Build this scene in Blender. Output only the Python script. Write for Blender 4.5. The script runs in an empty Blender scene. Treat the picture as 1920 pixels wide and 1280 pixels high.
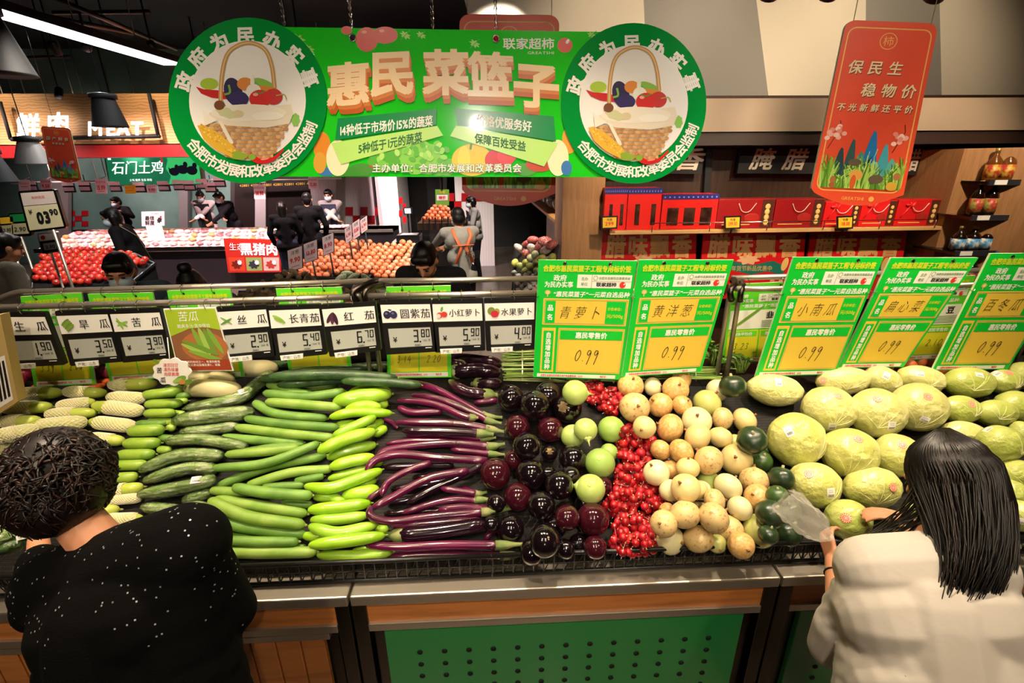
import bpy, bmesh, math, random
import numpy as np
from mathutils import Vector, Matrix, Euler
C = bpy.context.scene.collection
rnd = random.Random(7)
R = math.radians
# ---------------------------------------------------------------- camera
CAM_H, PITCH, YAW, ROLL, FPX = 2.2, 20.1, 2.5, -0.5, 900.0
cd = bpy.data.cameras.new('camera'); cam = bpy.data.objects.new('camera', cd); C.objects.link(cam)
cd.sensor_width = 36.0; cd.lens = FPX / 1920 * 36.0; cd.clip_start = 0.05; cd.clip_end = 100
CAMROT = Matrix.Rotation(R(-YAW), 3, 'Z') @ Matrix.Rotation(R(90 - PITCH), 3, 'X') @ Matrix.Rotation(R(ROLL), 3, 'Z')
cam.matrix_world = Matrix.Translation((0, 0, CAM_H)) @ CAMROT.to_4x4()
bpy.context.scene.camera = cam
EYE = Vector((0, 0, CAM_H))
# ---------------------------------------------------------------- world, colour management, lamps
w = bpy.data.worlds.new('world'); bpy.context.scene.world = w; w.use_nodes = True
w.node_tree.nodes['Background'].inputs[0].default_value = (1.0, .86, .72, 1); w.node_tree.nodes['Background'].inputs[1].default_value = .07
vs = bpy.context.scene.view_settings
vs.view_transform = 'Standard'; vs.look = 'None'; vs.gamma = 1.0; vs.use_curve_mapping = False; vs.exposure = 1.25
def lamp(name, kind, loc, target, energy, col=(1, .84, .64), size=.12, angle=70, blend=.6):
    l = bpy.data.lights.new(name, kind); o = bpy.data.objects.new(name, l); C.objects.link(o)
    l.energy = energy; l.color = col; o.location = loc
    o.rotation_euler = (Vector(target) - Vector(loc)).to_track_quat('-Z', 'Y').to_euler()
    if kind == 'SPOT': l.spot_size = R(angle); l.spot_blend = blend; l.shadow_soft_size = size
    elif kind == 'AREA': l.shape = 'DISK'; l.size = size
    else: l.shadow_soft_size = size
    return o
WARM = (1, .80, .56); NEUT = (1, .90, .78); PINK = (1, .72, .74); COOL = (.96, .98, 1)
# track spots: a row over the aisle in front of the counter, a row above the vegetables, and the departments behind
SPOTS = []   # location, target, energy, colour, angle  (each is drawn as a track spotlight further down, added ones too)
for x, e in ((-1.5, 205), (-.55, 195), (.35, 200), (1.3, 225), (2.2, 225)): SPOTS.append(((x, 1.55, 3.75), (x + .05, 1.78, .95), e, WARM, 62))
for x, e in ((-2.2, 75), (-.9, 95), (.5, 110), (1.9, 95)): SPOTS.append(((x, -.35, 3.7), (x * .95, 1.75, 1.5), e, WARM, 70))
for x in (-1.1, .4): SPOTS.append(((x, -.9, 3.3), (x * .8, 1.27, .5), 75, WARM, 62))  # spots added to brighten the counter fronts
SPOTS.append(((2.5, -.4, 3.7), (1.75, 2.45, 2.45), 120, NEUT, 42)); SPOTS.append(((-.14, -3.5, 2.8), (-.1, 2.3, 2.45), 190, NEUT, 44))  # first one added to lift the red sign, second makes the banner hotspot
for x in (1.3, 2.3, 3.4): SPOTS.append(((x, 3.0, 3.75), (x + .1, 4.6, 2.9), 80, WARM, 84)); SPOTS.append(((x, 2.45, 3.25), (x + .25, 4.3, 1.8), 170, WARM, 60))  # lower one of each pair is added to light the niche
for x in (-.9, .2): SPOTS.append(((x, 4.3, 3.75), (x - .3, 5.6, 1.1), 420, NEUT, 70))
SPOTS.append(((-2.9, 4.2, 3.75), (-3.7, 5.2, 1.2), 420, NEUT, 70))
for x in (-8.2, -5.9, -4.6, -2.6): SPOTS.append(((x, 7.9, 3.7), (x, 9.4, 1.2), 700, PINK, 84))
for x in (-8.6, -6.9, -5.2): SPOTS.append(((x, 10.25, 2.75), (x, 12.4, 1.4), 210, PINK, 110))  # added below the soffit to light the dark meat room wall
SPOTS.append(((-2.9, 8.4, 3.75), (-2.9, 11, 1.2), 600, NEUT, 80)); SPOTS.append(((.1, 8.0, 3.75), (-.6, 9.4, 1.2), 520, NEUT, 80))
for x in (-8.6, -5.4): SPOTS.append(((x, 8.3, 4.1), (x, 9.5, 2.9), 150, WARM, 95))  # added to brighten the tan soffit
SPOTS.append(((1.0, 5.2, 3.75), (.9, 5.8, 1.0), 300, WARM, 75))
for loc, tg, e, col, ang in SPOTS: lamp('track_lamp', 'SPOT', loc, tg, e, col, .05, ang, .7)
# ---------------------------------------------------------------- helpers
def ray(px, py): return CAMROT @ Vector(((px - 960) / FPX, -(py - 640) / FPX, -1))
def onY(px, py, Y): d = ray(px, py); return EYE + d * (Y / d.y)
def onZ(px, py, Z): d = ray(px, py); return EYE + d * ((Z - CAM_H) / d.z)
def depth(P): return -((CAMROT.transposed() @ (Vector(P) - EYE)).z)
def lin(h):
    h = h.lstrip('#'); c = [int(h[i:i + 2], 16) / 255 for i in (0, 2, 4)]
    return tuple((v / 12.92 if v <= .04045 else ((v + .055) / 1.055) ** 2.4) for v in c) + (1,)
MATS = {}
def mat(name, col='808080', rough=.5, metal=0, coat=0, emit=0, alpha=1, trans=0, mix=None, bump=None, bands=None, stretch=None, spec=.5, sub=0):
    """mix=(colour2, scale, lo, hi): noise blend; bands=(colour2, scale, width, axis): stripes; bump=(scale, strength)"""
    if name in MATS: return MATS[name]
    m = bpy.data.materials.new(name); MATS[name] = m; m.use_nodes = True
    nt = m.node_tree; N = nt.nodes; L = nt.links; p = N['Principled BSDF']
    I = p.inputs
    I['Base Color'].default_value = lin(col); I['Roughness'].default_value = rough; I['Metallic'].default_value = metal
    I['Coat Weight'].default_value = coat; I['Coat Roughness'].default_value = .06; I['Specular IOR Level'].default_value = spec
    if emit: I['Emission Color'].default_value = lin(col); I['Emission Strength'].default_value = emit
    if alpha < 1: I['Alpha'].default_value = alpha
    if trans: I['Transmission Weight'].default_value = trans; I['IOR'].default_value = 1.3
    if sub: I['Subsurface Weight'].default_value = sub; I['Subsurface Radius'].default_value = (.02, .012, .006)
    m.diffuse_color = lin(col)
    if mix or bump or bands:
        tc = N.new('ShaderNodeTexCoord'); mp = N.new('ShaderNodeMapping'); L.new(tc.outputs['Object'], mp.inputs[0])
        if stretch: mp.inputs['Scale'].default_value = stretch
        src = None
        if mix:
            n = N.new('ShaderNodeTexNoise'); n.inputs['Scale'].default_value = mix[1]; n.inputs['Detail'].default_value = 5; L.new(mp.outputs[0], n.inputs['Vector'])
            r = N.new('ShaderNodeMapRange'); r.inputs[1].default_value = mix[2]; r.inputs[2].default_value = mix[3]; L.new(n.outputs[0], r.inputs[0])
            x = N.new('ShaderNodeMix'); x.data_type = 'RGBA'; x.inputs[6].default_value = lin(col); x.inputs[7].default_value = lin(mix[0])
            L.new(r.outputs[0], x.inputs[0]); src = x.outputs[2]
        if bands:
            wv = N.new('ShaderNodeTexWave'); wv.bands_direction = bands[3]; wv.inputs['Scale'].default_value = bands[1]; wv.inputs['Distortion'].default_value = bands[4] if len(bands) > 4 else 0
            L.new(mp.outputs[0], wv.inputs['Vector'])
            r = N.new('ShaderNodeMapRange'); r.inputs[1].default_value = bands[2] - .04; r.inputs[2].default_value = bands[2] + .04; L.new(wv.outputs['Fac'], r.inputs[0])
            x = N.new('ShaderNodeMix'); x.data_type = 'RGBA'; x.inputs[6].default_value = lin(col); x.inputs[7].default_value = lin(bands[0])
            if src: L.new(src, x.inputs[6])
            L.new(r.outputs[0], x.inputs[0]); src = x.outputs[2]
        if src: L.new(src, I['Base Color'])
        if bump:
            n2 = N.new('ShaderNodeTexNoise'); n2.inputs['Scale'].default_value = bump[0]; n2.inputs['Detail'].default_value = 4; L.new(mp.outputs[0], n2.inputs['Vector'])
            b = N.new('ShaderNodeBump'); b.inputs['Strength'].default_value = bump[1]; b.inputs['Distance'].default_value = bump[2] if len(bump) > 2 else .01; L.new(n2.outputs[0], b.inputs['Height'])
            L.new(b.outputs[0], I['Normal']); L.new(b.outputs[0], I['Coat Normal'])
    return m
class MB:
    """collects geometry for ONE mesh object"""
    def __init__(s): s.v = []; s.f = []; s.mi = []; s.sm = []; s.mats = []
    def m(s, mt):
        if mt not in s.mats: s.mats.append(mt)
        return s.mats.index(mt)
    def add(s, vs, fs, mt, smooth=False):
        o = len(s.v); k = s.m(mt); s.v.extend([tuple(v) for v in vs])
        for f in fs: s.f.append(tuple(o + i for i in f)); s.mi.append(k); s.sm.append(smooth)
    def box(s, lo, hi, mt, M=None):
        (a, b, c), (d, e, f) = lo, hi
        vs = [Vector(q) for q in ((a, b, c), (d, b, c), (d, e, c), (a, e, c), (a, b, f), (d, b, f), (d, e, f), (a, e, f))]
        if M is not None: vs = [M @ q for q in vs]
        s.add(vs, [(0, 3, 2, 1), (4, 5, 6, 7), (0, 1, 5, 4), (1, 2, 6, 5), (2, 3, 7, 6), (3, 0, 4, 7)], mt); return s
    def bbox(s, lo, hi, mt, b=.006, M=None, seg=2):
        """box with bevelled edges"""
        bm = bmesh.new(); bmesh.ops.create_cube(bm, size=1)
        for q in bm.verts: q.co = Vector([(lo[i] + hi[i]) / 2 + q.co[i] * (hi[i] - lo[i]) for i in range(3)])
        bmesh.ops.bevel(bm, geom=bm.edges[:], offset=b, segments=seg, affect='EDGES', profile=.5)
        if M is not None: bmesh.ops.transform(bm, matrix=M, verts=bm.verts)
        s.bm(bm, mt, False); return s
    def bm(s, bm, mt, smooth=True):
        bm.verts.ensure_lookup_table(); bm.verts.index_update()
        s.add([q.co.copy() for q in bm.verts], [[q.index for q in f.verts] for f in bm.faces], mt, smooth); bm.free()
    def prism(s, pts, dv, mt):
        """planar outline extruded by dv"""
        n = len(pts); dv = Vector(dv); P = [Vector(p) for p in pts]
        s.add(P + [p + dv for p in P], [tuple(range(n)), tuple(range(2 * n - 1, n - 1, -1))] + [(i, i + n, (i + 1) % n + n, (i + 1) % n) for i in range(n)], mt); return s
    def tube(s, pts, rad, mt, seg=8, caps=True, rib=None, smooth=True, flat=1.0, up=None):
        P = [Vector(p) for p in pts]; n = len(P)
        rad = rad if hasattr(rad, '__len__') else [rad] * n
        t0 = (P[1] - P[0]).normalized(); ref = Vector(up) if up else (Vector((0, 0, 1)) if abs(t0.z) < .9 else Vector((1, 0, 0)))
        u = (ref - t0 * ref.dot(t0)).normalized(); vs = []
        for i in range(n):
            t = (P[min(i + 1, n - 1)] - P[max(i - 1, 0)]).normalized()
            u = (u - t * u.dot(t)).normalized(); b = t.cross(u)
            for k in range(seg):
                a = 2 * math.pi * k / seg; r = rad[i] * (rib(a, i / (n - 1)) if rib else 1)
                vs.append(P[i] + u * math.cos(a) * r * flat + b * math.sin(a) * r)
        fs = [(i * seg + k, i * seg + (k + 1) % seg, (i + 1) * seg + (k + 1) % seg, (i + 1) * seg + k) for i in range(n - 1) for k in range(seg)]
        if caps: fs += [tuple(range(seg - 1, -1, -1)), tuple((n - 1) * seg + k for k in range(seg))]
        s.add(vs, fs, mt, smooth); return s
    def lathe(s, prof, mt, seg=20, M=None, wob=None):
        """profile [(r, z)] around local z"""
        vs = []
        for i, (r, z) in enumerate(prof):
            for k in range(seg):
                a = 2 * math.pi * k / seg; q = r * (wob(a, i) if wob else 1)
                vs.append(Vector((q * math.cos(a), q * math.sin(a), z)))
        n = len(prof)
        fs = [(i * seg + k, i * seg + (k + 1) % seg, (i + 1) * seg + (k + 1) % seg, (i + 1) * seg + k) for i in range(n - 1) for k in range(seg)]
        fs += [tuple(range(seg - 1, -1, -1)), tuple((n - 1) * seg + k for k in range(seg))]
        if M is not None: vs = [M @ q for q in vs]
        s.add(vs, fs, mt, True); return s
    def ell(s, c, r, mt, seg=16, rings=10, M=None):
        r = r if hasattr(r, '__len__') else (r, r, r); T = Matrix.Translation(c) @ (M.to_4x4() if M is not None else Matrix.Identity(4))
        pr = [(max(1e-4, math.sin(math.pi * i / rings)), -math.cos(math.pi * i / rings)) for i in range(rings + 1)]
        return s.lathe(pr, mt, seg, T @ Matrix.Diagonal((r[0], r[1], r[2], 1)))
    def build(s, name, parent=None, origin=None, props=None):
        me = bpy.data.meshes.new(name); o0 = Vector(origin) if origin is not None else Vector((0, 0, 0))
        q = parent
        while q is not None and origin is None:
            if q.get('_o'): o0 = Vector(q['_o']); break
            q = q.parent
        me.from_pydata([(v[0] - o0.x, v[1] - o0.y, v[2] - o0.z) for v in s.v], [], s.f)
        for m_ in s.mats: me.materials.append(m_)
        me.polygons.foreach_set('material_index', s.mi); me.polygons.foreach_set('use_smooth', s.sm); me.update()
        o = bpy.data.objects.new(name, me); C.objects.link(o)
        if parent is not None: o.parent = parent
        elif origin is not None: o.location = o0; o['_o'] = tuple(o0)
        for k, v in (props or {}).items(): o[k] = v
        return o
def tag(o, label=None, cat=None, group=None, kind=None):
    for k, v in (('label', label), ('category', cat), ('group', group), ('kind', kind)):
        if v: o[k] = v
    return o
def root(name, loc, label, cat, group=None):
    """an Empty at the thing's base; children built with world-space vertices"""
    o = bpy.data.objects.new(name, None); C.objects.link(o); o.location = loc; o['_o'] = tuple(loc); o.empty_display_size = .05
    return tag(o, label, cat, group)
def struct(mb, name): return tag(mb.build(name), kind='structure')
def dup(o, M, label=None, group=None):
    c = o.copy(); C.objects.link(c); c.matrix_world = M
    if label: c['label'] = label
    if group: c['group'] = group
    for ch in o.children:
        d = ch.copy(); C.objects.link(d); d.parent = c
        for g in ch.children: e = g.copy(); C.objects.link(e); e.parent = d
    return c
PROTO = {}
def inst(key, make, M, label, group=None):
    if key not in PROTO: o = PROTO[key] = make(); o.matrix_world = M
    else: o = dup(PROTO[key], M)
    o['label'] = label
    if group: o['group'] = group
    return o
def thing(mb, name, label, cat, group=None, origin=(0, 0, 0), parts=()):
    o = mb.build(name, origin=origin); tag(o, label, cat, group)
    for nm, q in parts: q.build(nm, o)
    return o
ORD = 'first second third fourth fifth sixth seventh eighth ninth tenth eleventh twelfth thirteenth fourteenth fifteenth sixteenth seventeenth eighteenth nineteenth twentieth'.split()
def ordn(i): return ORD[i] if i < 20 else ('twenty-' + ORD[i - 20] if i < 29 else ('thirtieth' if i == 29 else 'thirty-' + ORD[i - 30]))
# smooth path through control points
def spline(pts, n):
    P = [np.array(p, float) for p in pts]
    if len(P) == 2: P = [P[0], (P[0] + P[1]) / 2, P[1]]
    P = [2 * P[0] - P[1]] + P + [2 * P[-1] - P[-2]]; out = []; m = len(P) - 3
    for i in range(n):
        t = i / (n - 1) * m; k = min(int(t), m - 1); t -= k; a, b, c, d = P[k:k + 4]
        out.append(.5 * ((2 * b) + (-a + c) * t + (2 * a - 5 * b + 4 * c - d) * t * t + (-a + 3 * b - 3 * c + d) * t ** 3))
    return out
# ---------------------------------------------------------------- lettering
GL = {}
_fc = bpy.data.curves.new('glyphs', 'FONT'); _fo = bpy.data.objects.new('glyphs', _fc)
_fc.resolution_u = 2; _fc.fill_mode = 'FRONT' if hasattr(_fc, 'fill_mode') else _fc.fill_mode
def glyph(ch, bold):
    k = (ch, bold)
    if k not in GL:
        _fc.body = ch; _fc.offset = bold; me = _fo.to_mesh()
        vs = [(v.co.x, v.co.y) for v in me.vertices]; fs = [tuple(p.vertices) for p in me.polygons]; _fo.to_mesh_clear()
        adv = 1.0 if ord(ch) > 0x2e80 else ((max(v[0] for v in vs) + .07) if vs else .3)
        GL[k] = (vs, fs, adv)
    return GL[k]
class Board:
    """flat printed thing drawn on canvas (u right, v DOWN, W x H) -> photo quad -> plane y = Y; slab has thickness t"""
    def __init__(s, Y, quad=None, W=1, H=1, n=None):
        s.Y, s.q, s.W, s.H = Y, quad, W, H; s.pic = MB(); s.let = MB(); s.slab = MB(); s.saved = []; s.step = .0006 * max(1, Y / 2.3)
        s.cnt = 0; s.n = Vector(n).normalized() if n else Vector((0, 1, 0)); s.P0 = Vector((0, Y, 0))
        if n: c = s.px(W / 2, H / 2); s.P0 = onY(c[0], c[1], Y)
    def px(s, u, v):
        if s.q is None: return (u, v)
        a, b = u / s.W, v / s.H; TL, TR, BR, BL = s.q
        return tuple((1 - a) * (1 - b) * TL[i] + a * (1 - b) * TR[i] + a * b * BR[i] + (1 - a) * b * BL[i] for i in (0, 1))
    def w(s, u, v, lay=0):
        d = ray(*s.px(u, v)); t = (s.P0 - EYE).dot(s.n) / d.dot(s.n); return EYE + d * t - s.n * (s.step * lay)
    def base(s, outline, mt, t=.012, edge=None):
        P = [s.w(u, v) for u, v in outline]; n = len(P); dv = s.n * t
        s.slab.add(P, [tuple(range(n - 1, -1, -1))], mt)
        s.slab.add(P + [p + dv for p in P], [tuple(range(n, 2 * n))] + [(i, i + n, (i + 1) % n + n, (i + 1) % n)[::-1] for i in range(n)], edge or mt); return s
    def box(s, u0, v0, u1, v1): return [(u0, v0), (u1, v0), (u1, v1), (u0, v1)]
    def poly(s, pts, mt, lay=1, tgt=None):
        s.cnt = (s.cnt + 1) % 40; lay += s.cnt * .022
        (tgt or s.pic).add([s.w(u, v, lay) for u, v in pts], [tuple(range(len(pts) - 1, -1, -1))], mt); return s
    def rect(s, u0, v0, u1, v1, mt, lay=1): return s.poly(s.box(u0, v0, u1, v1), mt, lay)
    def ell(s, cx, cy, rx, ry, mt, lay=1, rot=0, n=28, wob=0, a0=0, a1=360):
        c, sn = math.cos(R(rot)), math.sin(R(rot)); pts = []
        for i in range(n + (a1 - a0 < 360)):
            a = R(a0 + (a1 - a0) * i / n); q = 1 + wob * math.sin(a * 7)
            x, y = rx * q * math.cos(a), ry * q * math.sin(a); pts.append((cx + x * c - y * sn, cy + x * sn + y * c))
        return s.poly(pts, mt, lay)
    def stroke(s, pts, wd, mt, lay=1, n=0, close=False, tgt=None, taper=False):
        if n: pts = spline(pts, n)
        s.cnt = (s.cnt + 1) % 40; lay += s.cnt * .022; pts = [tuple(p) for p in pts]
        if close: pts = pts + [pts[0], pts[1]]
        A = []; m = len(pts)
        for i in range(m):
            a, b = pts[max(i - 1, 0)], pts[min(i + 1, m - 1)]; d = math.hypot(b[0] - a[0], b[1] - a[1]) or 1
            h = wd / 2 * (1 - .8 * i / m if taper else 1); nx, ny = -(b[1] - a[1]) / d * h, (b[0] - a[0]) / d * h
            A.append((pts[i][0] + nx, pts[i][1] + ny)); A.append((pts[i][0] - nx, pts[i][1] - ny))
        (tgt or s.pic).add([s.w(u, v, lay) for u, v in A], [(2 * i, 2 * i + 1, 2 * i + 3, 2 * i + 2) for i in range(m - 1)], mt); return s
    def ring(s, cx, cy, rx, ry, wd, mt, lay=1, n=36):
        return s.stroke([(cx + rx * math.cos(2 * math.pi * i / n), cy + ry * math.sin(2 * math.pi * i / n)) for i in range(n)], wd, mt, lay, close=True)
    def frame(s, u0, v0, u1, v1, wd, mt, lay=1, r=0):
        if not r: pts = s.box(u0, v0, u1, v1)
        else: pts = rrect(u0, v0, u1, v1, r)
        if r: return s.stroke(pts, wd, mt, lay, close=True)
        for a, b, c, d in ((u0, v0, u1, v0 + wd), (u0, v1 - wd, u1, v1), (u0, v0, u0 + wd, v1), (u1 - wd, v0, u1, v1)): s.rect(a, b, c, d, mt, lay)
        return s
    def text(s, st, u, v, size, mt, lay=2, bold=.0, sx=1.0, slant=0, al='c', rot=0, sp=0, fit=None, vert=False, skew=0):
        """u, v = centre of the line (or its start, al='l'); size = em height; slant leans right; fit = total width"""
        if vert:
            for i, ch in enumerate(st): s.text(ch, u, v + i * vert, size, mt, lay, bold, sx)
            return s
        gs = [glyph(c, min(bold, 0)) for c in st]; advs = [g[2] * size * sx + sp for g in gs]; tot = sum(advs) - sp
        if fit: k = fit / tot; sx *= k; advs = [a * k for a in advs]; tot = fit
        x = -tot / 2 if al == 'c' else (0 if al == 'l' else -tot); c, sn = math.cos(R(rot)), math.sin(R(rot))
        for g, a in zip(gs, advs):
            for kk, (ox, oy) in enumerate([(0, 0)] if bold <= 0 else [(-bold, -bold), (bold, -bold), (-bold, bold), (bold, bold)] if bold > .012 else [(-bold, 0), (bold, 0)]):
                P = []
                for gx, gy in g[0]:
                    yy = (gy + oy - .38) * size; xx = x + (gx + ox) * size * sx + yy * slant; yy = -yy + xx * skew
                    P.append(s.w(u + xx * c - yy * sn, v + xx * sn + yy * c, lay + kk * .22))
                s.let.add(P, g[1], mt)
            x += a
        return s
    def arc(s, st, cx, cy, r, a0, a1, size, mt, lay=2, bold=.02, inward=False):
        n = len(st)
        for i, ch in enumerate(st):
            a = a0 + (a1 - a0) * (i / (n - 1)); t = R(a)
            s.text(ch, cx + r * math.cos(t), cy + r * math.sin(t), size, mt, lay, bold, rot=(a + 90) if not inward else (a - 90))
        return s
    def cut(s, pic, let):
        """what has been drawn so far becomes parts of its own"""
        if s.pic.v: s.saved.append((pic, s.pic)); s.pic = MB()
        if s.let.v: s.saved.append((let, s.let)); s.let = MB()
        return s
    def finish(s, name, label, cat, group=None, pic='printed_picture', let='lettering', parts=()):
        o0 = Vector(s.slab.v[0]); ro = s.slab.build(name, origin=o0); tag(ro, label, cat, group)
        if s.pic.v: s.pic.build(pic, ro)
        if s.let.v: s.let.build(let, ro)
        for nm, mb in list(s.saved) + list(parts): mb.build(nm, ro)
        return ro
def rrect(u0, v0, u1, v1, r, n=5):
    out = []
    for cx, cy, a in ((u1 - r, v0 + r, -90), (u1 - r, v1 - r, 0), (u0 + r, v1 - r, 90), (u0 + r, v0 + r, 180)):
        for i in range(n + 1): t = R(a + 90 * i / n); out.append((cx + r * math.cos(t), cy + r * math.sin(t)))
    return out
# ================================================================ SETTING
def slab(px, Y, t, mt, mb=None):
    mb = mb or MB(); mb.prism([onY(x, y, Y) for x, y in px][::-1], (0, t, 0), mt); return mb
m_floor = mat('floor_tile', '6b5f56', .28, mix=('574c44', 3, .35, .65), bands=('4a4039', 1.05, .985, 'X'))
m_black = mat('black_paint', '0b0a0a', .7); m_blackp = mat('black_plastic', '121212', .38); m_steel = mat('brushed_steel', 'bcb2a4', .34, .85, bump=(60, .05), stretch=(1, 30, 30))
m_steelp = mat('polished_steel', 'c9c4bc', .18, 1); m_dsteel = mat('dark_steel', '4b453f', .3, 1); m_white = mat('white_paint', 'e8e4de', .5); m_wpl = mat('white_plastic', 'f2efea', .35)
m_oak = mat('warm_oak', 'b07c46', .42, mix=('96633a', 5, .4, .7), stretch=(1, 6, 14)); m_walnut = mat('walnut', '40291a', .42, mix=('2f1d12', 4, .35, .7), stretch=(9, 4, 1)); m_ply = mat('column_wood', 'a87a50', .4, mix=('956a43', 4, .35, .7), stretch=(14, 14, 1))
m_band = mat('wood_band', 'bd763c', .38, mix=('94592a', 3.2, .45, .75), stretch=(1, 5, 10)); m_cream = mat('cream_paint', 'd9cdb9', .6); m_grey = mat('grey_paint', '8b867f', .6); m_taupe = mat('taupe_paint', '8d7a66', .55)
m_red = mat('red_print', 'c8191c', .35); m_dred = mat('dark_red_card', '8e1416', .35); m_redb = mat('bright_red', 'd8201c', .35); m_gold = mat('gold_print', 'd9b36a', .4); m_shelfw = mat('shelf_wood', 'c49a62', .45)
m_paper = mat('white_paper', 'f4eeea', .6); m_pink = mat('pink_paper', 'f0d3d8', .6); m_ink = mat('black_ink', '151313', .6); m_redink = mat('red_ink', 'd02a30', .6)
struct(MB().box((-14, -4, -.1), (9, 18, 0), m_floor), 'floor')
struct(MB().box((-14, -4, 4.7), (9, 18, 4.8), m_black), 'ceiling')
m_soffit = mat('soffit_mesh', 'b88a58', .55, bands=('a1754a', 3.2, .55, 'Z', 6), stretch=(1.6, 1, 2.2))
b = MB(); P0 = onY(-900, 175, 9.5); P1 = onY(640, 265, 9.5)
b.box((-14, 9.5, 2.62), (-2.6, 10.1, 3.42), m_soffit); struct(b, 'wall_meat_soffit')
struct(MB().box((-14, 9.45, 2.40), (-2.6, 10.1, 2.60), mat('maroon_strip', '7d1717', .4)), 'trim_1')
m_tilew = mat('white_tile', 'd9cfd0', .25, bands=('b9aead', 5, .985, 'X')); m_glass = mat('room_glass', '7c9a90', .12, spec=.6, mix=('5f7f76', .6, .4, .6))
struct(MB().box((-14, 12.6, 0), (-3.2, 12.8, 4.7), m_glass), 'wall_meat_room')
struct(MB().box((-3.9, 11.2, 0), (-2.55, 11.4, 3.6), m_tilew), 'wall_tiled'); struct(MB().box((-2.35, 10.6, 0), (-1.9, 12, 3.6), m_tilew), 'column_tiled')
struct(MB().box((-.75, 11.2, 0), (.1, 11.4, 3.6), m_tilew), 'wall_far_tiled')
struct(MB().box((-3.2, 14, 0), (4, 14.2, 4.7), mat('dark_room', '171311', .6)), 'wall_far'); struct(MB().box((-14, -4.1, 0), (9, -4, 4.7), mat('grey_far_wall', '3a342f', .7)), 'wall_behind')
struct(MB().box((-14.1, -4, 0), (-14, 18, 4.7), m_black), 'wall_left'); struct(MB().box((9, -4, 0), (9.1, 18, 4.7), m_black), 'wall_right')
def checks(px0, py0, px1, py1, Y, cols, rows, name):
    b = MB()
    for i in range(cols):
        for j in range(rows):
            if (i + j) % 2 == 0:
                x0, x1 = px0 + (px1 - px0) * i / cols, px0 + (px1 - px0) * (i + 1) / cols; y0, y1 = py0 + (py1 - py0) * j / rows, py0 + (py1 - py0) * (j + 1) / rows
                slab([(x0, y0), (x1, y0), (x1, y1), (x0, y1)], Y, .01, mat('red_tile', 'a3161c', .25), b)
    struct(b, name)
checks(648, 388, 744, 420, 11.18, 7, 2, 'trim_2'); checks(748, 370, 762, 418, 10.58, 2, 4, 'trim_3'); checks(838, 362, 906, 392, 11.18, 5, 2, 'trim_4')
checks(128, 395, 165, 424, 12.58, 3, 3, 'trim_5')
for n, (x0, x1, Y, c) in enumerate(((90, 128, 12.4, '8a8380'), (335, 352, 12.4, '777170'), (432, 446, 12.4, '3d3836'), (478, 498, 12.3, 'c9c0be'), (630, 645, 11.1, '8d857c'), (766, 838, 12.2, '15110f'))):
    struct(slab([(x0, 200), (x1, 200), (x1, 470), (x0, 470)], Y, .1, mat('post_' + c, c, .4)), 'trim_%d' % (6 + n))
struct(slab([(440, 330), (640, 330), (640, 450), (440, 450)], 12.35, .05, mat('dark_window', '2a211f', .3)), 'window_1')
# ---- right-hand niche wall
X0 = onY(1130, 400, 4.3).x; X1 = onY(1712, 400, 4.3).x
struct(MB().box((X0 - .1, 4.5, 0), (6.5, 4.6, 2.75), m_walnut), 'wall_back')
b = MB()
for q, c in (([(830, -160), (1066, -160), (1075, 190), (920, 190)], m_cream), ([(1066, -160), (1200, -160), (1215, 190), (1075, 190)], m_cream), ([(1200, -160), (1398, -160), (1442, 190), (1215, 190)], m_grey), ([(1398, -160), (1625, -160), (1622, 190), (1442, 190)], m_cream), ([(1625, -160), (1758, -160), (1766, 190), (1622, 190)], m_grey), ([(1758, -160), (2200, -160), (2200, 190), (1766, 190)], m_cream)):
    slab(q, 4.75, .05, c, b)
struct(b, 'wall_upper')
zb0, zb1 = onY(1500, 246, 4.1).z, onY(1500, 184, 4.1).z
struct(MB().box((X0 - .25, 4.1, zb0), (6.5, 4.8, zb1), m_taupe), 'beam_front')
struct(MB().box((X0 - .25, 4.12, zb0 - .1), (6.5, 4.5, zb0), mat('dark_brown', '2a1a12', .5)), 'trim_20')
cx0, cx1 = onY(1054, 400, 4.15).x, onY(1132, 400, 4.15).x
struct(MB().bbox((cx0, 4.15, 0), (cx1, 4.6, 2.75), m_ply, .004), 'column_wood')
struct(MB().prism([Vector((X1, 4.5, 0)), Vector((X1 + .02, 4.0, 0)), Vector((X1 + .42, 3.62, 0)), Vector((X1 + .5, 4.5, 0))], (0, 0, 2.3), m_ply), 'column_panel')
for n, px in enumerate((1331, 1735)): struct(slab([(px - 6, 280), (px + 6, 280), (px + 6 - (px - 960) * .04, 520), (px - 6 - (px - 960) * .04, 520)], 4.44, .05, m_black), 'trim_%d' % (21 + n))
# black name boards above the niche
def sign_board(q, chars, xs, label):
    B = Board(4.38, q, 100, 27); B.base(B.box(0, 0, 100, 27), m_black, .04)
    for ch, x in zip(chars, xs): B.text(ch, x, 13.5, 21, mat('board_letters', 'cdbfa8', .5), 2, .02, 1.05, .18)
    B.finish('shop_sign', label, 'sign', 'black boards under the beam')
sign_board([(1060, 268), (1322, 270), (1316, 326), (1060, 325)], '南香', (60, 90), 'black sign board under the beam, mostly behind the round end of the green banner')
sign_board([(1392, 270), (1592, 272), (1580, 326), (1382, 325)], '腌腊', (22, 53), 'black sign board with two large bronze characters, left of the hanging red sign')
sign_board([(1620, 272), (1752, 272), (1742, 328), (1612, 328)], '腊', (72,), 'black sign board showing one bronze character right of the hanging red sign')
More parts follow.
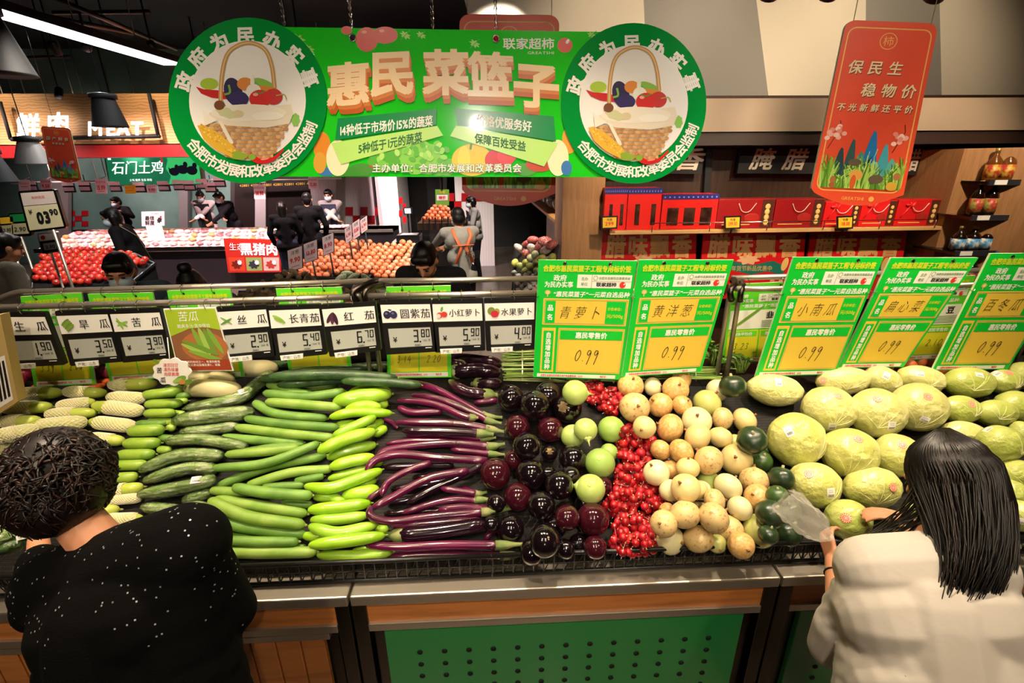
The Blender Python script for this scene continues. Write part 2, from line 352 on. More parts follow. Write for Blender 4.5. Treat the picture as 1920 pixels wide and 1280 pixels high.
# shelf, boxes, banners
ZS = onY(1450, 429, 4.0).z
t = MB().bbox((X0, 4.0, ZS - .03), (X1 + .05, 4.48, ZS), m_shelfw, .004).build('wall_shelf', origin=(X0, 4.0, ZS)); tag(t, 'long pale wood shelf board carrying the red gift boxes', 'shelf')
rl = MB(); rl.tube([(X0 + .35, 3.995, ZS + .06), (X1 - .05, 3.995, ZS + .06)], .004, m_steelp, 6)
for i in range(6): x = X0 + .35 + (X1 - X0 - .4) * i / 5; rl.tube([(x, 3.995, ZS - .01), (x, 3.995, ZS + .06)], .004, m_steelp, 6)
rl.build('front_rail', t)
def gift_box(xa, xb, yt, kind, label, Y=4.06):
    A, Bq = onY(xa, 424, Y), onY(xb, 424, Y); h = onY((xa + xb) / 2, yt, Y).z - ZS; d = .2
    b = MB().bbox((A.x, Y, ZS), (Bq.x, Y + d, ZS + h), {'tall': m_redb, 'wide': m_redb, 'dark': m_dred, 'bag': m_red}[kind], .004)
    o = b.build('gift_box', origin=(A.x, Y, ZS)); tag(o, label, 'gift box', 'gift boxes on the shelf'); wd = Bq.x - A.x; X = A.x
    p = MB(); navy = mat('navy_print', '28256b', .4)
    if kind in ('tall', 'wide'):
        p.box((X - .002, Y - .003, ZS + h * .86), (X + wd + .002, Y, ZS + h), navy)
        for i in range(12): p.box((X + wd * (i + .3) / 12, Y - .005, ZS + h * .9), (X + wd * (i + .6) / 12, Y - .003, ZS + h * .94), mat('blue_dots', '7d86c9', .4))
        n = 2 if kind == 'tall' else 3
        for i in range(n):
            u = X + wd * ((.3, .78)[i] if n == 2 else (.2 + .3 * i)); hw = wd * (.07 if n == 2 else .1)
            p.box((u - hw, Y - .004, ZS + h * .12), (u + hw, Y, ZS + h * .62), mat('window_cured', '4a2a20', .25, coat=.6, mix=('20100c', 9, .4, .6)))
        p.build('printed_front', o)
    else:
        p.box((X + wd * .78, Y - .003, ZS + .01), (X + wd * .98, Y, ZS + h - .005), mat('brown_stripe', '4a2416', .4))
        p.ell((X + wd * .62, Y - .002, ZS + h * .35), (wd * .14, .003, h * .17), mat('box_oval', 'a02820', .3)); p.box((X + wd * .1, Y - .003, ZS + h * .12), (X + wd * .6, Y, ZS + h * .15), m_gold)
        for i in range(4): p.ell((X + wd * .88, Y - .003, ZS + h * (.2 + .18 * i)), (wd * .05, .003, wd * .05), m_gold, 8, 5)
        p.build('printed_front', o); hd = MB(); c = wd * .5
        hd.tube(spline([(X + c - .07, Y - .004, ZS + h * .85), (X + c - .04, Y - .015, ZS + h * .6), (X + c + .02, Y - .015, ZS + h * .58), (X + c + .08, Y - .004, ZS + h * .86)], 12), .003, mat('cord_cream', 'd8c8b8', .7), 6); hd.build('cord_handle', o)
        if kind == 'bag':
            rb = MB(); 
            for k in range(3): rb.ell((X + wd * .3 + .02 * (k - 1), Y - .008, ZS + h * .8), (.03, .008, .012), m_redb, 8, 6, Matrix.Rotation(R(60 * k), 3, 'Y'))
            rb.tube([(X + wd * .3, Y - .006, ZS + h * .8), (X + wd * .12, Y - .006, ZS + h * .35)], .006, m_redb, 6); rb.build('ribbon_bow', o)
for a in ((1131, 1173, 352, 'tall', 'tall red gift box with navy top edge, against the wooden column'), (1174, 1236, 352, 'tall', 'tall red gift box with two dark windows, second from the wooden column'), (1238, 1341, 364, 'wide', 'wide bright red gift box with three dark windows and navy top'), (1342, 1446, 373, 'dark', 'dark red gift box with cord handle beside the three-window box'), (1448, 1538, 373, 'dark', 'dark red gift box just left of the hanging red sign'), (1540, 1606, 378, 'bag', 'red gift bag box with ribbon, under the hanging red sign'), (1608, 1672, 376, 'bag', 'red gift bag box with cord loop, second from the shelf end'), (1674, 1752, 374, 'bag', 'red gift bag box with bow, last one at the shelf end by the wood panel')): gift_box(*a)
m_yel = mat('yellow_card', 'e8b62a', .5)
for px, tx, lb in ((1143, '299', 'yellow price card in black clip under the tall red boxes'), (1374, '299.00', 'yellow price card in black clip between two dark red boxes'), (1585, '118.00', 'yellow price card in black clip below the hanging red sign')):
    B = Board(3.96, [(px - 13, 408), (px + 13, 407), (px + 12, 426), (px - 13, 427)], 10, 7); B.base(B.box(-1, -1, 11, 8), m_blackp, .01); B.rect(0, 0, 10, 7, m_yel); B.text(tx, 5, 4.2, 3.4, m_redink, 2, .02, fit=6.5); B.text('特惠', 5, 1.6, 2.0, m_ink, 2)
    k = MB(); k.tube([B.w(5, 8) + Vector((0, .01, 0)), B.w(5, 11) + Vector((0, .03, 0))], .008, m_blackp, 6); B.finish('price_card', lb, 'price card', 'yellow price cards on the shelf', parts=[('clip', k)])
def banner(q, lb):
    B = Board(4.2, q, 100, 60); B.base(B.box(0, 0, 100, 60), m_red, .02); gt = mat('teal_ribbon', '1d6a5b', .4)
    for i, ch in enumerate('腊味飘香'): B.text(ch, 16 + 23 * i, 14, 21, mat('banner_gold', 'c9955c', .4), 2, .035)
    B.poly([(14, 33), (30, 27), (50, 31), (70, 27), (84, 32), (80, 40), (66, 36), (50, 39), (30, 35), (16, 42)], gt, 1); B.text('年货节新品优惠中', 50, 33.5, 5, m_gold, 3)
    B.ell(46, 26, 10, 4, mat('banner_cloud', 'd9a57a', .5), 1, wob=.2); B.ell(20, 52, 11, 6, mat('meat_dark', '4d1712', .4), 1, wob=.15)
    B.ell(48, 55, 15, 6, m_paper, 1); B.ell(48, 53, 11, 4, mat('meat_red', 'b53325', .4), 2, wob=.2)
    for i in range(5): B.poly([(66 + i * 4, 60), (70 + i * 4, 40 + i), (74 + i * 4, 41 + i), (70 + i * 4, 60)], (mat('meat_pink', 'd98a78', .4), mat('meat_red', 'b53325', .4))[i % 2], 1)
    B.ell(92, 50, 6, 7, mat('leaf_green', '4d8a2f', .5), 2, wob=.2); B.ell(82, 30, 3, 6, m_gold, 1, 20); B.finish('red_banner', lb, 'banner', 'red banners below the shelf')
banner([(1128, 432), (1306, 431), (1303, 560), (1120, 560)], 'red banner with four gold characters, beside the wooden column'); banner([(1320, 431), (1512, 430), (1500, 560), (1308, 560)], 'red banner with four gold characters, middle of the three under the shelf')
banner([(1522, 430), (1702, 429), (1680, 560), (1502, 560)], 'red banner with four gold characters, nearest the slanted wood panel')
# bottle shelves at the right
XB = onY(1838, 400, 3.75).x
t = root('bottle_rack', (XB, 3.75, 0), 'dark metal rack with four shelves of sauce bottles beside the wood panel', 'shelf rack')
b = MB(); b.box((XB, 4.15, 0), (XB + 1.6, 4.18, 2.3), mat('rack_dark', '1c1512', .5)); b.build('back_panel', t)
BL = []
for py, k in ((340, 0), (406, 1), (472, 2), (530, 3)):
    z = onY(1850, py, 3.75).z; s_ = MB(); s_.box((XB - .02 - k * .05, 3.75, z - .02), (XB + 1.6, 4.15, z), m_dsteel); s_.build('shelf_board', t)
    e = MB(); e.box((XB - .02 - k * .05, 3.735, z - .03), (XB + 1.6, 3.75, z + .012), mat('shelf_edge', '2b2b33', .4)); 
    for j in range(4): e.box((XB + .02 + j * .3 - k * .05, 3.73, z - .025), (XB + .12 + j * .3 - k * .05, 3.735, z + .01), (m_paper, mat('tag_blue', '3a62b8', .5))[j % 2])
    e.build('price_strip', t); BL.append(z)
m_sauce = mat('dark_sauce_glass', '1a0d08', .08, coat=.8); m_sauce2 = mat('amber_sauce', '6a3d12', .1, coat=.6)
lbls = [mat('label_gold', 'c9a13c', .4, mix=('b03a2a', 30, .45, .55)), mat('label_redgreen', 'b8362f', .4, mix=('9aa04a', 40, .45, .6)), mat('label_bluewhite', '3f8fc4', .4, mix=('e9e4d4', 30, .45, .6)), mat('label_redwhite', 'b02a2a', .4, mix=('cfc6b0', 35, .45, .6))]
rows = ['top', 'second', 'third', 'lowest']
for k, z in enumerate(BL):
    H, rr = ((.24, .05), (.27, .045), (.2, .052), (.2, .05))[k]; pr = None
    for j in range(4):
        x = XB + .06 + j * .118 - k * .05; M = Matrix.Translation((x, 3.82, z + .002))
        if not pr:
            pr = root('sauce_bottle', (0, 0, 0), 'x', 'bottle', 'sauce bottles on the rack'); MB().lathe([(rr * .95, 0), (rr, .01), (rr, H * .55), (rr * .8, H * .66), (rr * .34, H * .78), (rr * .3, H * .9)], (m_sauce, m_sauce2)[k == 0], 14).build('glass_body', pr)
            MB().lathe([(rr * 1.03, H * .1), (rr * 1.03, H * .5)], lbls[k], 14).build('paper_label', pr); MB().lathe([(rr * .36, H * .88), (rr * .36, H)], mat('cap_gold', 'b59a56', .35, .6), 12).build('cap', pr); pr.matrix_world = M; o = pr
        else: o = dup(pr, M)
        o['label'] = f"dark sauce bottle, {ordn(j)} from the wood panel on the {rows[k]} rack shelf"
# ---- aisle shelf at the end of the wooden column
t = root('aisle_shelf', (.62, 5, 0), 'wooden side shelf with two slanted boards of bagged goods, left of the wooden column', 'shelf')
b = MB(); b.box((cx0 + .34, 4.62, 0), (cx0 + .42, 8.2, 2.6), m_ply); b.build('side_panel', t)
for z in (1.72, 2.12): MB().box((cx0, 4.62, z - .03), (cx0 + .34, 8.2, z), m_oak).build('shelf_board', t)
bag = None
for k, z in enumerate((1.72, 2.12)):
    for j in range(7):
        M = Matrix.Translation((cx0 + .15, 4.85 + j * .45, z + .092)) @ Matrix.Rotation(j * 1.3, 4, 'Z')
        if not bag: bag = MB().ell((0, 0, 0), (.1, .09, .085), mat('snack_bag', 'cfc3b0', .25, coat=.7, mix=('8a7a66', 14, .4, .6), bump=(18, .8))).build('snack_bag', origin=(0, 0, 0)); tag(bag, 'x', 'bag', 'bagged goods on the side shelf'); bag.matrix_world = M; o = bag
        else: o = dup(bag, M)
        o['label'] = f"clear bag of dried goods, {ordn(j)} from the column on the {('lower', 'upper')[k]} side shelf board"
# ================================================================ MEAT DEPARTMENT
def px3(px, py, A, Bp, Cp):
    """photo pixel -> plane through three points"""
    n = (Bp - A).cross(Cp - A); d = ray(px, py); return EYE + d * ((A - EYE).dot(n) / d.dot(n))
xa, xb = onY(60, 457, 9.3).x, onY(508, 457, 9.3).x
t = root('meat_counter', (xa, 9.3, 0), 'long steel meat counter with pink-lit trays in front of the staff', 'meat counter')
b = MB(); b.box((xa, 9.36, 0), (xb, 10.3, .78), mat('counter_front', '241f22', .35)); b.build('body', t); b = MB(); b.box((xa, 9.28, .76), (xb, 9.34, .83), m_steelp); b.box((xa, 10.28, .98), (xb, 10.34, 1.06), m_steelp); b.build('edge_rail', t)
b = MB(); b.prism([Vector((xa, 9.34, .74)), Vector((xa, 9.34, .81)), Vector((xa, 10.3, 1.02)), Vector((xa, 10.3, .95))], (xb - xa, 0, 0), mat('ice_bed', 'eadfe2', .4)); b.build('sloped_tray', t)
mm = [mat('raw_pork', 'e2a0a0', .3, mix=('f3d6d2', 12, .4, .6), bump=(20, .4)), mat('raw_red', 'c4515a', .3, mix=('e6b0aa', 10, .45, .65), bump=(20, .4)), mat('chicken_skin', 'e8cdb8', .35, mix=('d9a08a', 12, .45, .65), bump=(20, .4)), mat('orange_meat', 'd9803a', .35, mix=('e8b070', 12, .4, .6), bump=(20, .4))]
MCL = ('pale pink pork cut', 'deep red meat cut', 'pale skin-on chicken piece', 'orange marinated piece')
for r_ in range(4):
    for j in range(24):
        x = xa + .15 + (xb - xa - .3) * (j + .5 * (r_ % 2)) / 24.6; y = 9.45 + r_ * .22; z = .81 + (y - 9.34) / .96 * .21
        M = Matrix.Translation((x, y, z + .04)) @ Matrix.Rotation(rnd.uniform(0, 3), 4, 'Z') @ Matrix.Diagonal((rnd.uniform(.8, 1.15), rnd.uniform(.8, 1.1), rnd.uniform(.7, 1.4), 1)); k = rnd.choice((0, 0, 1, 2, 2, 3))
        inst('meat%d' % k, lambda: thing(MB().ell((0, 0, 0), (.06, .085, .032), mm[k], 10, 7), 'meat_cut', 'x', 'meat'), M, MCL[k] + ' lying in the sloped tray of the long meat counter', 'cuts in the meat counter ' + 'abcd'[k])
# poster on the counter end
B = Board(9.25, [(419, 447), (525, 449), (527, 510), (428, 511)], 100, 60); B.base(B.box(0, 0, 100, 60), mat('poster_red', 'b52a1e', .4), .03); m_wh = mat('white_print', 'f4f0ea', .5)
B.text('生态', 22, 14, 14, m_wh, 2, .01); B.text('黑猪肉', 62, 18, 23, m_wh, 2, .03)
for i, c in enumerate((('c8442a', '6b1f12'), ('8aa05a', '30333a'), ('d9b0a4', 'a83a30'))):
    B.rect(4 + 32 * i, 33, 33 + 32 * i, 57, mat('photo_' + c[0], c[0], .4)); B.ell(18 + 32 * i, 46, 9, 7, mat('photo_' + c[1], c[1], .4), 2, wob=.2); B.ell(24 + 32 * i, 42, 4, 4, m_wh, 3, wob=.2)
B.finish('meat_poster', 'red poster with big white characters and three food photos on the meat counter front', 'poster')
# illuminated green sign over the meat room
B = Board(10.4, [(197, 288), (370, 287), (378, 344), (207, 347)], 180, 60); B.base(B.box(-3, -3, 183, 63), m_steel, .12); eg = mat('lit_green', '11583a', .4, emit=.55); ew = mat('lit_white', 'e6efe9', .4, emit=.8)
B.rect(0, 0, 180, 60, eg); B.poly([(118, 0), (180, 0), (180, 60), (116, 60), (122, 44), (114, 30), (120, 14)], mat('lit_leaf', '2e9a52', .4, emit=.6, mix=('1a6a90', 3, .45, .6)), 2)
for x, y, r_ in ((130, 36, 10), (147, 32, 11), (165, 34, 11)): B.ell(x, y, r_, r_ * .8, mat('hen_dark', '121a2c', .5, emit=.1), 3); B.ell(x + r_ * .6, y - r_ * .9, r_ * .4, r_ * .5, mat('hen_dark'), 3); B.poly([(x - r_, y - r_), (x - r_ * .5, y - r_ * .2), (x - r_, y)], mat('hen_dark'), 3)
B.text('石门土鸡', 60, 27, 27, ew, 3, .01, .95, .2); B.text('土鸡 散养 生态 鲜香', 62, 51, 5, ew, 3); B.rect(107, 8, 111, 18, mat('seal_red', 'b2302a', .4, emit=.4), 3); B.rect(4, 5, 10, 12, ew, 3)
B.finish('lightbox_sign', 'lit green sign with white brush characters and dark hens over the meat room', 'lightbox sign')
# rail of small price displays
b = MB(); b.tube([onY(20, 343, 10.45), onY(640, 334, 10.45)], .02, m_wpl, 6); o = b.build('display_rail', origin=onY(60, 343, 10.45)); wq = MB(); [wq.tube([onY(px_, 341, 10.45), Vector((onY(px_, 341, 10.45).x, 10.45, 4.72))], .008, m_steel, 5) for px_ in (60, 185, 440, 630)]; wq.build('hanging_wire', o); tag(o, 'thin white rail over the meat counter that the small price displays hang from', 'rail')
pr = None
for i, (px, py) in enumerate(((130, 352), (160, 351), (217, 351), (263, 352), (308, 350), (336, 348), (356, 349), (380, 346), (412, 342), (60, 350), (700 - 305, 352))):
    P = onY(px, py, 10.42)
    if not pr:
        pr = MB().bbox((-.11, -.02, -.09), (.11, .02, .09), m_blackp, .01).build('small_price_display', origin=(0, 0, 0)); tag(pr, 'x', 'price display', 'small price displays over the meat counter'); MB().box((-.095, -.026, -.06), (.095, -.02, .01), mat('screen_pink', 'c9a9b4', .3)).build('screen', pr); MB().box((-.11, -.026, .04), (.11, -.02, .11), m_pink).build('name_strip', pr); MB().tube([(0, .0, .08), (0, .03, .1), (0, .03, .24)], .008, m_blackp, 5).build('hook', pr); pr.location = P; o = pr
    else: o = dup(pr, Matrix.Translation(P))
    o['label'] = 'small black price display with pink strip hanging over the meat counter'
for x0, y0, x1, y1, c, tx, lb in ((178, 335, 200, 363, m_pink, '15.99', 'pink price sheet left of the green lit sign'), (275, 346, 293, 362, m_pink, '9.90', 'pink price sheet under the middle of the green lit sign'), (233, 347, 254, 363, m_yel, '', 'yellow notice hanging under the green lit sign'), (34, 337, 56, 358, m_pink, '', 'pink price sheet at the far left of the meat department'), (75, 336, 96, 357, m_pink, '9.50', 'pink price sheet just behind the small red hanging sign'), (475, 346, 497, 373, m_pink, '38.80', 'pink price sheet below the round left end of the banner'), (577, 333, 596, 354, m_pink, '32.80', 'pink price sheet under the green banner')):
    B = Board(10.3, [(x0, y0), (x1 - 1, y0), (x1 + 1, y1), (x0 + 2, y1)], 10, 12); B.base(B.box(0, 0, 10, 12), c, .01)
    if tx: B.text(tx, 5, 7, 5, m_redink, 2, .03, fit=7.5); B.text('鲜猪排骨', 5, 2.6, 2.2, m_redink, 2); B.rect(2, 10, 8, 10.4, m_redink)
    else: B.text('今日特价', 5, 4, 2.2, m_redink, 2); B.rect(2, 7, 8, 7.5, m_redink)
    k = MB(); q_ = onY((x0 + x1) / 2, 341.5 - (x0 - 20) * .0145, 10.45); k.tube([B.w(5, .2) + Vector((0, .01, 0)), Vector((B.w(5, 0).x, 10.46, max(q_.z, B.w(5, 0).z) + .05)), Vector((B.w(5, 0).x, 10.46, 4.72))], .008, m_steel, 5)
    B.finish('price_sheet', lb, 'price sheet', parts=[('string', k)])
B = Board(9.3 + .5, [(265, 397), (307, 396), (308, 423), (266, 424)], 60, 40); B.base(B.box(0, 0, 60, 40), m_pink, .02); B.text('最佳', 22, 18, 13, m_ink, 2, .02); B.text('鲜度', 22, 31, 13, m_ink, 2, .02); B.ell(48, 24, 6, 8, m_ink, 2, 20, wob=.25); B.ell(52, 15, 3, 3, m_redink, 2); B.text('今日鲜鸡推荐', 32, 6, 5, m_redink, 2)
k_ = MB(); k_.box(B.w(10, 38) + Vector((0, 0, -.3)), B.w(50, 42) + Vector((0, .05, .02)), m_wpl)
B.finish('counter_notice', 'white notice with black characters and a hen standing on the meat counter', 'notice', parts=[('stand_foot', k_)])
B = Board(11.9, [(446, 344), (640, 337), (640, 346), (446, 352)], 194, 9); B.base(B.box(0, 0, 194, 9), m_black, .03)
for i in range(9): B.text('42801', 12 + i * 21, 4.5, 7, mat('led_amber', 'b8862a', .4, emit=.6), 1)
k_ = MB(); [k_.tube([B.w(u_, 1) + Vector((0, .015, 0)), Vector((B.w(u_, 1).x, B.w(u_, 1).y, 4.72))], .008, m_steel, 5) for u_ in (30, 160)]
B.finish('led_ticker', 'thin black scrolling sign with amber numbers below the banner', 'sign', parts=[('hanging_wire', k_)])
# big letters on the soffit with their frame
t = root('meat_sign', (onY(20, 262, 9.4)), 'glowing white shop lettering in a dark frame on the tan soffit', 'sign'); m_glow = mat('sign_glow', 'fff8ee', .4, emit=1.4)
B = Board(9.35, None); B.text('鲜', 53, 235, 47, m_glow, 0, .03, .95); B.text('肉', 109, 233, 47, m_glow, 0, .03, .95)
for ch, x in zip('MEAT', (178, 208, 232, 258)): B.text(ch, x, 240, 37, m_glow, 0, .03, 1.0)
B.let.build('lettering', t)
fr = MB()
for p, q in (((0, 190), (20, 261)), ((20, 261), (300, 255)), ((279, 175), (297, 256))): fr.tube([onY(*p, 9.36), onY(*q, 9.36)], .035, m_black, 4)
fr.build('frame', t)
# ================================================================ LIGHT FIXTURES
def track_head(P, T, i, lb=None):
    P = Vector(P); d = (Vector(T) - P).normalized(); M = Matrix.Translation(P) @ d.to_track_quat('-Z', 'Y').to_matrix().to_4x4()
    r_ = root('track_spotlight', P, lb or f'black track spotlight, {ordn(i)} of those on the ceiling tracks', 'spotlight', 'track spotlights')
    MB().lathe([(.052, .0), (.055, .005), (.055, .15), (.045, .17), (.01, .175)], m_blackp, 16, M).build('housing', r_)
    MB().lathe([(.048, .012), (.0005, .014)], mat('lamp_face', 'fff3dc', .3, emit=6), 16, M).build('lens', r_)
    zt = 4.7
    MB().tube([P - d * .12, P - d * .12 + Vector((0, 0, .12)), Vector((P.x - d.x * .12, P.y - d.y * .12, zt))], .012, m_blackp, 6).build('stem', r_)
for i, (loc, tg, e, c, a) in enumerate(SPOTS): track_head(loc, tg, i, 'added black track spotlight on the dark ceiling in front of the meat department' if loc[1] > 7 else 'unseen black track spotlight high above the picture, lighting the produce and signs')
SEEN = (((162, 92), 7.2, 'glowing track spotlight under the linear light at upper left'), ((110, 182), 9.0, 'small glowing track spotlight in front of the tan soffit'), ((1440, -8), 2.9, 'black track spotlight at the top edge, above the grey wall panel'), ((1550, -8), 2.9, 'black track spotlight at the top edge, left of the hanging red sign'), ((1748, -4), 2.9, 'black track spotlight at the top edge, over the hanging red sign'))
for i, ((px, py), Y, lb) in enumerate(SEEN):
    P = onY(px, py, Y); T = P + Vector((.1, -.35 if i < 2 else .6, -.5)); track_head(P, T, i, lb)
for i in (0, 1): P = onY(*SEEN[i][0], SEEN[i][1]); lamp('seen_lamp', 'SPOT', P + Vector((.02, -.06, -.08)), P + Vector((.1, -1, -2)), 60, COOL, .05, 90)
A, Bq = onZ(-160, -18, 3.5), onZ(322, 122, 3.5)
t = root('linear_light', A, 'long bright white linear ceiling light at upper left', 'ceiling light'); d = (Bq - A).normalized(); s_ = Vector((d.y, -d.x, 0)) * .11
b = MB(); b.prism([A - s_, A + s_, Bq + s_, Bq - s_], (0, 0, .02), mat('tube_white', 'f8faff', .4, emit=5)); b.build('diffuser', t); b = MB(); b.prism([A - s_ * 1.15 + Vector((0, 0, .02)), A + s_ * 1.15 + Vector((0, 0, .02)), Bq + s_ * 1.15 + Vector((0, 0, .02)), Bq - s_ * 1.15 + Vector((0, 0, .02))], (0, 0, .08), m_blackp); b.build('housing', t)
w_ = MB()
for k in (.2, .5, .8): p = A.lerp(Bq, k); w_.tube([p + Vector((0, 0, .1)), Vector((p.x, p.y, 4.7))], .006, m_steel, 5)
w_.build('hanging_wire', t)
for k, (p, q, z) in enumerate((((40, -30), (330, 92), 3.9), ((-20, 10), (250, 62), 4.0), ((100, 24), (280, 22), 4.3), ((0, 108), (130, 106), 4.2))):
    b = MB(); b.tube([onZ(*p, z), onZ(*q, z)], .03, mat('duct_grey', '3c3836', .35, .6), 6); o = b.build('ceiling_rail', origin=onZ(*p, z)); tag(o, ('grey ceiling rail just above the linear light', 'grey ceiling rail above the linear light, the longer far one', 'short grey ceiling rail right of the linear light', 'short grey ceiling rail at the left edge below the linear light')[k], 'ceiling rail')
def pendant(px, py, Y, h, r0, r1, col, lb):
    P = onY(px, py, Y); t = root('pendant_lamp', P, lb, 'pendant lamp', 'pendant lamps'); M = Matrix.Translation(P)
    MB().lathe([(r1, 0), (r1 * .97, .01), (r0, h), (r0 * .9, h + .02)], col, 20, M).build('lamp_shade', t); MB().tube([P + Vector((0, 0, h)), Vector((P.x, P.y, 4.7))], .006, m_black, 5).build('cord', t); MB().lathe([(r0 * 1.25, h), (r0 * 1.25, h + .05), (.02, h + .07)], m_black, 14, M).build('cap', t)
pendant(2, 140, 4.3, .4, .1, .22, m_black, 'large black cone pendant lamp cut by the left edge'); pendant(208, 238, 7.0, .33, .12, .2, m_black, 'black cone pendant lamp hanging in front of the glowing lettering'); pendant(66, 308, 6.6, .26, .1, .2, mat('pendant_grey', '8d8580', .4), 'grey cone pendant lamp above the meat counter at the left'); pendant(-6, 342, 6, .3, .1, .2, m_black, 'black cone pendant lamp at the left edge beside the red hanging sign')
# ================================================================ DISPLAY COUNTER
# bed: sloped face (y,z) from F to K, then a level ridge, then falling away at the far side
F_, K_ = Vector((0, 1.385, .862)), Vector((0, 2.07, 1.19)); RIDGE_Y = 2.34
m_green = mat('green_enamel', '1b8040', .3, coat=.25); m_hole = mat('panel_hole', '050505', .8); m_mesh = mat('black_mesh_mat', '0b0909', .6, spec=.25, bump=(420, .5, .002))
nt_ = m_mesh.node_tree; v_ = nt_.nodes.new('ShaderNodeTexVoronoi'); v_.inputs['Scale'].default_value = 150; v_.inputs['Randomness'].default_value = .15; c_ = nt_.nodes.new('ShaderNodeTexCoord'); nt_.links.new(c_.outputs['Object'], v_.inputs['Vector'])
r_ = nt_.nodes.new('ShaderNodeMapRange'); r_.inputs[1].default_value = .2; r_.inputs[2].default_value = .28; r_.inputs[3].default_value = 1; r_.inputs[4].default_value = 0; nt_.links.new(v_.outputs['Distance'], r_.inputs[0])
x_ = nt_.nodes.new('ShaderNodeMix'); x_.data_type = 'RGBA'; x_.inputs[6].default_value = lin('0b0909'); x_.inputs[7].default_value = lin('3d3630'); nt_.links.new(r_.outputs[0], x_.inputs[0]); nt_.links.new(x_.outputs[2], nt_.nodes['Principled BSDF'].inputs['Base Color'])
ZL = .815; YL = 1.27   # steel ledge
xs = [-3.6, -2.05, onY(651, 1112, YL).x, onY(1466, 1090, YL).x, 2.55, 4.2]
names = ('display counter with slatted wood front, at the far left end', 'display counter with slatted wood front, where the person in black stands', 'display counter with the full green perforated front panel in the middle', 'display counter with green front behind the person in the white sweater', 'display counter with green front at the far right end')
for i in range(5):
    a, c = xs[i] + .004, xs[i + 1] - .004; wood = i < 2
    t = root('display_counter', (a, YL, 0), names[i], 'display counter', 'display counters in one line')
    b = MB(); b.box((a, YL + .05, .06), (c, 2.9, ZL - .05), m_black); b.build('carcass', t)
    b = MB(); b.bbox((a, YL, ZL - .045), (c, 1.382, ZL), m_steel, .006); b.build('steel_ledge', t)
    b = MB(); b.box((a + .05, YL + .012, ZL - .135), (c - .05, YL + .05, ZL - .04), m_band); b.build('wood_band', t)
    b = MB(); b.bbox((a, YL + .004, .08), (a + .05, YL + .06, ZL - .045), m_dsteel, .003); b.bbox((c - .05, YL + .004, .08), (c, YL + .06, ZL - .045), m_dsteel, .003)
    b.bbox((a + .05, YL, ZL - .165), (c - .05, YL + .05, ZL - .132), m_steel, .003); b.bbox((a + .05, YL + .01, .08), (c - .05, YL + .05, .12), m_dsteel, .003)
    for u in (a + .06, c - .1): b.box((u, YL + .03, .1), (u + .035, YL + .045, ZL - .17), m_dsteel)
    b.build('steel_frame', t)
    p = MB(); pa, pc = a + .1, c - .105
    if wood:
        n = int((pc - pa) / .085); 
        for k in range(n): u = pa + (pc - pa) * k / n; p.bbox((u + .003, YL + .008, .13), (u + (pc - pa) / n - .003, YL + .03, ZL - .2), m_band, .003)
        p.build('slatted_door', t); f = MB(); f.bbox((pa - .02, YL + .004, ZL - .2), (pc + .02, YL + .03, ZL - .17), m_steel, .003); f.build('door_top_rail', t)
    else:
        p.bbox((pa, YL + .006, .13), (pc, YL + .03, ZL - .17), m_green, .004); o = p.build('perforated_panel', t); h = MB(); nc = 13
        for r_ in range(6):
            for k in range(nc):
                cx, cz = pa + .12 + (pc - pa - .24) * k / (nc - 1), ZL - .285 - r_ * .062
                h.lathe([(.0105, 0), (.0105, .002)], m_hole, 12, Matrix.Translation((cx, YL + .0055, cz)) @ Matrix.Rotation(R(90), 4, 'X'))
        h.build('punched_hole', o)
# the display bed itself, one deck per counter
for i in range(5):
    a, c = xs[i] + .002, xs[i + 1] - .002; b = MB()
    sec = [(F_.y, F_.z), (K_.y, K_.z), (RIDGE_Y, K_.z), (2.95, .9), (2.95, .8), (F_.y, .8)]
    b.prism([Vector((a, y, z)) for y, z in sec], (c - a, 0, 0), m_mesh); tag(b.build('display_bed', origin=(a, F_.y, F_.z)), ('black mesh produce bed at the far left under the netted melons', 'black mesh produce bed under the wrapped gourds and cucumbers', 'black mesh produce bed under the long gourds, eggplants and onions', 'black mesh produce bed under the wrapped cabbages', 'black mesh produce bed at the far right end')[i], 'produce bed', 'produce beds')
# low plastic lattice guard along the front
GY = 1.335
gx = [-3.5, -2.2, onY(431, 1050, GY).x, onY(922, 1047, GY).x, onY(1492, 1014, GY).x, 2.2, 3.4]
for i in range(6):
    a, c = gx[i] + .003, gx[i + 1] - .003; t = root('plastic_guard', (a, GY, ZL), ('black lattice guard at the far left end', 'black lattice guard in front of the person in black', 'black lattice guard in front of the long green gourds and eggplants', 'black lattice guard in front of the round eggplants, radishes and onions', 'black lattice guard in front of the cabbages by the person in white', 'black lattice guard at the far right behind the person in white')[i], 'guard', 'lattice guards')
    b = MB(); b.tube([(a, GY, ZL + .093), ((a + c) / 2, GY - .004, ZL + .095), (c, GY, ZL + .093)], .0085, m_blackp, 8); b.tube([(a, GY, ZL + .008), (c, GY, ZL + .008)], .008, m_blackp, 6); b.build('rail', t)
    b = MB(); n = int((c - a) / .036); h0, h1 = ZL + .01, ZL + .09; pu = (c - a) / n
    for k in range(n):
        u = a + pu * k
        b.box((u - .0022, GY - .003, h0), (u + .0022, GY + .003, h1), m_blackp)
        b.tube([(u, GY, h0), (u + pu, GY, h1)], .0022, m_blackp, 4); 
        if i in (1, 4): b.tube([(u, GY, h1), (u + pu, GY, h0)], .0022, m_blackp, 4)
    b.box((a, GY - .003, (h0 + h1) / 2 - .002), (c, GY + .003, (h0 + h1) / 2 + .002), m_blackp); b.build('lattice', t)
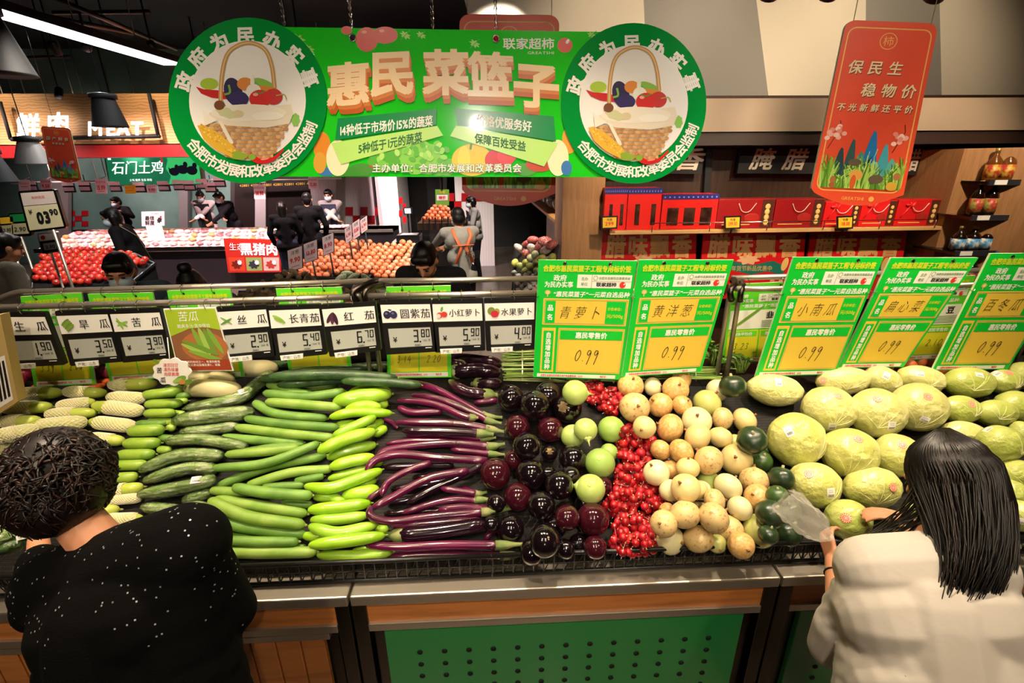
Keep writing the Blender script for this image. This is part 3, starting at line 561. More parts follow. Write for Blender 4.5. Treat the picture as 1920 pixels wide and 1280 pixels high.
# slanted price board at the far left end
B = Board(1.9, [(-60, 600), (0, 590), (34, 752), (-40, 800)], 10, 20); B.base(B.box(0, 0, 10, 20), mat('beige_board', 'c2a56a', .5), .04); B.rect(3, 9, 9, 19, m_paper); 
for k in range(5): B.rect(4 + k, 10, 4.6 + k, 18, m_ink, 2)
B.finish('end_board', 'beige end board with a barcode sheet, cut by the left edge', 'board')
# ================================================================ RAILS
FY, BY = 2.08, 2.2
def rail_pipe(pts, Y, r, lb, bends=None):
    b = MB(); b.tube([onY(x, y, Y) if not isinstance(x, Vector) else x for x, y in pts], r, m_steel, 10)
    return tag(b.build('rail_pipe', origin=onY(*pts[0], Y)), lb, 'rail', 'steel hanging rails')
rail_pipe([(-260, 585), (0, 576), (330, 567), (480, 562), (662, 556)], FY, .0135, 'front steel rail carrying the black price displays at the left')
rail_pipe([(-60, 580), (0, 560), (22, 551), (40, 547), (330, 539), (690, 527)], BY, .0135, 'rear steel rail over the left green price sheets, bent down at its end')
rail_pipe([(683, 555), (850, 552), (1004, 549)], FY, .0135, 'front steel rail carrying the round eggplant and radish price displays')
rail_pipe([(692, 527), (850, 525), (1012, 522)], BY, .0135, 'rear steel rail between the two left posts and the first green board')
rail_pipe([(1380, 541), (1472, 541), (1580, 540)], FY, .0135, 'front steel rail behind the third big green price board')
rail_pipe([(1372, 521), (1480, 518), (1600, 514), (1760, 509), (2050, 500)], BY, .0135, 'rear steel rail running behind the big green boards at the right')
rail_pipe([(1780, 536), (1850, 533), (2050, 527)], FY, .0135, 'front steel rail at the right end behind the last green board')
rail_pipe([(1012, 549), (1200, 545), (1350, 542)], FY + .03, .012, 'front steel rail hidden behind the first two big green boards')
def post(pxs, top, lb):
    P = onY(*pxs, 2.11); P.z = K_.z; T = onY(*top, 2.11); t = root('rail_post', P, lb, 'post', 'steel rail posts'); b = MB(); x = P.x
    for dx in (-.024, .024): b.tube([(x + dx, 2.11, K_.z), (x + dx, 2.11, T.z - .06), (x + dx, 2.105, T.z - .02), (x + dx - .01, 2.085, T.z)], .011, m_steel, 10)
    b.build('upright', t); b = MB(); b.tube(spline([(x - .03, 2.07, T.z - .035), (x - .045, 2.065, T.z + .01), (x - .01, 2.1, T.z + .03), (x + .03, 2.19, T.z + .035), (x + .035, 2.215, T.z + .02)], 14), .014, m_dsteel, 10)
    b.tube(spline([(x + .01, 2.07, T.z - .04), (x + .005, 2.065, T.z + .005), (x + .03, 2.1, T.z + .025), (x + .06, 2.18, T.z + .02)], 14), .013, m_dsteel, 10); b.build('bent_arm', t)
    b = MB(); b.bbox((x - .045, 2.09, K_.z), (x + .045, 2.13, K_.z + .012), m_dsteel, .003); b.build('foot_plate', t)
post((706, 722), (684, 548), 'pair of thin steel uprights with bent arms, between the red and round eggplant displays')
post((1352, 712), (1372, 545), 'pair of thin steel uprights with bent arms, right of the second big green board')
post((-40, 760), (-30, 575), 'pair of thin steel uprights just outside the left edge by the melons')
post((1905, 700), (1915, 530), 'pair of thin steel uprights at the right edge behind the last green board')
def ringset(P, r=.017, wire=.0017):
    b = MB(); P = Vector(P); n = 14
    for i in range(n): pass
    b.tube([P + Vector((.002 * math.sin(i), r * math.cos(2 * math.pi * i / n), r * math.sin(2 * math.pi * i / n) - .006)) for i in range(n + 1)], wire, m_steelp, 5, caps=False); return b
def hang(B, us, v, Y):
    out = []
    for u in us: P = B.w(u, v); out.append(('hanging_ring', ringset((P.x, (P.y + Y) / 2, P.z + .012), .024)))
    return out
# ================================================================ PRICE DISPLAYS
m_lcd = mat('lcd_grey', 'b5b7b0', .25); m_lcdw = mat('lcd_warm', 'b5b7b0', .25); m_seg = mat('lcd_digit', '14130f', .5); m_frame = mat('display_black', '161414', .35)
SEG = {'0': 'abcdef', '1': 'bc', '2': 'abged', '3': 'abgcd', '4': 'fgbc', '5': 'afgcd', '6': 'afgedc', '7': 'abc', '8': 'abcdefg', '9': 'abcdfg'}
def digit(B, ch, u, v, w_, h, mt, lay):
    t = w_ * .26; g = t * .12; hh = h / 2
    S = {'a': (u + g, v, u + w_ - g, v + t), 'g': (u + g, v + hh - t / 2, u + w_ - g, v + hh + t / 2), 'd': (u + g, v + h - t, u + w_ - g, v + h), 'f': (u, v + g, u + t, v + hh - g), 'b': (u + w_ - t, v + g, u + w_, v + hh - g), 'e': (u, v + hh + g, u + t, v + h - g), 'c': (u + w_ - t, v + hh + g, u + w_, v + h - g)}
    for k in SEG[ch]:
        x0, y0, x1, y1 = S[k]; q = .12 * t
        B.let.add([B.w(a + (v + h - c) * .06, c, lay) for a, c in ((x0 + q, y0), (x1 - q, y0), (x1, y0 + q), (x1, y1 - q), (x1 - q, y1), (x0 + q, y1), (x0, y1 - q), (x0, y0 + q))], [(7, 6, 5, 4, 3, 2, 1, 0)], mt)
def icon(B, kind, cx, cy, s):
    E = lambda x, y, a, b_, c, r_=0, l=3: B.ell(cx + x * s, cy + y * s, a * s, b_ * s, mat('icon_' + c, c, .5), l, r_)
    if kind == 'melon': E(-.2, -.3, .75, .42, '8fb43a', -8); E(-.05, .35, .95, .5, 'a5c445', 6, 4)
    elif kind == 'cucumber':
        for k in range(4): E(-.3 + .2 * k, -.4 + .25 * k, .8, .24, ('6f9338', '7da03f')[k % 2], -35, 3 + k)
    elif kind == 'bitter':
        for a, r_ in ((-.2, 70), (.1, 30), (.2, -20)): E(a, .1, .95, .2, ('7fae3d', '93bd4a', '6c9c38')[int(r_) % 3], r_)
    elif kind == 'loofah': E(0, 0, 1, .16, '7fae52', 35); E(0, .1, 1, .16, '5f9140', -25, 4)
    elif kind == 'long': E(-.1, -.15, .95, .28, '9cc25a', 30); E(.1, .15, .9, .28, '8ab548', 25, 4)
    elif kind == 'red':
        for k in range(3): E(-.4 + .4 * k, .1 * k, .3, .95, ('4a2038', '562944', '3d1930')[k], 35 - 22 * k, 3 + k)
    elif kind == 'round': E(-.5, .1, .58, .58, '23203f'); E(.5, .1, .58, .58, '2a2750', 0, 4); E(-.6, -.1, .2, .16, '6a6a9a', 0, 5); E(.4, -.1, .2, .16, '6a6a9a', 0, 5); E(0, -.6, .3, .12, '44406a', 10, 5)
    elif kind == 'radish': E(-.3, .3, .5, .42, 'd5483c'); E(.4, .2, .48, .42, 'cf3a30', 0, 4); E(-.5, .4, .32, .3, 'eed8d0', 0, 5); E(.05, -.6, .18, .4, '6fa24a', 20, 4)
    elif kind == 'fruit': E(-.35, -.2, .6, .6, '7c8a3a'); E(.5, -.1, .45, .5, '9aa050', 0, 4); E(.15, .25, .62, .52, 'c3293c', 0, 5)
def price_display(q, name, price, kind, lb, origin=True):
    B = Board(2.05, q, 100, 100); B.base(rrect(0, 0, 100, 100, 3), m_frame, .02)
    B.rect(1, 9, 97, 42, m_wpl)
    icon(B, kind, 18, 26, 12.5)
    n = len(name); span = {2: 38, 3: 20, 4: 15.5}[n]; x0 = 92 - 6 - span * (n - 1)
    for i, ch in enumerate(name): B.text(ch, x0 + span * i, 26, 19 if n < 4 else 15, m_ink, 3, .012)
    B.cut('name_card', 'name_lettering'); B.rect(10, 53, 92, 88, m_lcd); B.frame(9, 51.5, 93, 89, 1.2, mat('display_bezel', '2b2928', .4), 1)
    a, c = price.split('.'); B.text('¥', 22, 73, 13, m_seg, 3, .02)
    digit(B, a, 57, 56.5, 9.5, 23, m_seg, 3); B.ell(69.5, 79, 1.7, 1.7, m_seg, 3); 
    for i, ch in enumerate(c): digit(B, ch, 72.5 + i * 9.3, 56, 7.2, 15, m_seg, 3)
    B.text('/ 500 克', 81, 77, 5, m_seg, 3); B.text('02051', 64, 85, 4.5, m_seg, 3, .02); B.rect(78, 90.5, 90, 92, m_wpl)
    pt = hang(B, (14, 58), -2, FY)
    if origin:
        tg = MB(); o = Board(2.04, [B.px(10, 94), B.px(54, 94), B.px(53, 103), B.px(11, 103)], 44, 9); 
        o.base(o.box(0, 0, 44, 9), m_wpl, .004); o.text('产地：山东', 22, 4.5, 7, m_ink, 1); tg = o.slab; k = len(tg.v); tg.add(o.let.v, o.let.f, m_ink); pt.append(('origin_tag', tg))
    return B.finish('price_display', lb, 'price display', 'black price displays on the front rail', pic='lcd_screen', let='price_digit_lettering', parts=pt)
PD = (('生瓜', '1.90', 'melon', [(-22, 585), (84, 585), (122, 684), (2, 690)], 'pale melons', True), ('旱瓜', '3.50', 'cucumber', [(102, 583), (202, 580), (231, 678), (132, 686)], 'short cucumbers', True), ('苦瓜', '3.90', 'bitter', [(203, 580), (300, 577), (322, 672), (230, 680)], 'bitter gourd, left of the green poster', False), ('丝瓜', '2.90', 'loofah', [(402, 576), (500, 571), (518, 667), (420, 677)], 'crossed green gourds', True), ('长青茄', '5.40', 'long', [(502, 573), (600, 570), (614, 664), (516, 674)], 'long green eggplants', True), ('红茄', '6.70', 'red', [(601, 571), (704, 565), (715, 657), (618, 669)], 'long purple eggplants, tilted', True), ('圆紫茄', '3.80', 'round', [(711, 562), (808, 561), (820, 659), (724, 665)], 'two round dark eggplants', False), ('小红萝卜', '5.90', 'radish', [(809, 561), (906, 560), (910, 657), (816, 661)], 'small red radishes', True), ('水果萝卜', '4.00', 'fruit', [(907, 560), (1005, 558), (1004, 654), (912, 658)], 'mixed fruit radishes', True))
for nm, pr_, k, q, d, og in PD: price_display(q, nm, pr_, k, f'black price display reading {pr_}, picture of {d}', og)
# green recipe poster and the star tag
B = Board(2.045, [(306, 579), (404, 576), (438, 695), (334, 696)], 100, 118); m_lime = mat('poster_lime', 'a4c02f', .4); B.base(B.box(0, 0, 100, 118), m_wpl, .008); B.rect(2, 2, 98, 116, mat('poster_wood', '8a5a3a', .5), 1)
B.poly([(2, 2), (98, 2), (98, 42), (70, 36), (40, 38), (2, 52)], m_lime, 2); B.text('苦瓜', 44, 15, 20, m_wh, 3, .0, 1, .2); B.text('脆爽多汁·苦中带甘', 50, 33, 8, m_wh, 3, .01, fit=62)
B.cut('heading_print', 'heading_lettering'); B.ell(60, 72, 42, 28, mat('poster_plate', 'b06a3a', .5), 1.5); gg = [mat('poster_gourd_' + c, c, .5) for c in ('7da53c', '9cbf55', '6b9433')]
for i, (x, y, r_) in enumerate(((52, 62, 75), (62, 62, 80), (72, 64, 78), (82, 62, 70))): B.ell(x, y, 26, 5, gg[i % 3], 2.5, r_)
for i, (x, y, r_) in enumerate(((48, 82, 28), (52, 74, 24), (60, 90, 18))): B.ell(x, y, 34, 4.5, gg[(i + 1) % 3], 3, r_)
B.rect(2, 96, 98, 116, mat('poster_brown', '9a3c20', .5), 3.2)
for k, tx in enumerate(('食药两用的食材之一，有清热解毒', '丰富的苦瓜素以及维生素C，消暑', '降糖佳品')): B.text(tx, 6, 100 + 6 * k, 5, m_wh, 4, .01, al='l')
B.finish('recipe_poster', 'lime green poster with a photo of bitter gourds hanging between the black price displays', 'poster', parts=hang(B, (14, 80), 0, FY))
B = Board(1.98, None); cx, cy = 322, 697; m_tg = mat('tag_white', 'f5efe9', .5); pts = []
for i in range(48): a = 2 * math.pi * i / 48; q = 1 + .07 * math.cos(a * 9); pts.append((cx + 35 * q * math.cos(a), cy + 25 * q * math.sin(a)))
B.base(pts, m_tg, .006); B.text('苦', 299, 694, 11, m_ink, 2, .02); B.text('瓜', 306, 712, 11, m_ink, 2, .02)
for k, tx in enumerate(('清苦回甘', '清热祛暑', '肉厚脆嫩')): B.text(tx, 320 + k, 684 + 8.5 * k, 7.5, m_redink, 2, .01, .95)
B.ell(338, 711, 12, 6, gg[0], 2, -25); B.ell(333, 713, 9, 4, gg[1], 3, -20); B.ell(342, 716, 6, 4, mat('tag_cut', 'd98a4a', .5), 3); B.ell(352, 716, 9, 5, gg[2], 2, -15); B.ell(293, 677, 6, 3, gg[2], 2, 30)
st = MB(); st.tube([B.w(318, 672), B.w(300, 640) + Vector((0, .05, 0))], .002, m_wpl, 5); B.finish('star_tag', 'white scalloped tag with red lines and small gourds, hanging below the green poster', 'tag', parts=[('string', st)])
# ================================================================ GREEN PRICE BOARDS
m_gs = mat('board_green', '12bf35', .35); m_gl = mat('board_light_green', '5ed32a', .4); m_by = mat('board_yellow', 'e2c045', .4); m_byt = mat('board_yellow_text', 'cfd92e', .4); m_edge = mat('board_edge', 'c9d9b0', .5); m_rl = mat('logo_red', 'd9392b', .4); m_pale = mat('board_pale', 'e6e6d8', .45); m_dg = mat('grey_green', '7d9a6e', .5)
def hand(B, st, u, v, h, mt, lay, sl=.3):
    """handwritten digits as pen strokes"""
    G = {'0': [[(.5, 0), (.1, .3), (.05, .8), (.35, 1), (.7, .6), (.75, .2), (.5, 0)]], '.': [[(.1, .95), (.2, 1.0)]], '9': [[(.7, .1), (.3, .0), (.1, .3), (.4, .45), (.7, .1), (.6, .6), (.35, 1.3)]], '1': [[(.4, 0), (.35, 1)]], '2': [[(.1, .2), (.4, 0), (.7, .2), (.4, .6), (.05, 1), (.7, .95)]], '3': [[(.1, .1), (.5, 0), (.6, .25), (.3, .45), (.6, .7), (.4, 1), (.05, .9)]], '4': [[(.5, 0), (.1, .6), (.8, .6)], [(.6, .3), (.55, 1.1)]], '7': [[(.05, .05), (.7, 0), (.35, 1)]], '6': [[(.5, 0), (.1, .6), (.3, 1), (.6, .75), (.15, .65)]], '8': [[(.6, .1), (.3, 0), (.2, .25), (.6, .7), (.3, 1), (.1, .75), (.6, .1)]], '5': [[(.7, 0), (.2, .02), (.15, .4), (.6, .55), (.5, .95), (.05, .95)]]}
    for ch in st:
        for s_ in G[ch]: B.stroke([(u + x * h * .62 + (1 - y) * h * sl * .5, v + y * h) for x, y in s_], h * .075, mt, lay, n=12, tgt=B.let)
        u += h * (.35 if ch == '.' else .72)
def logo_strip(B, u0, v0, u1, v1, lay):
    w_ = u1 - u0; h = v1 - v0; B.rect(u0, v0, u1, v1, m_pale, lay); c = mat('rule_grey', '9aa08c', .5); B.rect(u0 + w_ * .26, v0, u0 + w_ * .27, v1, c, lay + 1); B.rect(u0 + w_ * .27, v0 + h * .47, u1, v0 + h * .5, c, lay + 1)
    B.text('主办', u0 + w_ * .13, v0 + h * .3, h * .27, m_dg, lay + 1, .015); B.text('单位', u0 + w_ * .13, v0 + h * .7, h * .27, m_dg, lay + 1, .015)
    B.ring(u0 + w_ * .33, v0 + h * .24, h * .16, h * .16, h * .04, m_dg, lay + 1, 14); B.text('合肥市发展和改革委员会', u0 + w_ * .68, v0 + h * .24, h * .2, m_dg, lay + 1, .02, fit=w_ * .58)
    B.text('联家超柿', u0 + w_ * .54, v0 + h * .72, h * .33, m_ink, lay + 1, .03, fit=w_ * .38); B.ell(u0 + w_ * .84, v0 + h * .74, h * .24, h * .24, m_rl, lay + 1, n=16); B.ell(u0 + w_ * .87, v0 + h * .68, h * .05, h * .08, m_pale, lay + 2, 40, n=8)
def flower(B, u, v, s, lay):
    B.ell(u, v, s, s * .8, mat('flower_gold', 'd8b45a', .5), lay, n=14, wob=.12); B.ell(u, v + s * .1, s * .5, s * .5, mat('flower_in', 'eccfa2', .5), lay + 1, n=10); B.rect(u - s * .2, v + s * .6, u + s * .2, v + s * 1.5, mat('flower_stalk', 'c9c27a', .5), lay)
def price_board(q, name, lb, Y=2.0):
    B = Board(Y, q, 100, 120); B.base(B.box(0, 0, 100, 120), m_gs, .01, m_edge)
    B.text('合肥市惠民菜篮子工程专用标价签', 50, 8.5, 7, m_byt, 2, .035, fit=90); B.text('政府', 23, 18, 6.6, m_wh, 2, .02, 1.05); B.text('为民办实事', 22, 24.8, 6.6, m_wh, 2, .02, fit=30); logo_strip(B, 41, 14.5, 97, 28, 1)
    flower(B, 11, 33, 3, 2); B.text('“惠民菜篮子”一元菜自选品种', 57, 34.5, 6, m_wh, 2, .02, 1.0, .15, fit=80)
    B.cut('header_print', 'header_lettering'); B.rect(7, 39, 97, 66, m_by); B.frame(8.3, 40.3, 95.7, 64.7, .5, m_dg, 2); B.rect(9.5, 41.5, 20, 64, m_gs, 2); B.text('品', 14.8, 48.5, 6.5, m_wh, 3, .03); B.text('名', 14.8, 58, 6.5, m_wh, 3, .03); B.rect(74, 41.5, 94.5, 64, m_gs, 2); B.text('计价单位：', 84, 49, 3.6, m_byt, 3, .02, fit=17); B.text('元/500g', 84, 56, 4.6, m_byt, 3, .02, fit=18)
    n = len(name)
    for i, ch in enumerate(name): B.text(ch, 47 + (i - (n - 1) / 2) * 16, 53, 14, m_ink, 3, -.012, .9, .25)
    B.cut('name_panel_print', 'name_lettering'); B.rect(7, 69, 22, 114, m_by); B.rect(9, 72, 20, 112, m_gs, 2); B.text('自选增加品种', 14.5, 76.5, 6.2, m_wh, 3, .03, vert=6.4)
    B.cut('side_strip_print', 'side_lettering'); B.rect(25, 69, 97, 114, m_by); B.frame(25.8, 69.8, 96.2, 113.2, .4, m_dg, 2); B.rect(27, 71.2, 95, 80.5, m_gs, 2); B.text('惠民零售价', 61, 76, 6.6, m_wh, 3, .03, 1.05)
    hand(B, '0.99', 45, 91, 11, m_ink, 3)
    B.cut('price_panel_print', 'price_lettering'); B.rect(4, 115.6, 93, 119, m_pale); B.text('合肥市发展和改革委员会价格监督电话：12315', 8, 117.4, 2.4, m_rl, 2, .02, al='l', fit=48); B.text('物价员：', 80, 117.4, 2.2, m_rl, 2, .02)
    gs = []
    for u in (27, 73): g = MB(); gs.append(('eyelet', g)); c = B.w(u, 3.5, 1); g.tube([c + Vector((.007 * math.cos(k * R(30)), -.001, .007 * math.sin(k * R(30)))) for k in range(13)], .0022, m_steelp, 5, caps=False); g.lathe([(.005, 0), (.005, .001)], m_black, 10, Matrix.Translation(c) @ Matrix.Rotation(R(90), 4, 'X'))
    for u in (2, 98): wv = MB(); gs.append(('tie_wire', wv)); wv.tube(spline([B.w(u, 36, 1), B.w(u + (2 if u > 50 else -2), 38, 2), B.w(u, 39) + Vector((0, FY - Y, .01))], 8), .0016, m_steelp, 5)
    return B.finish('price_board', lb, 'price board', 'big green price boards', parts=gs)
price_board([(1010, 487), (1195, 489), (1164, 712), (1000, 707)], '青萝卜', 'big green price board reading 0.99 standing nearest the red radish display')
price_board([(1198, 487), (1376, 487), (1314, 697), (1166, 707)], '黄洋葱', 'big green price board reading 0.99 right behind the onions', 1.99)
price_board([(1488, 482), (1657, 482), (1566, 702), (1416, 706)], '小南瓜', 'big green price board reading 0.99, third along, above the oblong cabbage')
price_board([(1671, 483), (1835, 483), (1694, 688), (1572, 690)], '扁心菜', 'big green price board reading 0.99, fourth along, right of two metal posts', 2.03)
price_board([(1858, 475), (2020, 474), (1890, 692), (1748, 694)], '百冬瓜', 'big green price board reading 0.99, cut by the right edge')
def rear_board(q, a, c, lb, name=None, Y=2.185):
    B = Board(Y, q, 100, 118); B.base(B.box(0, 0, 100, 118), m_gl, .008, m_edge); m_y2 = mat('sheet_yellow', 'd5cf2a', .4)
    B.text('合肥市惠民菜篮子工程专用标价签', 50, 9, 7, m_byt, 2, .035, fit=88); B.text('政府', 23, 19, 6, m_wh, 2, .02); B.text('为民办实事', 22, 26, 6, m_wh, 2, .02, fit=30); logo_strip(B, 44, 16, 96, 28, 1)
    flower(B, 12, 33, 2.6, 2); B.text('“惠民菜篮子”惠蒙品种', 55, 34, 6, m_wh, 2, .02, fit=66); B.cut('header_print', 'header_lettering'); B.rect(6, 40, 94, 68, m_pale)
    if name:
        for i, ch in enumerate(name): B.text(ch, 63 + i * 18, 48, 11, m_ink, 2, .03)
        for k in range(6): B.ell(28 + k * 1.5, 54 - k * 1.2, 22, 2.2, gg[k % 3], 2 + k % 2, -38)
        for k in range(5): B.rect(52, 56 + k * 2.2, 92, 56.8 + k * 2.2, m_dg, 2)
    B.cut('name_panel_print', 'name_lettering'); B.rect(6, 70, 49, 110, m_y2); B.rect(51, 70, 94, 110, m_y2); B.rect(8, 71.5, 47, 79, m_gl, 2); B.rect(53, 71.5, 92, 79, m_gl, 2); B.text('市场平均价', 27, 75.5, 5.5, m_wh, 3, .02); B.text('惠民零售价', 72, 75.5, 5.5, m_wh, 3, .02)
    if a: hand(B, a, 16, 89, 9, m_ink, 3)
    if c: hand(B, c, 62, 89, 9, m_ink, 3)
    B.cut('price_panel_print', 'price_lettering'); B.rect(5, 111, 95, 116.5, m_pale); B.text('合肥市发展和改革委员会价格监督电话：12315', 8, 113.8, 3, m_rl, 2, .02, al='l', fit=55); B.text('物价员：', 82, 113.8, 3, m_rl, 2, .02)
    gs = hang(B, (25, 73), 1, BY)
    for u in (25, 73): g = MB(); gs.append(('eyelet', g)); g.lathe([(.006, 0), (.006, .001)], m_black, 10, Matrix.Translation(B.w(u, 4.5, 1)) @ Matrix.Rotation(R(90), 4, 'X'))
    return B.finish('price_sheet_board', lb, 'price board', 'light green price sheets on the rear rail', parts=gs)
rear_board([(38, 556), (153, 549), (179, 720), (64, 726)], '3.39', '2.80', 'light green price sheet reading 3.39 and 2.80 behind the left black displays')
rear_board([(164, 551), (286, 548), (322, 708), (206, 715)], '', '', 'light green price sheet behind the white scalloped tag and the bitter gourd display')
rear_board([(313, 545), (432, 542), (458, 706), (346, 712)], '', '', 'light green price sheet behind the lime green poster')
rear_board([(517, 541), (640, 538), (660, 694), (542, 699)], '', '', 'light green price sheet behind the long green eggplant display')
rear_board([(724, 538), (845, 535), (846, 707), (726, 709)], '3.14', '2.20', 'light green price sheet reading 3.14 and 2.20 behind the round eggplant display')
rear_board([(1368, 533), (1500, 527), (1482, 675), (1350, 681)], '3.23', '2.80', 'light green price sheet with a leek picture, between two big green boards', '韭菜')
rear_board([(1690, 522), (1830, 516), (1778, 672), (1638, 679)], '2.67', '2.10', 'light green price sheet with a potato heading, behind the fourth big green board', '土豆')
# ================================================================ HANGING BANNER
B = Board(2.3, None); m_bg = mat('banner_green', '12c01e', .14, coat=.2, spec=.3, mix=('2ed02a', 1.2, .35, .65)); m_dgr = mat('banner_dark_green', '08903a', .15, coat=.2, spec=.3); m_disc = mat('disc_white', 'f6f2ef', .15, coat=.2, spec=.3)
def circ(cx, cy, rx, ry, n=64): return [(cx + rx * math.cos(2 * math.pi * i / n), cy + ry * math.sin(2 * math.pi * i / n)) for i in range(n)]
B.base([(500, 50), (1150, 60), (1150, 332), (500, 331)], m_bg, .012, m_edge)
for cx, cy, rx, ry in ((466, 189, 148, 155), (1187, 194, 136, 150)):
    s0 = len(B.slab.v); P = [B.w(x, y, 14) for x, y in circ(cx, cy, rx, ry)]; n = len(P); B.slab.add(P, [tuple(range(n - 1, -1, -1))], m_dgr); B.slab.add(P + [p + Vector((0, .018, 0)) for p in P], [(i, (i + 1) % n, n + (i + 1) % n, n + i) for i in range(n)] + [tuple(range(n, 2 * n))], m_dgr)
dk = lambda c, **k: mat('pic_' + c, c, .3, **k)
# flat artwork of the banner: tomatoes, vegetables along the lower edge
for x, y, a, b_ in ((650, 55, 10, 8), (722, 64, 24, 16), (688, 72, 21, 23)): B.ell(x, y + 2, a, b_, dk('cf2a26'), 2)
for x, y in ((683, 60), (716, 58)): B.ell(x, y, 5, 3, dk('e88a78'), 3)
vg = [(604, 275, 16, 28, 'e08a2a'), (600, 305, 12, 20, 'd9a23c'), (634, 300, 22, 34, 'efe9c0'), (640, 302, 12, 18, 'f6f2dc'), (678, 320, 24, 12, '4a8f3a'), (702, 308, 10, 8, 'c04a30'), (748, 282, 46, 28, '74c445'), (790, 296, 40, 32, '86d150'), (720, 300, 30, 20, '58b03a'), (830, 312, 28, 18, '66bd40'), (885, 305, 38, 30, 'e8c52e'), (870, 300, 12, 26, 'f3d84a'), (905, 300, 12, 26, 'd8ae22'), (935, 300, 26, 22, 'd22b36'), (950, 292, 18, 16, 'e0404a'), (985, 318, 22, 12, '4f9a3c'), (1012, 308, 26, 14, 'c04a30'), (1046, 300, 20, 34, 'e9e8bd'), (1050, 302, 10, 20, 'f4f2d8'), (1068, 262, 14, 26, 'e39a30'), (1062, 315, 10, 14, '3a78b8'), (612, 326, 16, 8, '3a78b8'), (655, 326, 22, 8, '3f8f2f')]
for i, (x, y, a, b_, c) in enumerate(vg): y0 = min(y, 330 - b_); B.ell(x, y0, a, b_, dk(c), 2 + i % 3, wob=.08 if c in ('74c445', '86d150', '58b03a', '4a8f3a', '66bd40') else 0)
for i in range(46): x, y = 705 + rnd.random() * 135, 268 + rnd.random() * 50; B.ell(x, y, 7, 5, dk(rnd.choice(('9ade62', '5fb83c', '79cc4a', 'b4e678'))), 5 + i % 3, rnd.random() * 180, n=8, wob=.2)
B.stroke([(882, 280), (884, 268), (892, 260)], 4, dk('3f8f2f'), 6)
for x, y, r_ in ((890, 82, 9), (560, 74, 12), (580, 92, 9), (1110, 66, 8), (760, 66, 9), (790, 66, 8)): B.ell(x, y, r_, r_ * .6, dk('8fd94a'), 2, 30, wob=.3); B.stroke([(x - r_, y + r_), (x + r_, y - r_)], 1.2, dk('4aa52c'), 3)
# big title with its orange depth
B.cut('vegetable_picture_print', 'lettering'); m_ti = mat('title_cream', 'f7d9ae', .2, coat=.2); m_to = mat('title_orange', 'c8601c', .3, coat=.4); m_tm = mat('title_mid', 'dc8434', .3, coat=.4)
for ch, x, y, sz, sk in (('惠', 654, 158, 84, -.09), ('民', 736, 137, 88, -.05), ('菜', 836, 136, 88, 0), ('篮', 920, 141, 88, .03), ('子', 1005, 160, 88, .08)):
    dx = (x - 836) / 836 * -12
    for k in range(7): B.text(ch, x + dx * (7 - k) / 7 + (7 - k) * .4, y + (7 - k) * 2.2, sz, m_to if k < 4 else m_tm, 8 + k, .032, 1.0, skew=sk)
    B.text(ch, x, y, sz, m_ti, 16, .032, 1.0, skew=sk)
B.cut('title_print', 'title_lettering'); m_lg = mat('ribbon_pale', 'b9e77a', .25, coat=.4); m_dg2 = mat('ribbon_dark', '0d8a4a', .25, coat=.4); m_dgt = mat('ribbon_text', '1d6b34', .4)
B.poly([(634, 222), (819, 204), (818, 234), (629, 263)], m_dg2, 9); B.text('14种低于市场价15%的蔬菜', 724, 236, 22, m_wh, 10, .02, .82, skew=-.11, fit=176); B.cut('ribbon_print', 'slogan_lettering')
B.poly([(622, 268), (820, 236), (831, 254), (640, 308)], m_lg, 8); B.text('5种低于1元的蔬菜', 732, 268, 21, m_dgt, 9, .02, .82, skew=-.19, fit=120); B.cut('ribbon_print', 'slogan_lettering')
B.poly([(851, 203), (1038, 218), (1042, 265), (858, 234)], m_dg2, 9); B.text('价格优服务好', 945, 231, 22, m_wh, 10, .02, .82, skew=.13, fit=104); B.cut('ribbon_print', 'slogan_lettering')
B.poly([(855, 236), (1046, 268), (1020, 312), (844, 255)], m_lg, 8); B.text('保障百姓受益', 938, 267, 20, m_dgt, 9, .02, .85, skew=.17, fit=96); B.cut('ribbon_print', 'slogan_lettering')
B.text('主办单位：合肥市发展和改革委员会', 838, 315, 17, mat('outline_green', '2f8f3a', .4), 10, .05, fit=280); B.text('主办单位：合肥市发展和改革委员会', 838, 315, 17, m_wh, 11, .018, fit=280)
B.cut('ribbon_print', 'slogan_lettering'); B.text('联家超柿', 991, 82, 22, m_wh, 3, .015, fit=97); B.text('GREATSHI', 1014, 99, 7, m_wh, 3, .0, fit=50); B.ell(1059, 85, 14, 14, m_rl, 3); B.ell(1064, 78, 3, 5, m_wh, 4, 30, n=10); B.cut('logo_print', 'logo_lettering')
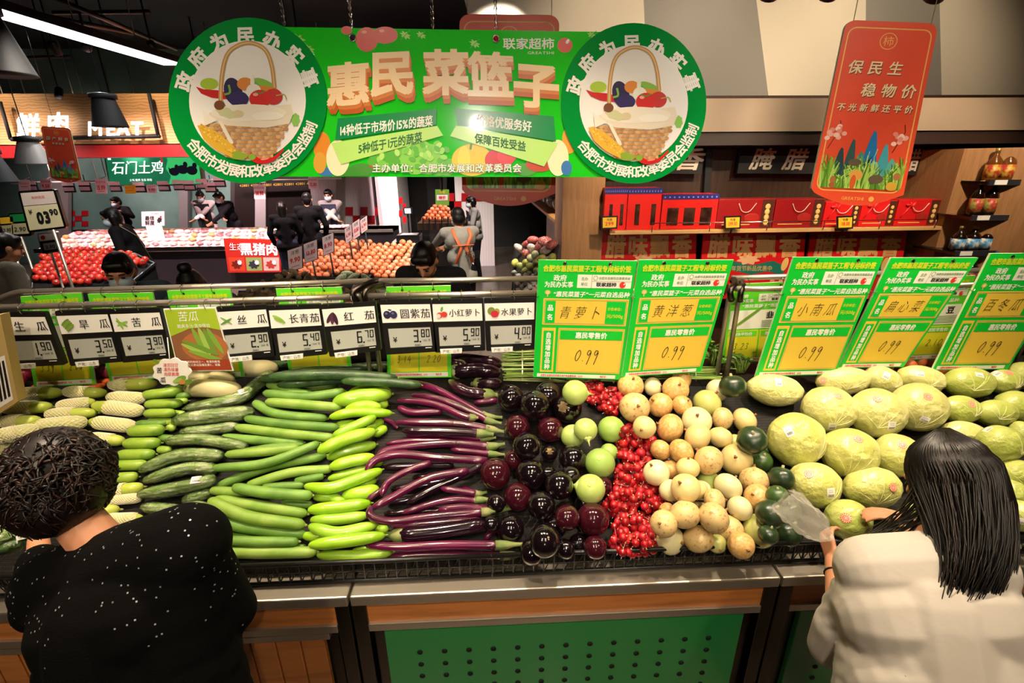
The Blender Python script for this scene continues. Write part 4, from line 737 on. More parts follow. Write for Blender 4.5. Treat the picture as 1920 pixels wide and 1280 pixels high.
# the two round medallions with the vegetable basket
def medallion(cx, cy, sx, sy):
    X = lambda x: cx + (x - 466) * sx; Yy = lambda y: cy + (y - 189) * sy; L = 16
    def e(x, y, a, b_, c, lay, rot=0, wob=0, n=22): B.ell(X(x), Yy(y), a * sx, b_ * sy, dk(c), L + lay, rot, n, wob)
    def st(p, wd, c, lay, n=14, taper=False): B.stroke([(X(x), Yy(y)) for x, y in p], wd * sx, dk(c), L + lay, n, taper=taper)
    def pg(p, c, lay): B.poly([(X(x), Yy(y)) for x, y in p], dk(c), L + lay)
    B.ell(cx, cy, 109 * sx, 112 * sy, m_disc, L, n=56)
    B.arc('政府为民办实事', cx + 0, cy + 2, 123 * sx, 198, 339, 35 * sx, m_wh, L + 2, .035); B.cut('disc_print', 'upper_ring_lettering')
    ch = '合肥市发展和改革委员会监制'; n = len(ch)
    for i, c_ in enumerate(ch): a = R(141 - 118 * i / (n - 1)); B.text(c_, cx + 127 * sx * math.cos(a), cy + 132 * sy * math.sin(a), 25 * sx, m_wh, L + 2, .025, rot=math.degrees(a) - 90)
    st([(416, 215), (418, 150), (428, 105), (450, 86), (475, 82), (500, 95), (512, 125), (517, 165)], 8, 'c89a5c', 4, 26); st([(416, 215), (418, 150), (428, 105), (450, 86), (475, 82), (500, 95), (512, 125), (517, 165)], 2.2, 'e8c890', 5, 26)
    e(395, 158, 17, 11, 'a9c93a', 2); pg([(370, 163), (385, 168), (412, 170), (440, 176), (438, 188), (400, 184), (380, 176)], 'c8201f', 3)
    e(440, 172, 17, 26, '2b2350', 4, -15); e(450, 186, 19, 14, '332a60', 5); st([(424, 178), (434, 174), (432, 160)], 4, '7fae4a', 6)
    e(472, 160, 24, 9, '6fae3c', 3, 10); e(500, 158, 22, 7, '86bd48', 3, 25); e(462, 158, 15, 12, 'dd8a3a', 4); e(500, 168, 26, 6, 'e08a34', 4, 8); e(478, 172, 14, 14, 'f0ece2', 5); e(476, 155, 4, 14, 'efeadb', 5)
    e(490, 186, 20, 17, 'd42a28', 6); e(515, 182, 17, 15, 'c93434', 5); e(482, 178, 5, 3, 'f2a89a', 7); st([(480, 172), (490, 176), (500, 171)], 2.5, '5a8f34', 7); st([(520, 180), (535, 178), (540, 187)], 2, 'a8b050', 6)
    pg([(395, 212), (548, 196), (552, 215), (545, 232), (500, 240), (430, 236), (400, 226)], 'e8dcc8', 8); e(470, 212, 70, 16, 'efe6d6', 9); e(428, 212, 20, 9, 'cfd0a0', 10, 20, .1); e(415, 198, 10, 9, '7a4a2c', 10); e(505, 218, 30, 8, 'f4eee2', 10); e(450, 214, 10, 7, 'd8c9a0', 11)
    rows = 9
    for j in range(rows):
        y = 234 + j * 7.2; xl, xr = 392 + j * 4.4, 546 - j * 3.6; n = 18
        for i in range(n): x = xl + (xr - xl) * (i + .5 * (j % 2)) / n; e(x, y + 4 * math.sin(math.pi * i / n), (xr - xl) / n * .62, 3.4, ('b98350', 'd8ab72', 'c6945c')[(i + j) % 3], 7 + j % 2, 0, 0, 8)
    pg([(412, 226), (420, 228), (442, 268), (436, 272)], 'efe4d2', 12); pg([(384, 208), (412, 226), (388, 236)], 'f0e8da', 11)
    pg([(374, 236), (384, 234), (408, 246), (440, 272), (452, 290), (440, 296), (410, 282), (386, 262)], 'e0b13a', 12)
    for k in range(40): u, v = rnd.random(), rnd.random(); e(382 + u * 62, 240 + u * 46 + (v - .5) * 16, 2.2, 1.8, ('f0cc5c', 'd39f2c')[k % 2], 13, 35, 0, 6)
    pg([(438, 286), (450, 282), (470, 292), (460, 300), (440, 298)], '8aa83a', 13); st([(470, 290), (490, 302), (515, 298), (535, 280)], 13, 'cc1f22', 13, 14, True); e(476, 294, 7, 6, '7fae3c', 14); e(500, 298, 8, 2, 'f08a80', 15, -10); e(556, 225, 8, 12, '8cc55a', 3, 0, .1)
medallion(466, 189, 1, 1); B.cut('basket_picture_print', 'ring_lettering'); medallion(1187, 194, .93, .97); B.cut('basket_picture_print', 'ring_lettering')
gs = []
for x, y, c in ((661, 71, m_black), (930, 73, m_dred)): g = MB(); gs.append(('eyelet', g)); P = B.w(x, y, 4); g.lathe([(.012, 0), (.012, .002)], c, 14, Matrix.Translation(P) @ Matrix.Rotation(R(90), 4, 'X')); g.tube([P + Vector((.013 * math.cos(k * R(30)), -.001, .013 * math.sin(k * R(30)))) for k in range(13)], .003, m_steelp, 5, caps=False)
for x, y in ((661, 71), (930, 73), (533, 52), (812, 56)):
    wr = MB(); gs.append(('hanging_wire', wr)); P = B.w(x, y); wr.tube([P, P + Vector((.003, .006, .05)), Vector((P.x - .01, P.y + .01, 4.7))], .0022, m_steelp, 5)
    for k in range(6): q = P + Vector((0, .006, .02 + k * .022)); wr.tube([q + Vector((.006 * math.cos(a), 0, .011 * math.sin(a))) for a in [i * R(60) for i in range(7)]], .0016, m_steelp, 4, caps=False)
B.finish('hanging_banner', 'long green hanging banner with a round basket medallion at each end', 'banner', parts=gs)
# ================================================================ HANGING RED SIGNS
m_or = mat('sign_orange', 'ee5a36', .35, mix=('e04a2c', 2, .3, .7)); m_or2 = mat('sign_line', 'f0b05a', .4); m_lgt = mat('sign_letters', 'ecd4a4', .4); m_lsh = mat('sign_letter_shade', '7a2414', .5)
def red_sign(q, Y, lb, lines, scale=1):
    B = Board(Y, q, 100, 210); out = rrect(0, 0, 100, 200, 11, 6); k = [i for i, p in enumerate(out) if p[1] > 188]; out = [p for p in out if p[1] <= 189]
    pre = [p for p in out if p[0] > 50]; post_ = [p for p in out if p[0] <= 50]; bot = [(100 - 2 * i, 192 + 14 * math.sin(math.pi * i / 50)) for i in range(0, 51, 3)]
    B.base(pre + bot + post_, m_or, .012, m_edge); B.frame(5, 8, 95, 190, 1.4, m_or2, 1, r=9)
    B.ring(50, 22, 9, 9, .9, m_or2, 1); B.text('柿', 50, 22, 12, m_or2, 2, .0)
    for tx, u, v, sz in lines: B.text(tx, u + .8, v + 1, sz, m_lsh, 2, .015, 1, .12, sp=sz * .35); B.text(tx, u, v, sz, m_lgt, 3, .015, 1, .12, sp=sz * .35)
    B.cut('border_print', 'lettering')
    for x, y, w_, h, c in ((24, 142, 8, 40, '2c4a50'), (35, 132, 8, 50, '3a5a58'), (56, 122, 11, 62, '2a78b0'), (71, 136, 9, 48, '4aa5b0'), (46, 146, 10, 36, '3f8f90'), (80, 152, 9, 32, '63b0a0'), (62, 156, 14, 28, '8fc9a8')): B.poly([(x - w_, y + h), (x - w_ * .62, y + h * .4), (x - w_ * .34, y + h * .12), (x - w_ * .12, y), (x + w_ * .16, y + h * .03), (x + w_ * .36, y + h * .2), (x + w_ * .66, y + h * .55), (x + w_, y + h)], dk(c), 2)
    B.poly([(40, 155), (50, 160), (58, 150), (54, 164), (44, 168)], dk('173a58'), 3); B.stroke([(62, 142), (60, 152), (64, 168)], .8, dk('9fd0c8'), 3); B.stroke([(54, 145), (53, 158)], .8, dk('9fd0c8'), 3)
    for bx, by in ((14, 120), (84, 122)):
        B.stroke([(bx - 6, by + 24), (bx, by + 10), (bx + 4, by), (bx + 2, by - 8)], .9, dk('5a2418'), 2)
        for k2 in range(14): a = rnd.random() * 6.3; d = rnd.random() * 10; B.ell(bx + math.cos(a) * d, by + 8 + math.sin(a) * d, 3, 2.6, dk(rnd.choice(('f2b0a0', 'f7cdbd', 'e98f80'))), 3, 0, n=8, wob=.2)
    for i in range(190):
        x = 7 + rnd.random() * 86; y0 = 187; h = 12 + 24 * abs(math.sin(x * .07 + 1.2)) * (.5 + rnd.random() * .6)
        B.stroke([(x, y0), (x + rnd.uniform(-4, 4), y0 - h * .6), (x + rnd.uniform(-7, 7), y0 - h)], 2.2, dk(rnd.choice(('7fae3a', '94c04a', 'a8cf5c', '5f8f2e', '4b7a2a', 'b5d56c'))), 3 + i % 3, taper=True)
    for x, y, a, b_, c in ((20, 178, 3, 4, 'b06a40'), (20, 184, 3, 3, 'a8603a'), (44, 172, 7, 6, 'e2a24a'), (42, 180, 3, 8, 'd8602c'), (84, 183, 6, 5, 'd8a640'), (88, 172, 4, 4, 'b5754a'), (66, 176, 8, 5, '6a5a48'), (40, 158, 7, 4, '6a5a48')): B.ell(x, y, a, b_, dk(c), 7)
    B.text('GREATSHI', 46, 198, 5, m_or2, 2, .01); B.ell(66, 198, 3, 3, m_or2, 2, n=12)
    wr = MB(); P = B.w(50 if scale < 1 else 92, 1); wr.tube([P, Vector((P.x, P.y + .01, 4.7))], .002, m_steelp, 5)
    if scale == 1: P = B.w(8, 1); wr.tube([P, Vector((P.x, P.y + .01, 4.7))], .002, m_steelp, 5)
    return B.finish('hanging_sign', lb, 'hanging sign', 'orange red hanging signs', parts=[('hanging_wire', wr)])
red_sign([(1587, 37), (1760, 44), (1688, 396), (1514, 388)], 2.45, 'tall orange red hanging sign with gold characters at the right, over the gift box shelf', (('保民生', 42, 52, 16), ('稳物价', 61, 77, 16), ('不光新鲜还平价', 50, 97, 9)))
red_sign([(861, 26), (1049, 28), (1040, 394), (867, 392)], 2.75, 'orange red hanging sign mostly hidden behind the long green banner', (('保民生', 42, 52, 16), ('稳物价', 61, 77, 16)))
red_sign([(76, 236), (131, 240), (155, 346), (97, 342)], 6.3, 'small orange red hanging sign in front of the meat department', (('国产鲜食', 50, 30 + 14, 15), ('新鲜美味', 50, 62, 8)), .5)
# ================================================================ VEGETABLES ON THE BED
def onbed(px, py, h):
    """photo pixel -> point h above the bed (sloped face or level ridge)"""
    d = ray(px, py); dy, dz = K_.y - F_.y, K_.z - F_.z; n = Vector((0, -dz, dy)).normalized()
    P = EYE + d * ((Vector((0, F_.y, F_.z)) + n * h - EYE).dot(n) / d.dot(n))
    if P.y > K_.y - .0: Q = EYE + d * ((K_.z + h - CAM_H) / d.z); return Q if Q.y > K_.y - .05 else P
    return P
BEDN = Vector((0, -(K_.z - F_.z), K_.y - F_.y)).normalized()
BALLS = np.zeros((6000, 4)); NB = 0
def settle(samples, tol=.92, hmax=.17, dh=.005, h0=.004):
    """samples [(px, py, r_px)]: raise the item along the viewing rays until it clears what already lies there"""
    global NB
    def at(h):
        out = []
        for x, y, r in samples:
            P = onbed(x, y, h); q = r * depth(P) / FPX; P = onbed(x, y, h + q); q = r * depth(P) / FPX; out.append((P.x, P.y, P.z, q * .96))
        return out
    h = h0; best = None
    while h < hmax:
        S = at(h); A = np.array(S); bad = 0
        if NB:
            D = np.sqrt(((A[:, None, :3] - BALLS[None, :NB, :3]) ** 2).sum(2)); M_ = tol * (A[:, None, 3] + BALLS[None, :NB, 3]) - D; bad = max(0, M_.max())
        if bad <= 0: break
        if best is None or bad < best[0]: best = (bad, S)
        h += dh
    else: S = best[1]
    for s in S: BALLS[NB] = s; NB += 1
    return S
class Zm:
    """coordinates read in an enlarged crop of the photograph"""
    def __init__(s, ox, oy, k): s.ox, s.oy, s.k = ox, oy, k
    def __call__(s, p): return (s.ox + p[0] / s.k, s.oy + p[1] / s.k)
Z6, Z7, Z8, ZA, ZB = Zm(0, 680, 4), Zm(380, 680, 1617 / 480), Zm(660, 680, 1617 / 480), Zm(900, 680, 1920 / 580), Zm(1340, 670, 1904 / 580)
def tube_path(Z, pts, wd, prof, n=None):
    """-> world points, radii (metres) of a traced long vegetable, settled on the pile"""
    P = spline([Z(p) for p in pts], 40); L = sum(math.hypot(*(P[i + 1] - P[i])) for i in range(39)); r = wd / 2 / Z.k; m = max(4, int(L / (r * 1.3)))
    idx = [int(round(i * 39 / (m - 1))) for i in range(m)]
    S = settle([(P[i][0], P[i][1], r * max(.35, prof(i / 39))) for i in idx]); Q = spline([s[:3] for s in S], 30)
    rr = np.interp(np.linspace(0, 1, 30), np.linspace(0, 1, m), [s[3] / max(.35, prof(i / 39)) for s, i in zip(S, idx)])
    return [Vector(q) for q in Q], [max(.0008, rr[i] * prof(i / 29)) for i in range(30)]
def capprof(a=.12, b=.12, ea=.15, eb=.15, mid=0):
    def f(t):
        q = 1 + mid * (math.sin(math.pi * t) - 1)
        if t < a: q *= ea + (1 - ea) * math.sqrt(max(0, 1 - (1 - t / a) ** 2))
        if t > 1 - b: q *= eb + (1 - eb) * math.sqrt(max(0, 1 - (1 - (1 - t) / b) ** 2))
        return q
    return f
def orders(cs, per):
    """row / column phrases for a list of (x, y): sorted front to back, split in rows of PER, each counted from the left"""
    ix = sorted(range(len(cs)), key=lambda i: -cs[i][1]); out = [None] * len(cs); nr = max(1, round(len(ix) / per)); 
    for r_ in range(nr):
        row = sorted(ix[r_ * len(ix) // nr:(r_ + 1) * len(ix) // nr], key=lambda i: cs[i][0])
        for k, i in enumerate(row): out[i] = (ordn(k), ordn(r_))
    return out
def mid(Z, pts): P = [Z(p) for p in pts]; return (sum(p[0] for p in P) / len(P), sum(p[1] for p in P) / len(P))
# ---- netted melons
m_melon = mat('melon_skin', 'a9bd3e', .3, coat=.35, mix=('bccb58', 9, .4, .65)); m_net = mat('foam_net', 'f1ead2', .7); m_film = mat('net_gap', 'd3d488', .55)
NM = [([(105, 235), (470, 225)], 95, 1, .62), ([(480, 215), (805, 228)], 85, 1, .58), ([(825, 165), (1175, 158)], 100, 1, .4), ([(810, 255), (1105, 268)], 85, 1, .97), ([(10, 340), (400, 330)], 95, 1, .66), ([(430, 318), (720, 292)], 75, 1, .8), ([(345, 385), (735, 375)], 85, 1, .55), ([(1085, 365), (695, 320)], 98, 1, .72), ([(0, 440), (320, 440)], 100, 1, .5), ([(660, 440), (165, 490)], 105, 1, .72), ([(1030, 480), (670, 440)], 95, 1, .8), ([(-60, 560), (300, 500)], 110, 1, .9), ([(660, 560), (940, 590)], 88, 1, .64), ([(-90, 650), (220, 590)], 95, 1, .75), ([(-60, 735), (110, 690)], 90, 1, .3), ([(780, 970), (1080, 930)], 92, 1, .52), ([(800, 1035), (1080, 1010)], 66, 1, .9), ([(-60, 1180), (110, 1165)], 90, 1, .9), ([(-140, 380), (-10, 400)], 100, 1, .7), ([(480, 560), (660, 520)], 70, 1, .3), ([(-60, 1265), (120, 1240)], 80, 1, .9), ([(300, 1050), (700, 1080)], 95, 1, .6), ([(200, 960), (560, 980)], 95, 1, .6), ([(560, 1120), (900, 1100)], 92, 1, .6), ([(760, 1180), (1080, 1170)], 90, 1, .8), ([(620, 1000), (800, 985)], 80, 1, .5)]
lab = orders([mid(Z6, p) for p, *_ in NM], 5)
for (pts, wd, _, fr), (k, r_) in zip(NM, lab):
    Q, rr = tube_path(Z6, pts, wd, capprof(.3, .3, .1, .1)); o = thing(MB().tube(Q, rr, m_melon, 18), 'netted_melon', f'pale green melon in white foam net, {k} from left in {r_} row from front', 'melon', 'netted melons', Q[0])
    nb = MB(); n = int(30 * fr); seg = 26; t = MB(); t.tube([q for q in Q[:n + 1]], [r * 1.05 + .0012 for r in rr[:n + 1]], m_net, seg); V = [Vector(v) for v in t.v]; c = len(Q[:n + 1])
    for i in range(c - 1):     # diagonal strands of the net
        for j in range(seg):
            for a, b_ in (((i, j), (i + 1, j + 1)), ((i, j + 1), (i + 1, j))):
                if (i + j) % 2 == 0:
                    p, q = V[a[0] * seg + a[1] % seg], V[b_[0] * seg + b_[1] % seg]; s_ = (q - p).cross(p - Q[i]).normalized() * .0011; up = (p - Q[i]).normalized() * .0016
                    nb.add([p - s_, q - s_, q + s_, p + s_, p + up, q + up], [(0, 1, 5, 4), (4, 5, 2, 3)], m_net)
    nb.build('foam_net', o)
    f = MB(); f.tube(Q[:n + 1], [r * 1.02 + .0008 for r in rr[:n + 1]], m_film, 18, caps=False); f.build('net_lining', o)
    if fr < .9: e = (Q[-1] - Q[-3]).normalized(); MB().tube([Q[-1], Q[-1] + e * .006, Q[-1] + e * .011], [.005, .004, .0025], mat('melon_stem', '8f9a4a', .6), 8).build('stem_end', o)
# ---- short cucumbers
m_cuc = mat('cucumber_skin', '6d9a2c', .38, coat=.15, mix=('93b23f', 14, .42, .62), bump=(160, .35, .002)); m_cuc2 = mat('cucumber_dark', '47752a', .38, coat=.15, mix=('6d9440', 14, .45, .65), bump=(160, .35, .002))
CU = [([(1240, 200), (1385, 185)], 60, 1), ([(1330, 255), (1440, 235)], 56, 1), ([(1065, 245), (1375, 210)], 78, 0), ([(1300, 290), (1410, 285)], 52, 0), ([(1090, 312), (1375, 302)], 76, 0), ([(1290, 375), (1390, 385)], 50, 0), ([(1085, 380), (1320, 375)], 72, 0), ([(1110, 432), (1310, 440)], 52, 0), ([(1230, 470), (1315, 495)], 60, 0), ([(1020, 455), (1250, 455)], 55, 1), ([(965, 515), (1240, 500)], 92, 0), ([(1195, 560), (1310, 572)], 60, 1), ([(930, 605), (1210, 600)], 88, 0), ([(1190, 650), (1285, 655)], 60, 0), ([(880, 690), (1170, 685)], 86, 0), ([(1140, 740), (1220, 750)], 50, 1), ([(850, 770), (1115, 765)], 82, 0), ([(820, 865), (1040, 855)], 84, 0), ([(780, 930), (830, 925)], 60, 0)]
lab = orders([mid(Z6, p) for p, *_ in CU], 3)
for (pts, wd, d), (k, r_) in zip(CU, lab):
    Q, rr = tube_path(Z6, pts, wd, capprof(.22, .26, .1, .12)); m_ = (m_cuc, m_cuc2)[d]; o = thing(MB().tube(Q, rr, m_, 14), 'cucumber', f"{('light green', 'dark green')[d]} stubby cucumber, {k} from left in {r_} row from front", 'cucumber', 'stubby cucumbers', Q[0])
    e = (Q[-1] - Q[-3]).normalized(); MB().tube([Q[-1] - e * .002, Q[-1] + e * .008], [.004, .003], mat('melon_stem'), 7).build('stem', o)
# ---- cling-wrapped bitter gourds
m_bg_ = mat('gourd_skin', '789f3a', .5, mix=('b6cd86', 40, .42, .6), bump=(90, 1, .008), stretch=(.35, 1, 1)); 
def film_mat():
    m = mat('cling_film', 'ffffff', .06); nt = m.node_tree; N = nt.nodes; L = nt.links; out = N['Material Output']; N.remove(N['Principled BSDF'])
    tr = N.new('ShaderNodeBsdfTransparent'); gl = N.new('ShaderNodeBsdfGlossy'); gl.inputs['Roughness'].default_value = .2; fr = N.new('ShaderNodeFresnel'); fr.inputs[0].default_value = 1.5
    tc = N.new('ShaderNodeTexCoord'); n = N.new('ShaderNodeTexNoise'); n.inputs['Scale'].default_value = 48; n.inputs['Detail'].default_value = 3; L.new(tc.outputs['Object'], n.inputs['Vector'])
    b = N.new('ShaderNodeBump'); b.inputs['Strength'].default_value = 1; b.inputs['Distance'].default_value = .02; L.new(n.outputs[0], b.inputs['Height']); L.new(b.outputs[0], gl.inputs['Normal']); L.new(b.outputs[0], fr.inputs['Normal'])
    a = N.new('ShaderNodeMath'); a.operation = 'MULTIPLY_ADD'; a.inputs[1].default_value = 1.1; a.inputs[2].default_value = .12; L.new(fr.outputs[0], a.inputs[0])
    mx = N.new('ShaderNodeMixShader'); L.new(a.outputs[0], mx.inputs[0]); L.new(tr.outputs[0], mx.inputs[1]); L.new(gl.outputs[0], mx.inputs[2]); L.new(mx.outputs[0], out.inputs[0]); return m
m_film2 = film_mat()
def barcode(P, n, u, w_, h):
    """small white label with a printed barcode lying on a surface point"""
    n = Vector(n).normalized(); u = (Vector(u) - n * Vector(u).dot(n)).normalized(); v = n.cross(u); b = MB(); q = lambda a, c, e=0: Vector(P) + u * a + v * c + n * (.0006 + e)
    G = 6; vs_ = [q(-w_ / 2 + w_ * i / G, -h / 2 + h * j / G) - n * (((i / G - .5) * w_) ** 2 + ((j / G - .5) * h) ** 2) * 4 for j in range(G + 1) for i in range(G + 1)]
    b.add(vs_, [(j * (G + 1) + i, j * (G + 1) + i + 1, (j + 1) * (G + 1) + i + 1, (j + 1) * (G + 1) + i) for j in range(G) for i in range(G)], m_wpl, True)
    for k in range(9): x = -w_ * .34 + k * w_ * .085; b.add([q(x, -h * .38, .0004), q(x + w_ * (.03, .055)[k % 2], -h * .38, .0004), q(x + w_ * (.03, .055)[k % 2], -h * .1, .0004), q(x, -h * .1, .0004)], [(0, 1, 2, 3)], m_ink)
    for k in range(2): b.add([q(-w_ * .3, h * (.1 + .16 * k), .0003), q(w_ * .3, h * (.1 + .16 * k), .0003), q(w_ * .3, h * (.15 + .16 * k), .0003), q(-w_ * .3, h * (.15 + .16 * k), .0003)], [(0, 1, 2, 3)], mat('label_grey', 'a9a5a0', .5))
    return b
GO = [([(1365, 345), (1760, 275), (1900, 190), (2060, 60)], 92, .45), ([(1290, 440), (1600, 400), (1910, 372)], 112, 0), ([(1350, 520), (1560, 505), (1800, 470)], 80, 0), ([(1240, 588), (1500, 575), (1860, 632)], 84, 0), ([(1040, 812), (1350, 695), (1690, 700)], 94, 0), ([(1070, 888), (1400, 795), (1640, 800)], 94, 0), ([(1030, 990), (1380, 930), (1620, 870)], 92, .72), ([(1370, 1035), (1600, 965)], 82, 0), ([(1420, 1060), (1590, 1100)], 78, 0), ([(1380, 1120), (1580, 1150)], 76, 0), ([(1060, 1080), (1380, 1110)], 84, 0), ([(1100, 1160), (1480, 1180)], 84, 0)]
lab = orders([mid(Z6, p) for p, *_ in GO], 1)
for (pts, wd, tg), (k, r_) in zip(GO, lab):
    Q, rr = tube_path(Z6, pts, wd, capprof(.3, .18, .12, .3)); rb = lambda a, t: 1 + .07 * math.cos(9 * a) * (1 if 0 < t < 1 else 0) + .045 * math.sin(47 * t + 3 * a)
    o = thing(MB().tube(Q, rr, m_bg_, 40, rib=rb), 'bitter_gourd', f'bumpy bitter gourd in cling film, {r_} from the front in the wrapped gourd pile', 'bitter gourd', 'cling-wrapped bitter gourds', Q[0])
    f = MB(); f.tube(spline(Q, 64), [np.interp(i / 63, np.linspace(0, 1, 30), rr) * 1.07 + .0015 for i in range(64)], m_film2, 26, rib=lambda a, t: 1 + rnd.uniform(-.035, .05), smooth=False); f.build('cling_film', o)
    if tg: i = int(29 * tg); n = (EYE - Q[i]).normalized() * .4 + Vector((0, 0, 1)); n.normalize(); barcode(Q[i] + n * rr[i] * 1.09, n, Q[i + 1] - Q[i], .034, .034).build('barcode_label', o)
# ---- long smooth gourds
m_lo = [mat('loofah_a', '4f7a26', .5, mix=('67903a', 10, .4, .65), bump=(120, .25, .003)), mat('loofah_b', '5c8730', .5, mix=('76a043', 10, .4, .65), bump=(120, .25, .003)), mat('loofah_c', '6f972f', .5, mix=('8cab4a', 10, .4, .65), bump=(120, .25, .003))]
LO = [([(450, 120), (600, 140)], 45), ([(560, 165), (850, 140)], 52), ([(412, 135), (560, 182), (690, 200)], 58), ([(385, 190), (640, 215), (900, 182)], 66), ([(400, 245), (650, 265), (880, 282)], 66), ([(325, 250), (480, 325), (790, 352)], 66), ([(268, 350), (500, 385), (862, 408)], 60), ([(205, 405), (520, 445), (838, 475)], 62), ([(120, 470), (350, 488), (640, 505)], 62), ([(250, 560), (450, 530), (640, 520)], 46), ([(145, 580), (400, 560), (612, 535)], 62), ([(70, 665), (400, 632), (735, 508)], 62), ([(585, 748), (765, 715)], 52), ([(280, 775), (550, 695), (820, 668)], 64), ([(90, 782), (400, 662), (780, 585)], 66), ([(380, 785), (640, 772)], 52), ([(50, 805), (240, 815), (420, 802)], 62), ([(192, 785), (420, 822), (692, 838)], 72), ([(500, 888), (692, 900)], 48), ([(75, 860), (350, 905), (662, 955)], 76), ([(180, 1080), (420, 1090), (600, 1100)], 45), ([(55, 975), (280, 1042), (660, 1088)], 76), ([(42, 868), (280, 972), (645, 1025)], 82), ([(150, 1120), (350, 1130), (605, 1130)], 66), ([(280, 1165), (655, 1162)], 42), ([(120, 1195), (400, 1198), (722, 1195)], 76), ([(60, 1120), (200, 1140)], 60), ([(-100, 1210), (180, 1215)], 70), ([(-80, 1000), (60, 1060)], 70)]
lab = orders([mid(Z7, p) for p, *_ in LO], 1)
for i_, ((pts, wd), (k, r_)) in enumerate(zip(LO, lab)):
    Q, rr = tube_path(Z7, pts, wd, capprof(.1, .07, .35, .4, .12)); o = thing(MB().tube(Q, rr, m_lo[(i_ * 2) % 3], 16, rib=lambda a, t: 1 + .03 * math.cos(8 * a)), 'long_gourd', f'long smooth green gourd, {r_} from the front of the long gourd stack', 'gourd', 'long smooth gourds', Q[0])
    e = (Q[-1] - Q[-3]).normalized(); MB().tube([Q[-1] - e * .003, Q[-1] + e * .005, Q[-1] + e * .009], [rr[-1] * .9, rr[-1] * .7, rr[-1] * .35], mat('gourd_tip', '8b8a4a', .7), 9).build('flower_tip', o)
# ---- glossy light green eggplants
m_ge = [mat('green_eggplant_a', '8fc020', .28, coat=.45, mix=('a3cc3a', 7, .4, .65)), mat('green_eggplant_b', '9dcb2e', .28, coat=.45, mix=('84b41c', 7, .4, .65)), mat('green_eggplant_c', '7fae22', .3, coat=.4, mix=('95bf38', 7, .4, .65))]
GE = [([(1080, 240), (1168, 268)], 62), ([(920, 195), (1050, 165), (1195, 190)], 72), ([(825, 252), (980, 215), (1195, 198)], 98), ([(900, 292), (1030, 265), (1130, 288)], 62), ([(800, 345), (960, 312), (1200, 318)], 66), ([(840, 400), (980, 392)], 74), ([(1040, 420), (1135, 368)], 60), ([(1085, 455), (1155, 410)], 60), ([(820, 465), (960, 400), (1095, 340)], 66), ([(725, 562), (900, 482), (1095, 430)], 84), ([(720, 530), (780, 520)], 44), ([(785, 602), (930, 552), (1098, 515)], 76), ([(800, 662), (930, 622), (1090, 595)], 78), ([(1070, 640), (1130, 630)], 44), ([(790, 735), (930, 700), (1060, 668)], 62), ([(940, 790), (1095, 740)], 62), ([(640, 778), (800, 790), (960, 742), (1135, 675)], 78), ([(700, 850), (810, 850), (910, 892)], 66), ([(885, 838), (1000, 822), (1115, 800)], 92), ([(665, 930), (850, 912), (1065, 885)], 82), ([(680, 992), (850, 988), (1050, 962)], 76), ([(1100, 1052), (1165, 1050)], 54), ([(630, 1090), (800, 1105)], 62), ([(668, 1028), (850, 1075), (1105, 1022)], 82), ([(940, 1195), (1060, 1168)], 46), ([(668, 1152), (880, 1128), (1155, 1088)], 82), ([(720, 1212), (950, 1220), (1200, 1195)], 74)]
lab = orders([mid(Z7, p) for p, *_ in GE], 1)
for i_, ((pts, wd), (k, r_)) in enumerate(zip(GE, lab)):
    Q, rr = tube_path(Z7, pts, wd, capprof(.34, .28, .1, .16)); o = thing(MB().tube(Q, rr, m_ge[i_ % 3], 16), 'green_eggplant', f'glossy light green eggplant, {r_} from the front of its column', 'eggplant', 'light green eggplants', Q[0])
    e = (Q[-1] - Q[-3]).normalized(); MB().tube([Q[-1] - e * .006, Q[-1] + e * .004, Q[-1] + e * .01], [rr[-1] * 1.35, rr[-1] * .9, rr[-1] * .4], mat('eggplant_cap_green', '7f9a3a', .6), 9).build('stem_cap', o)
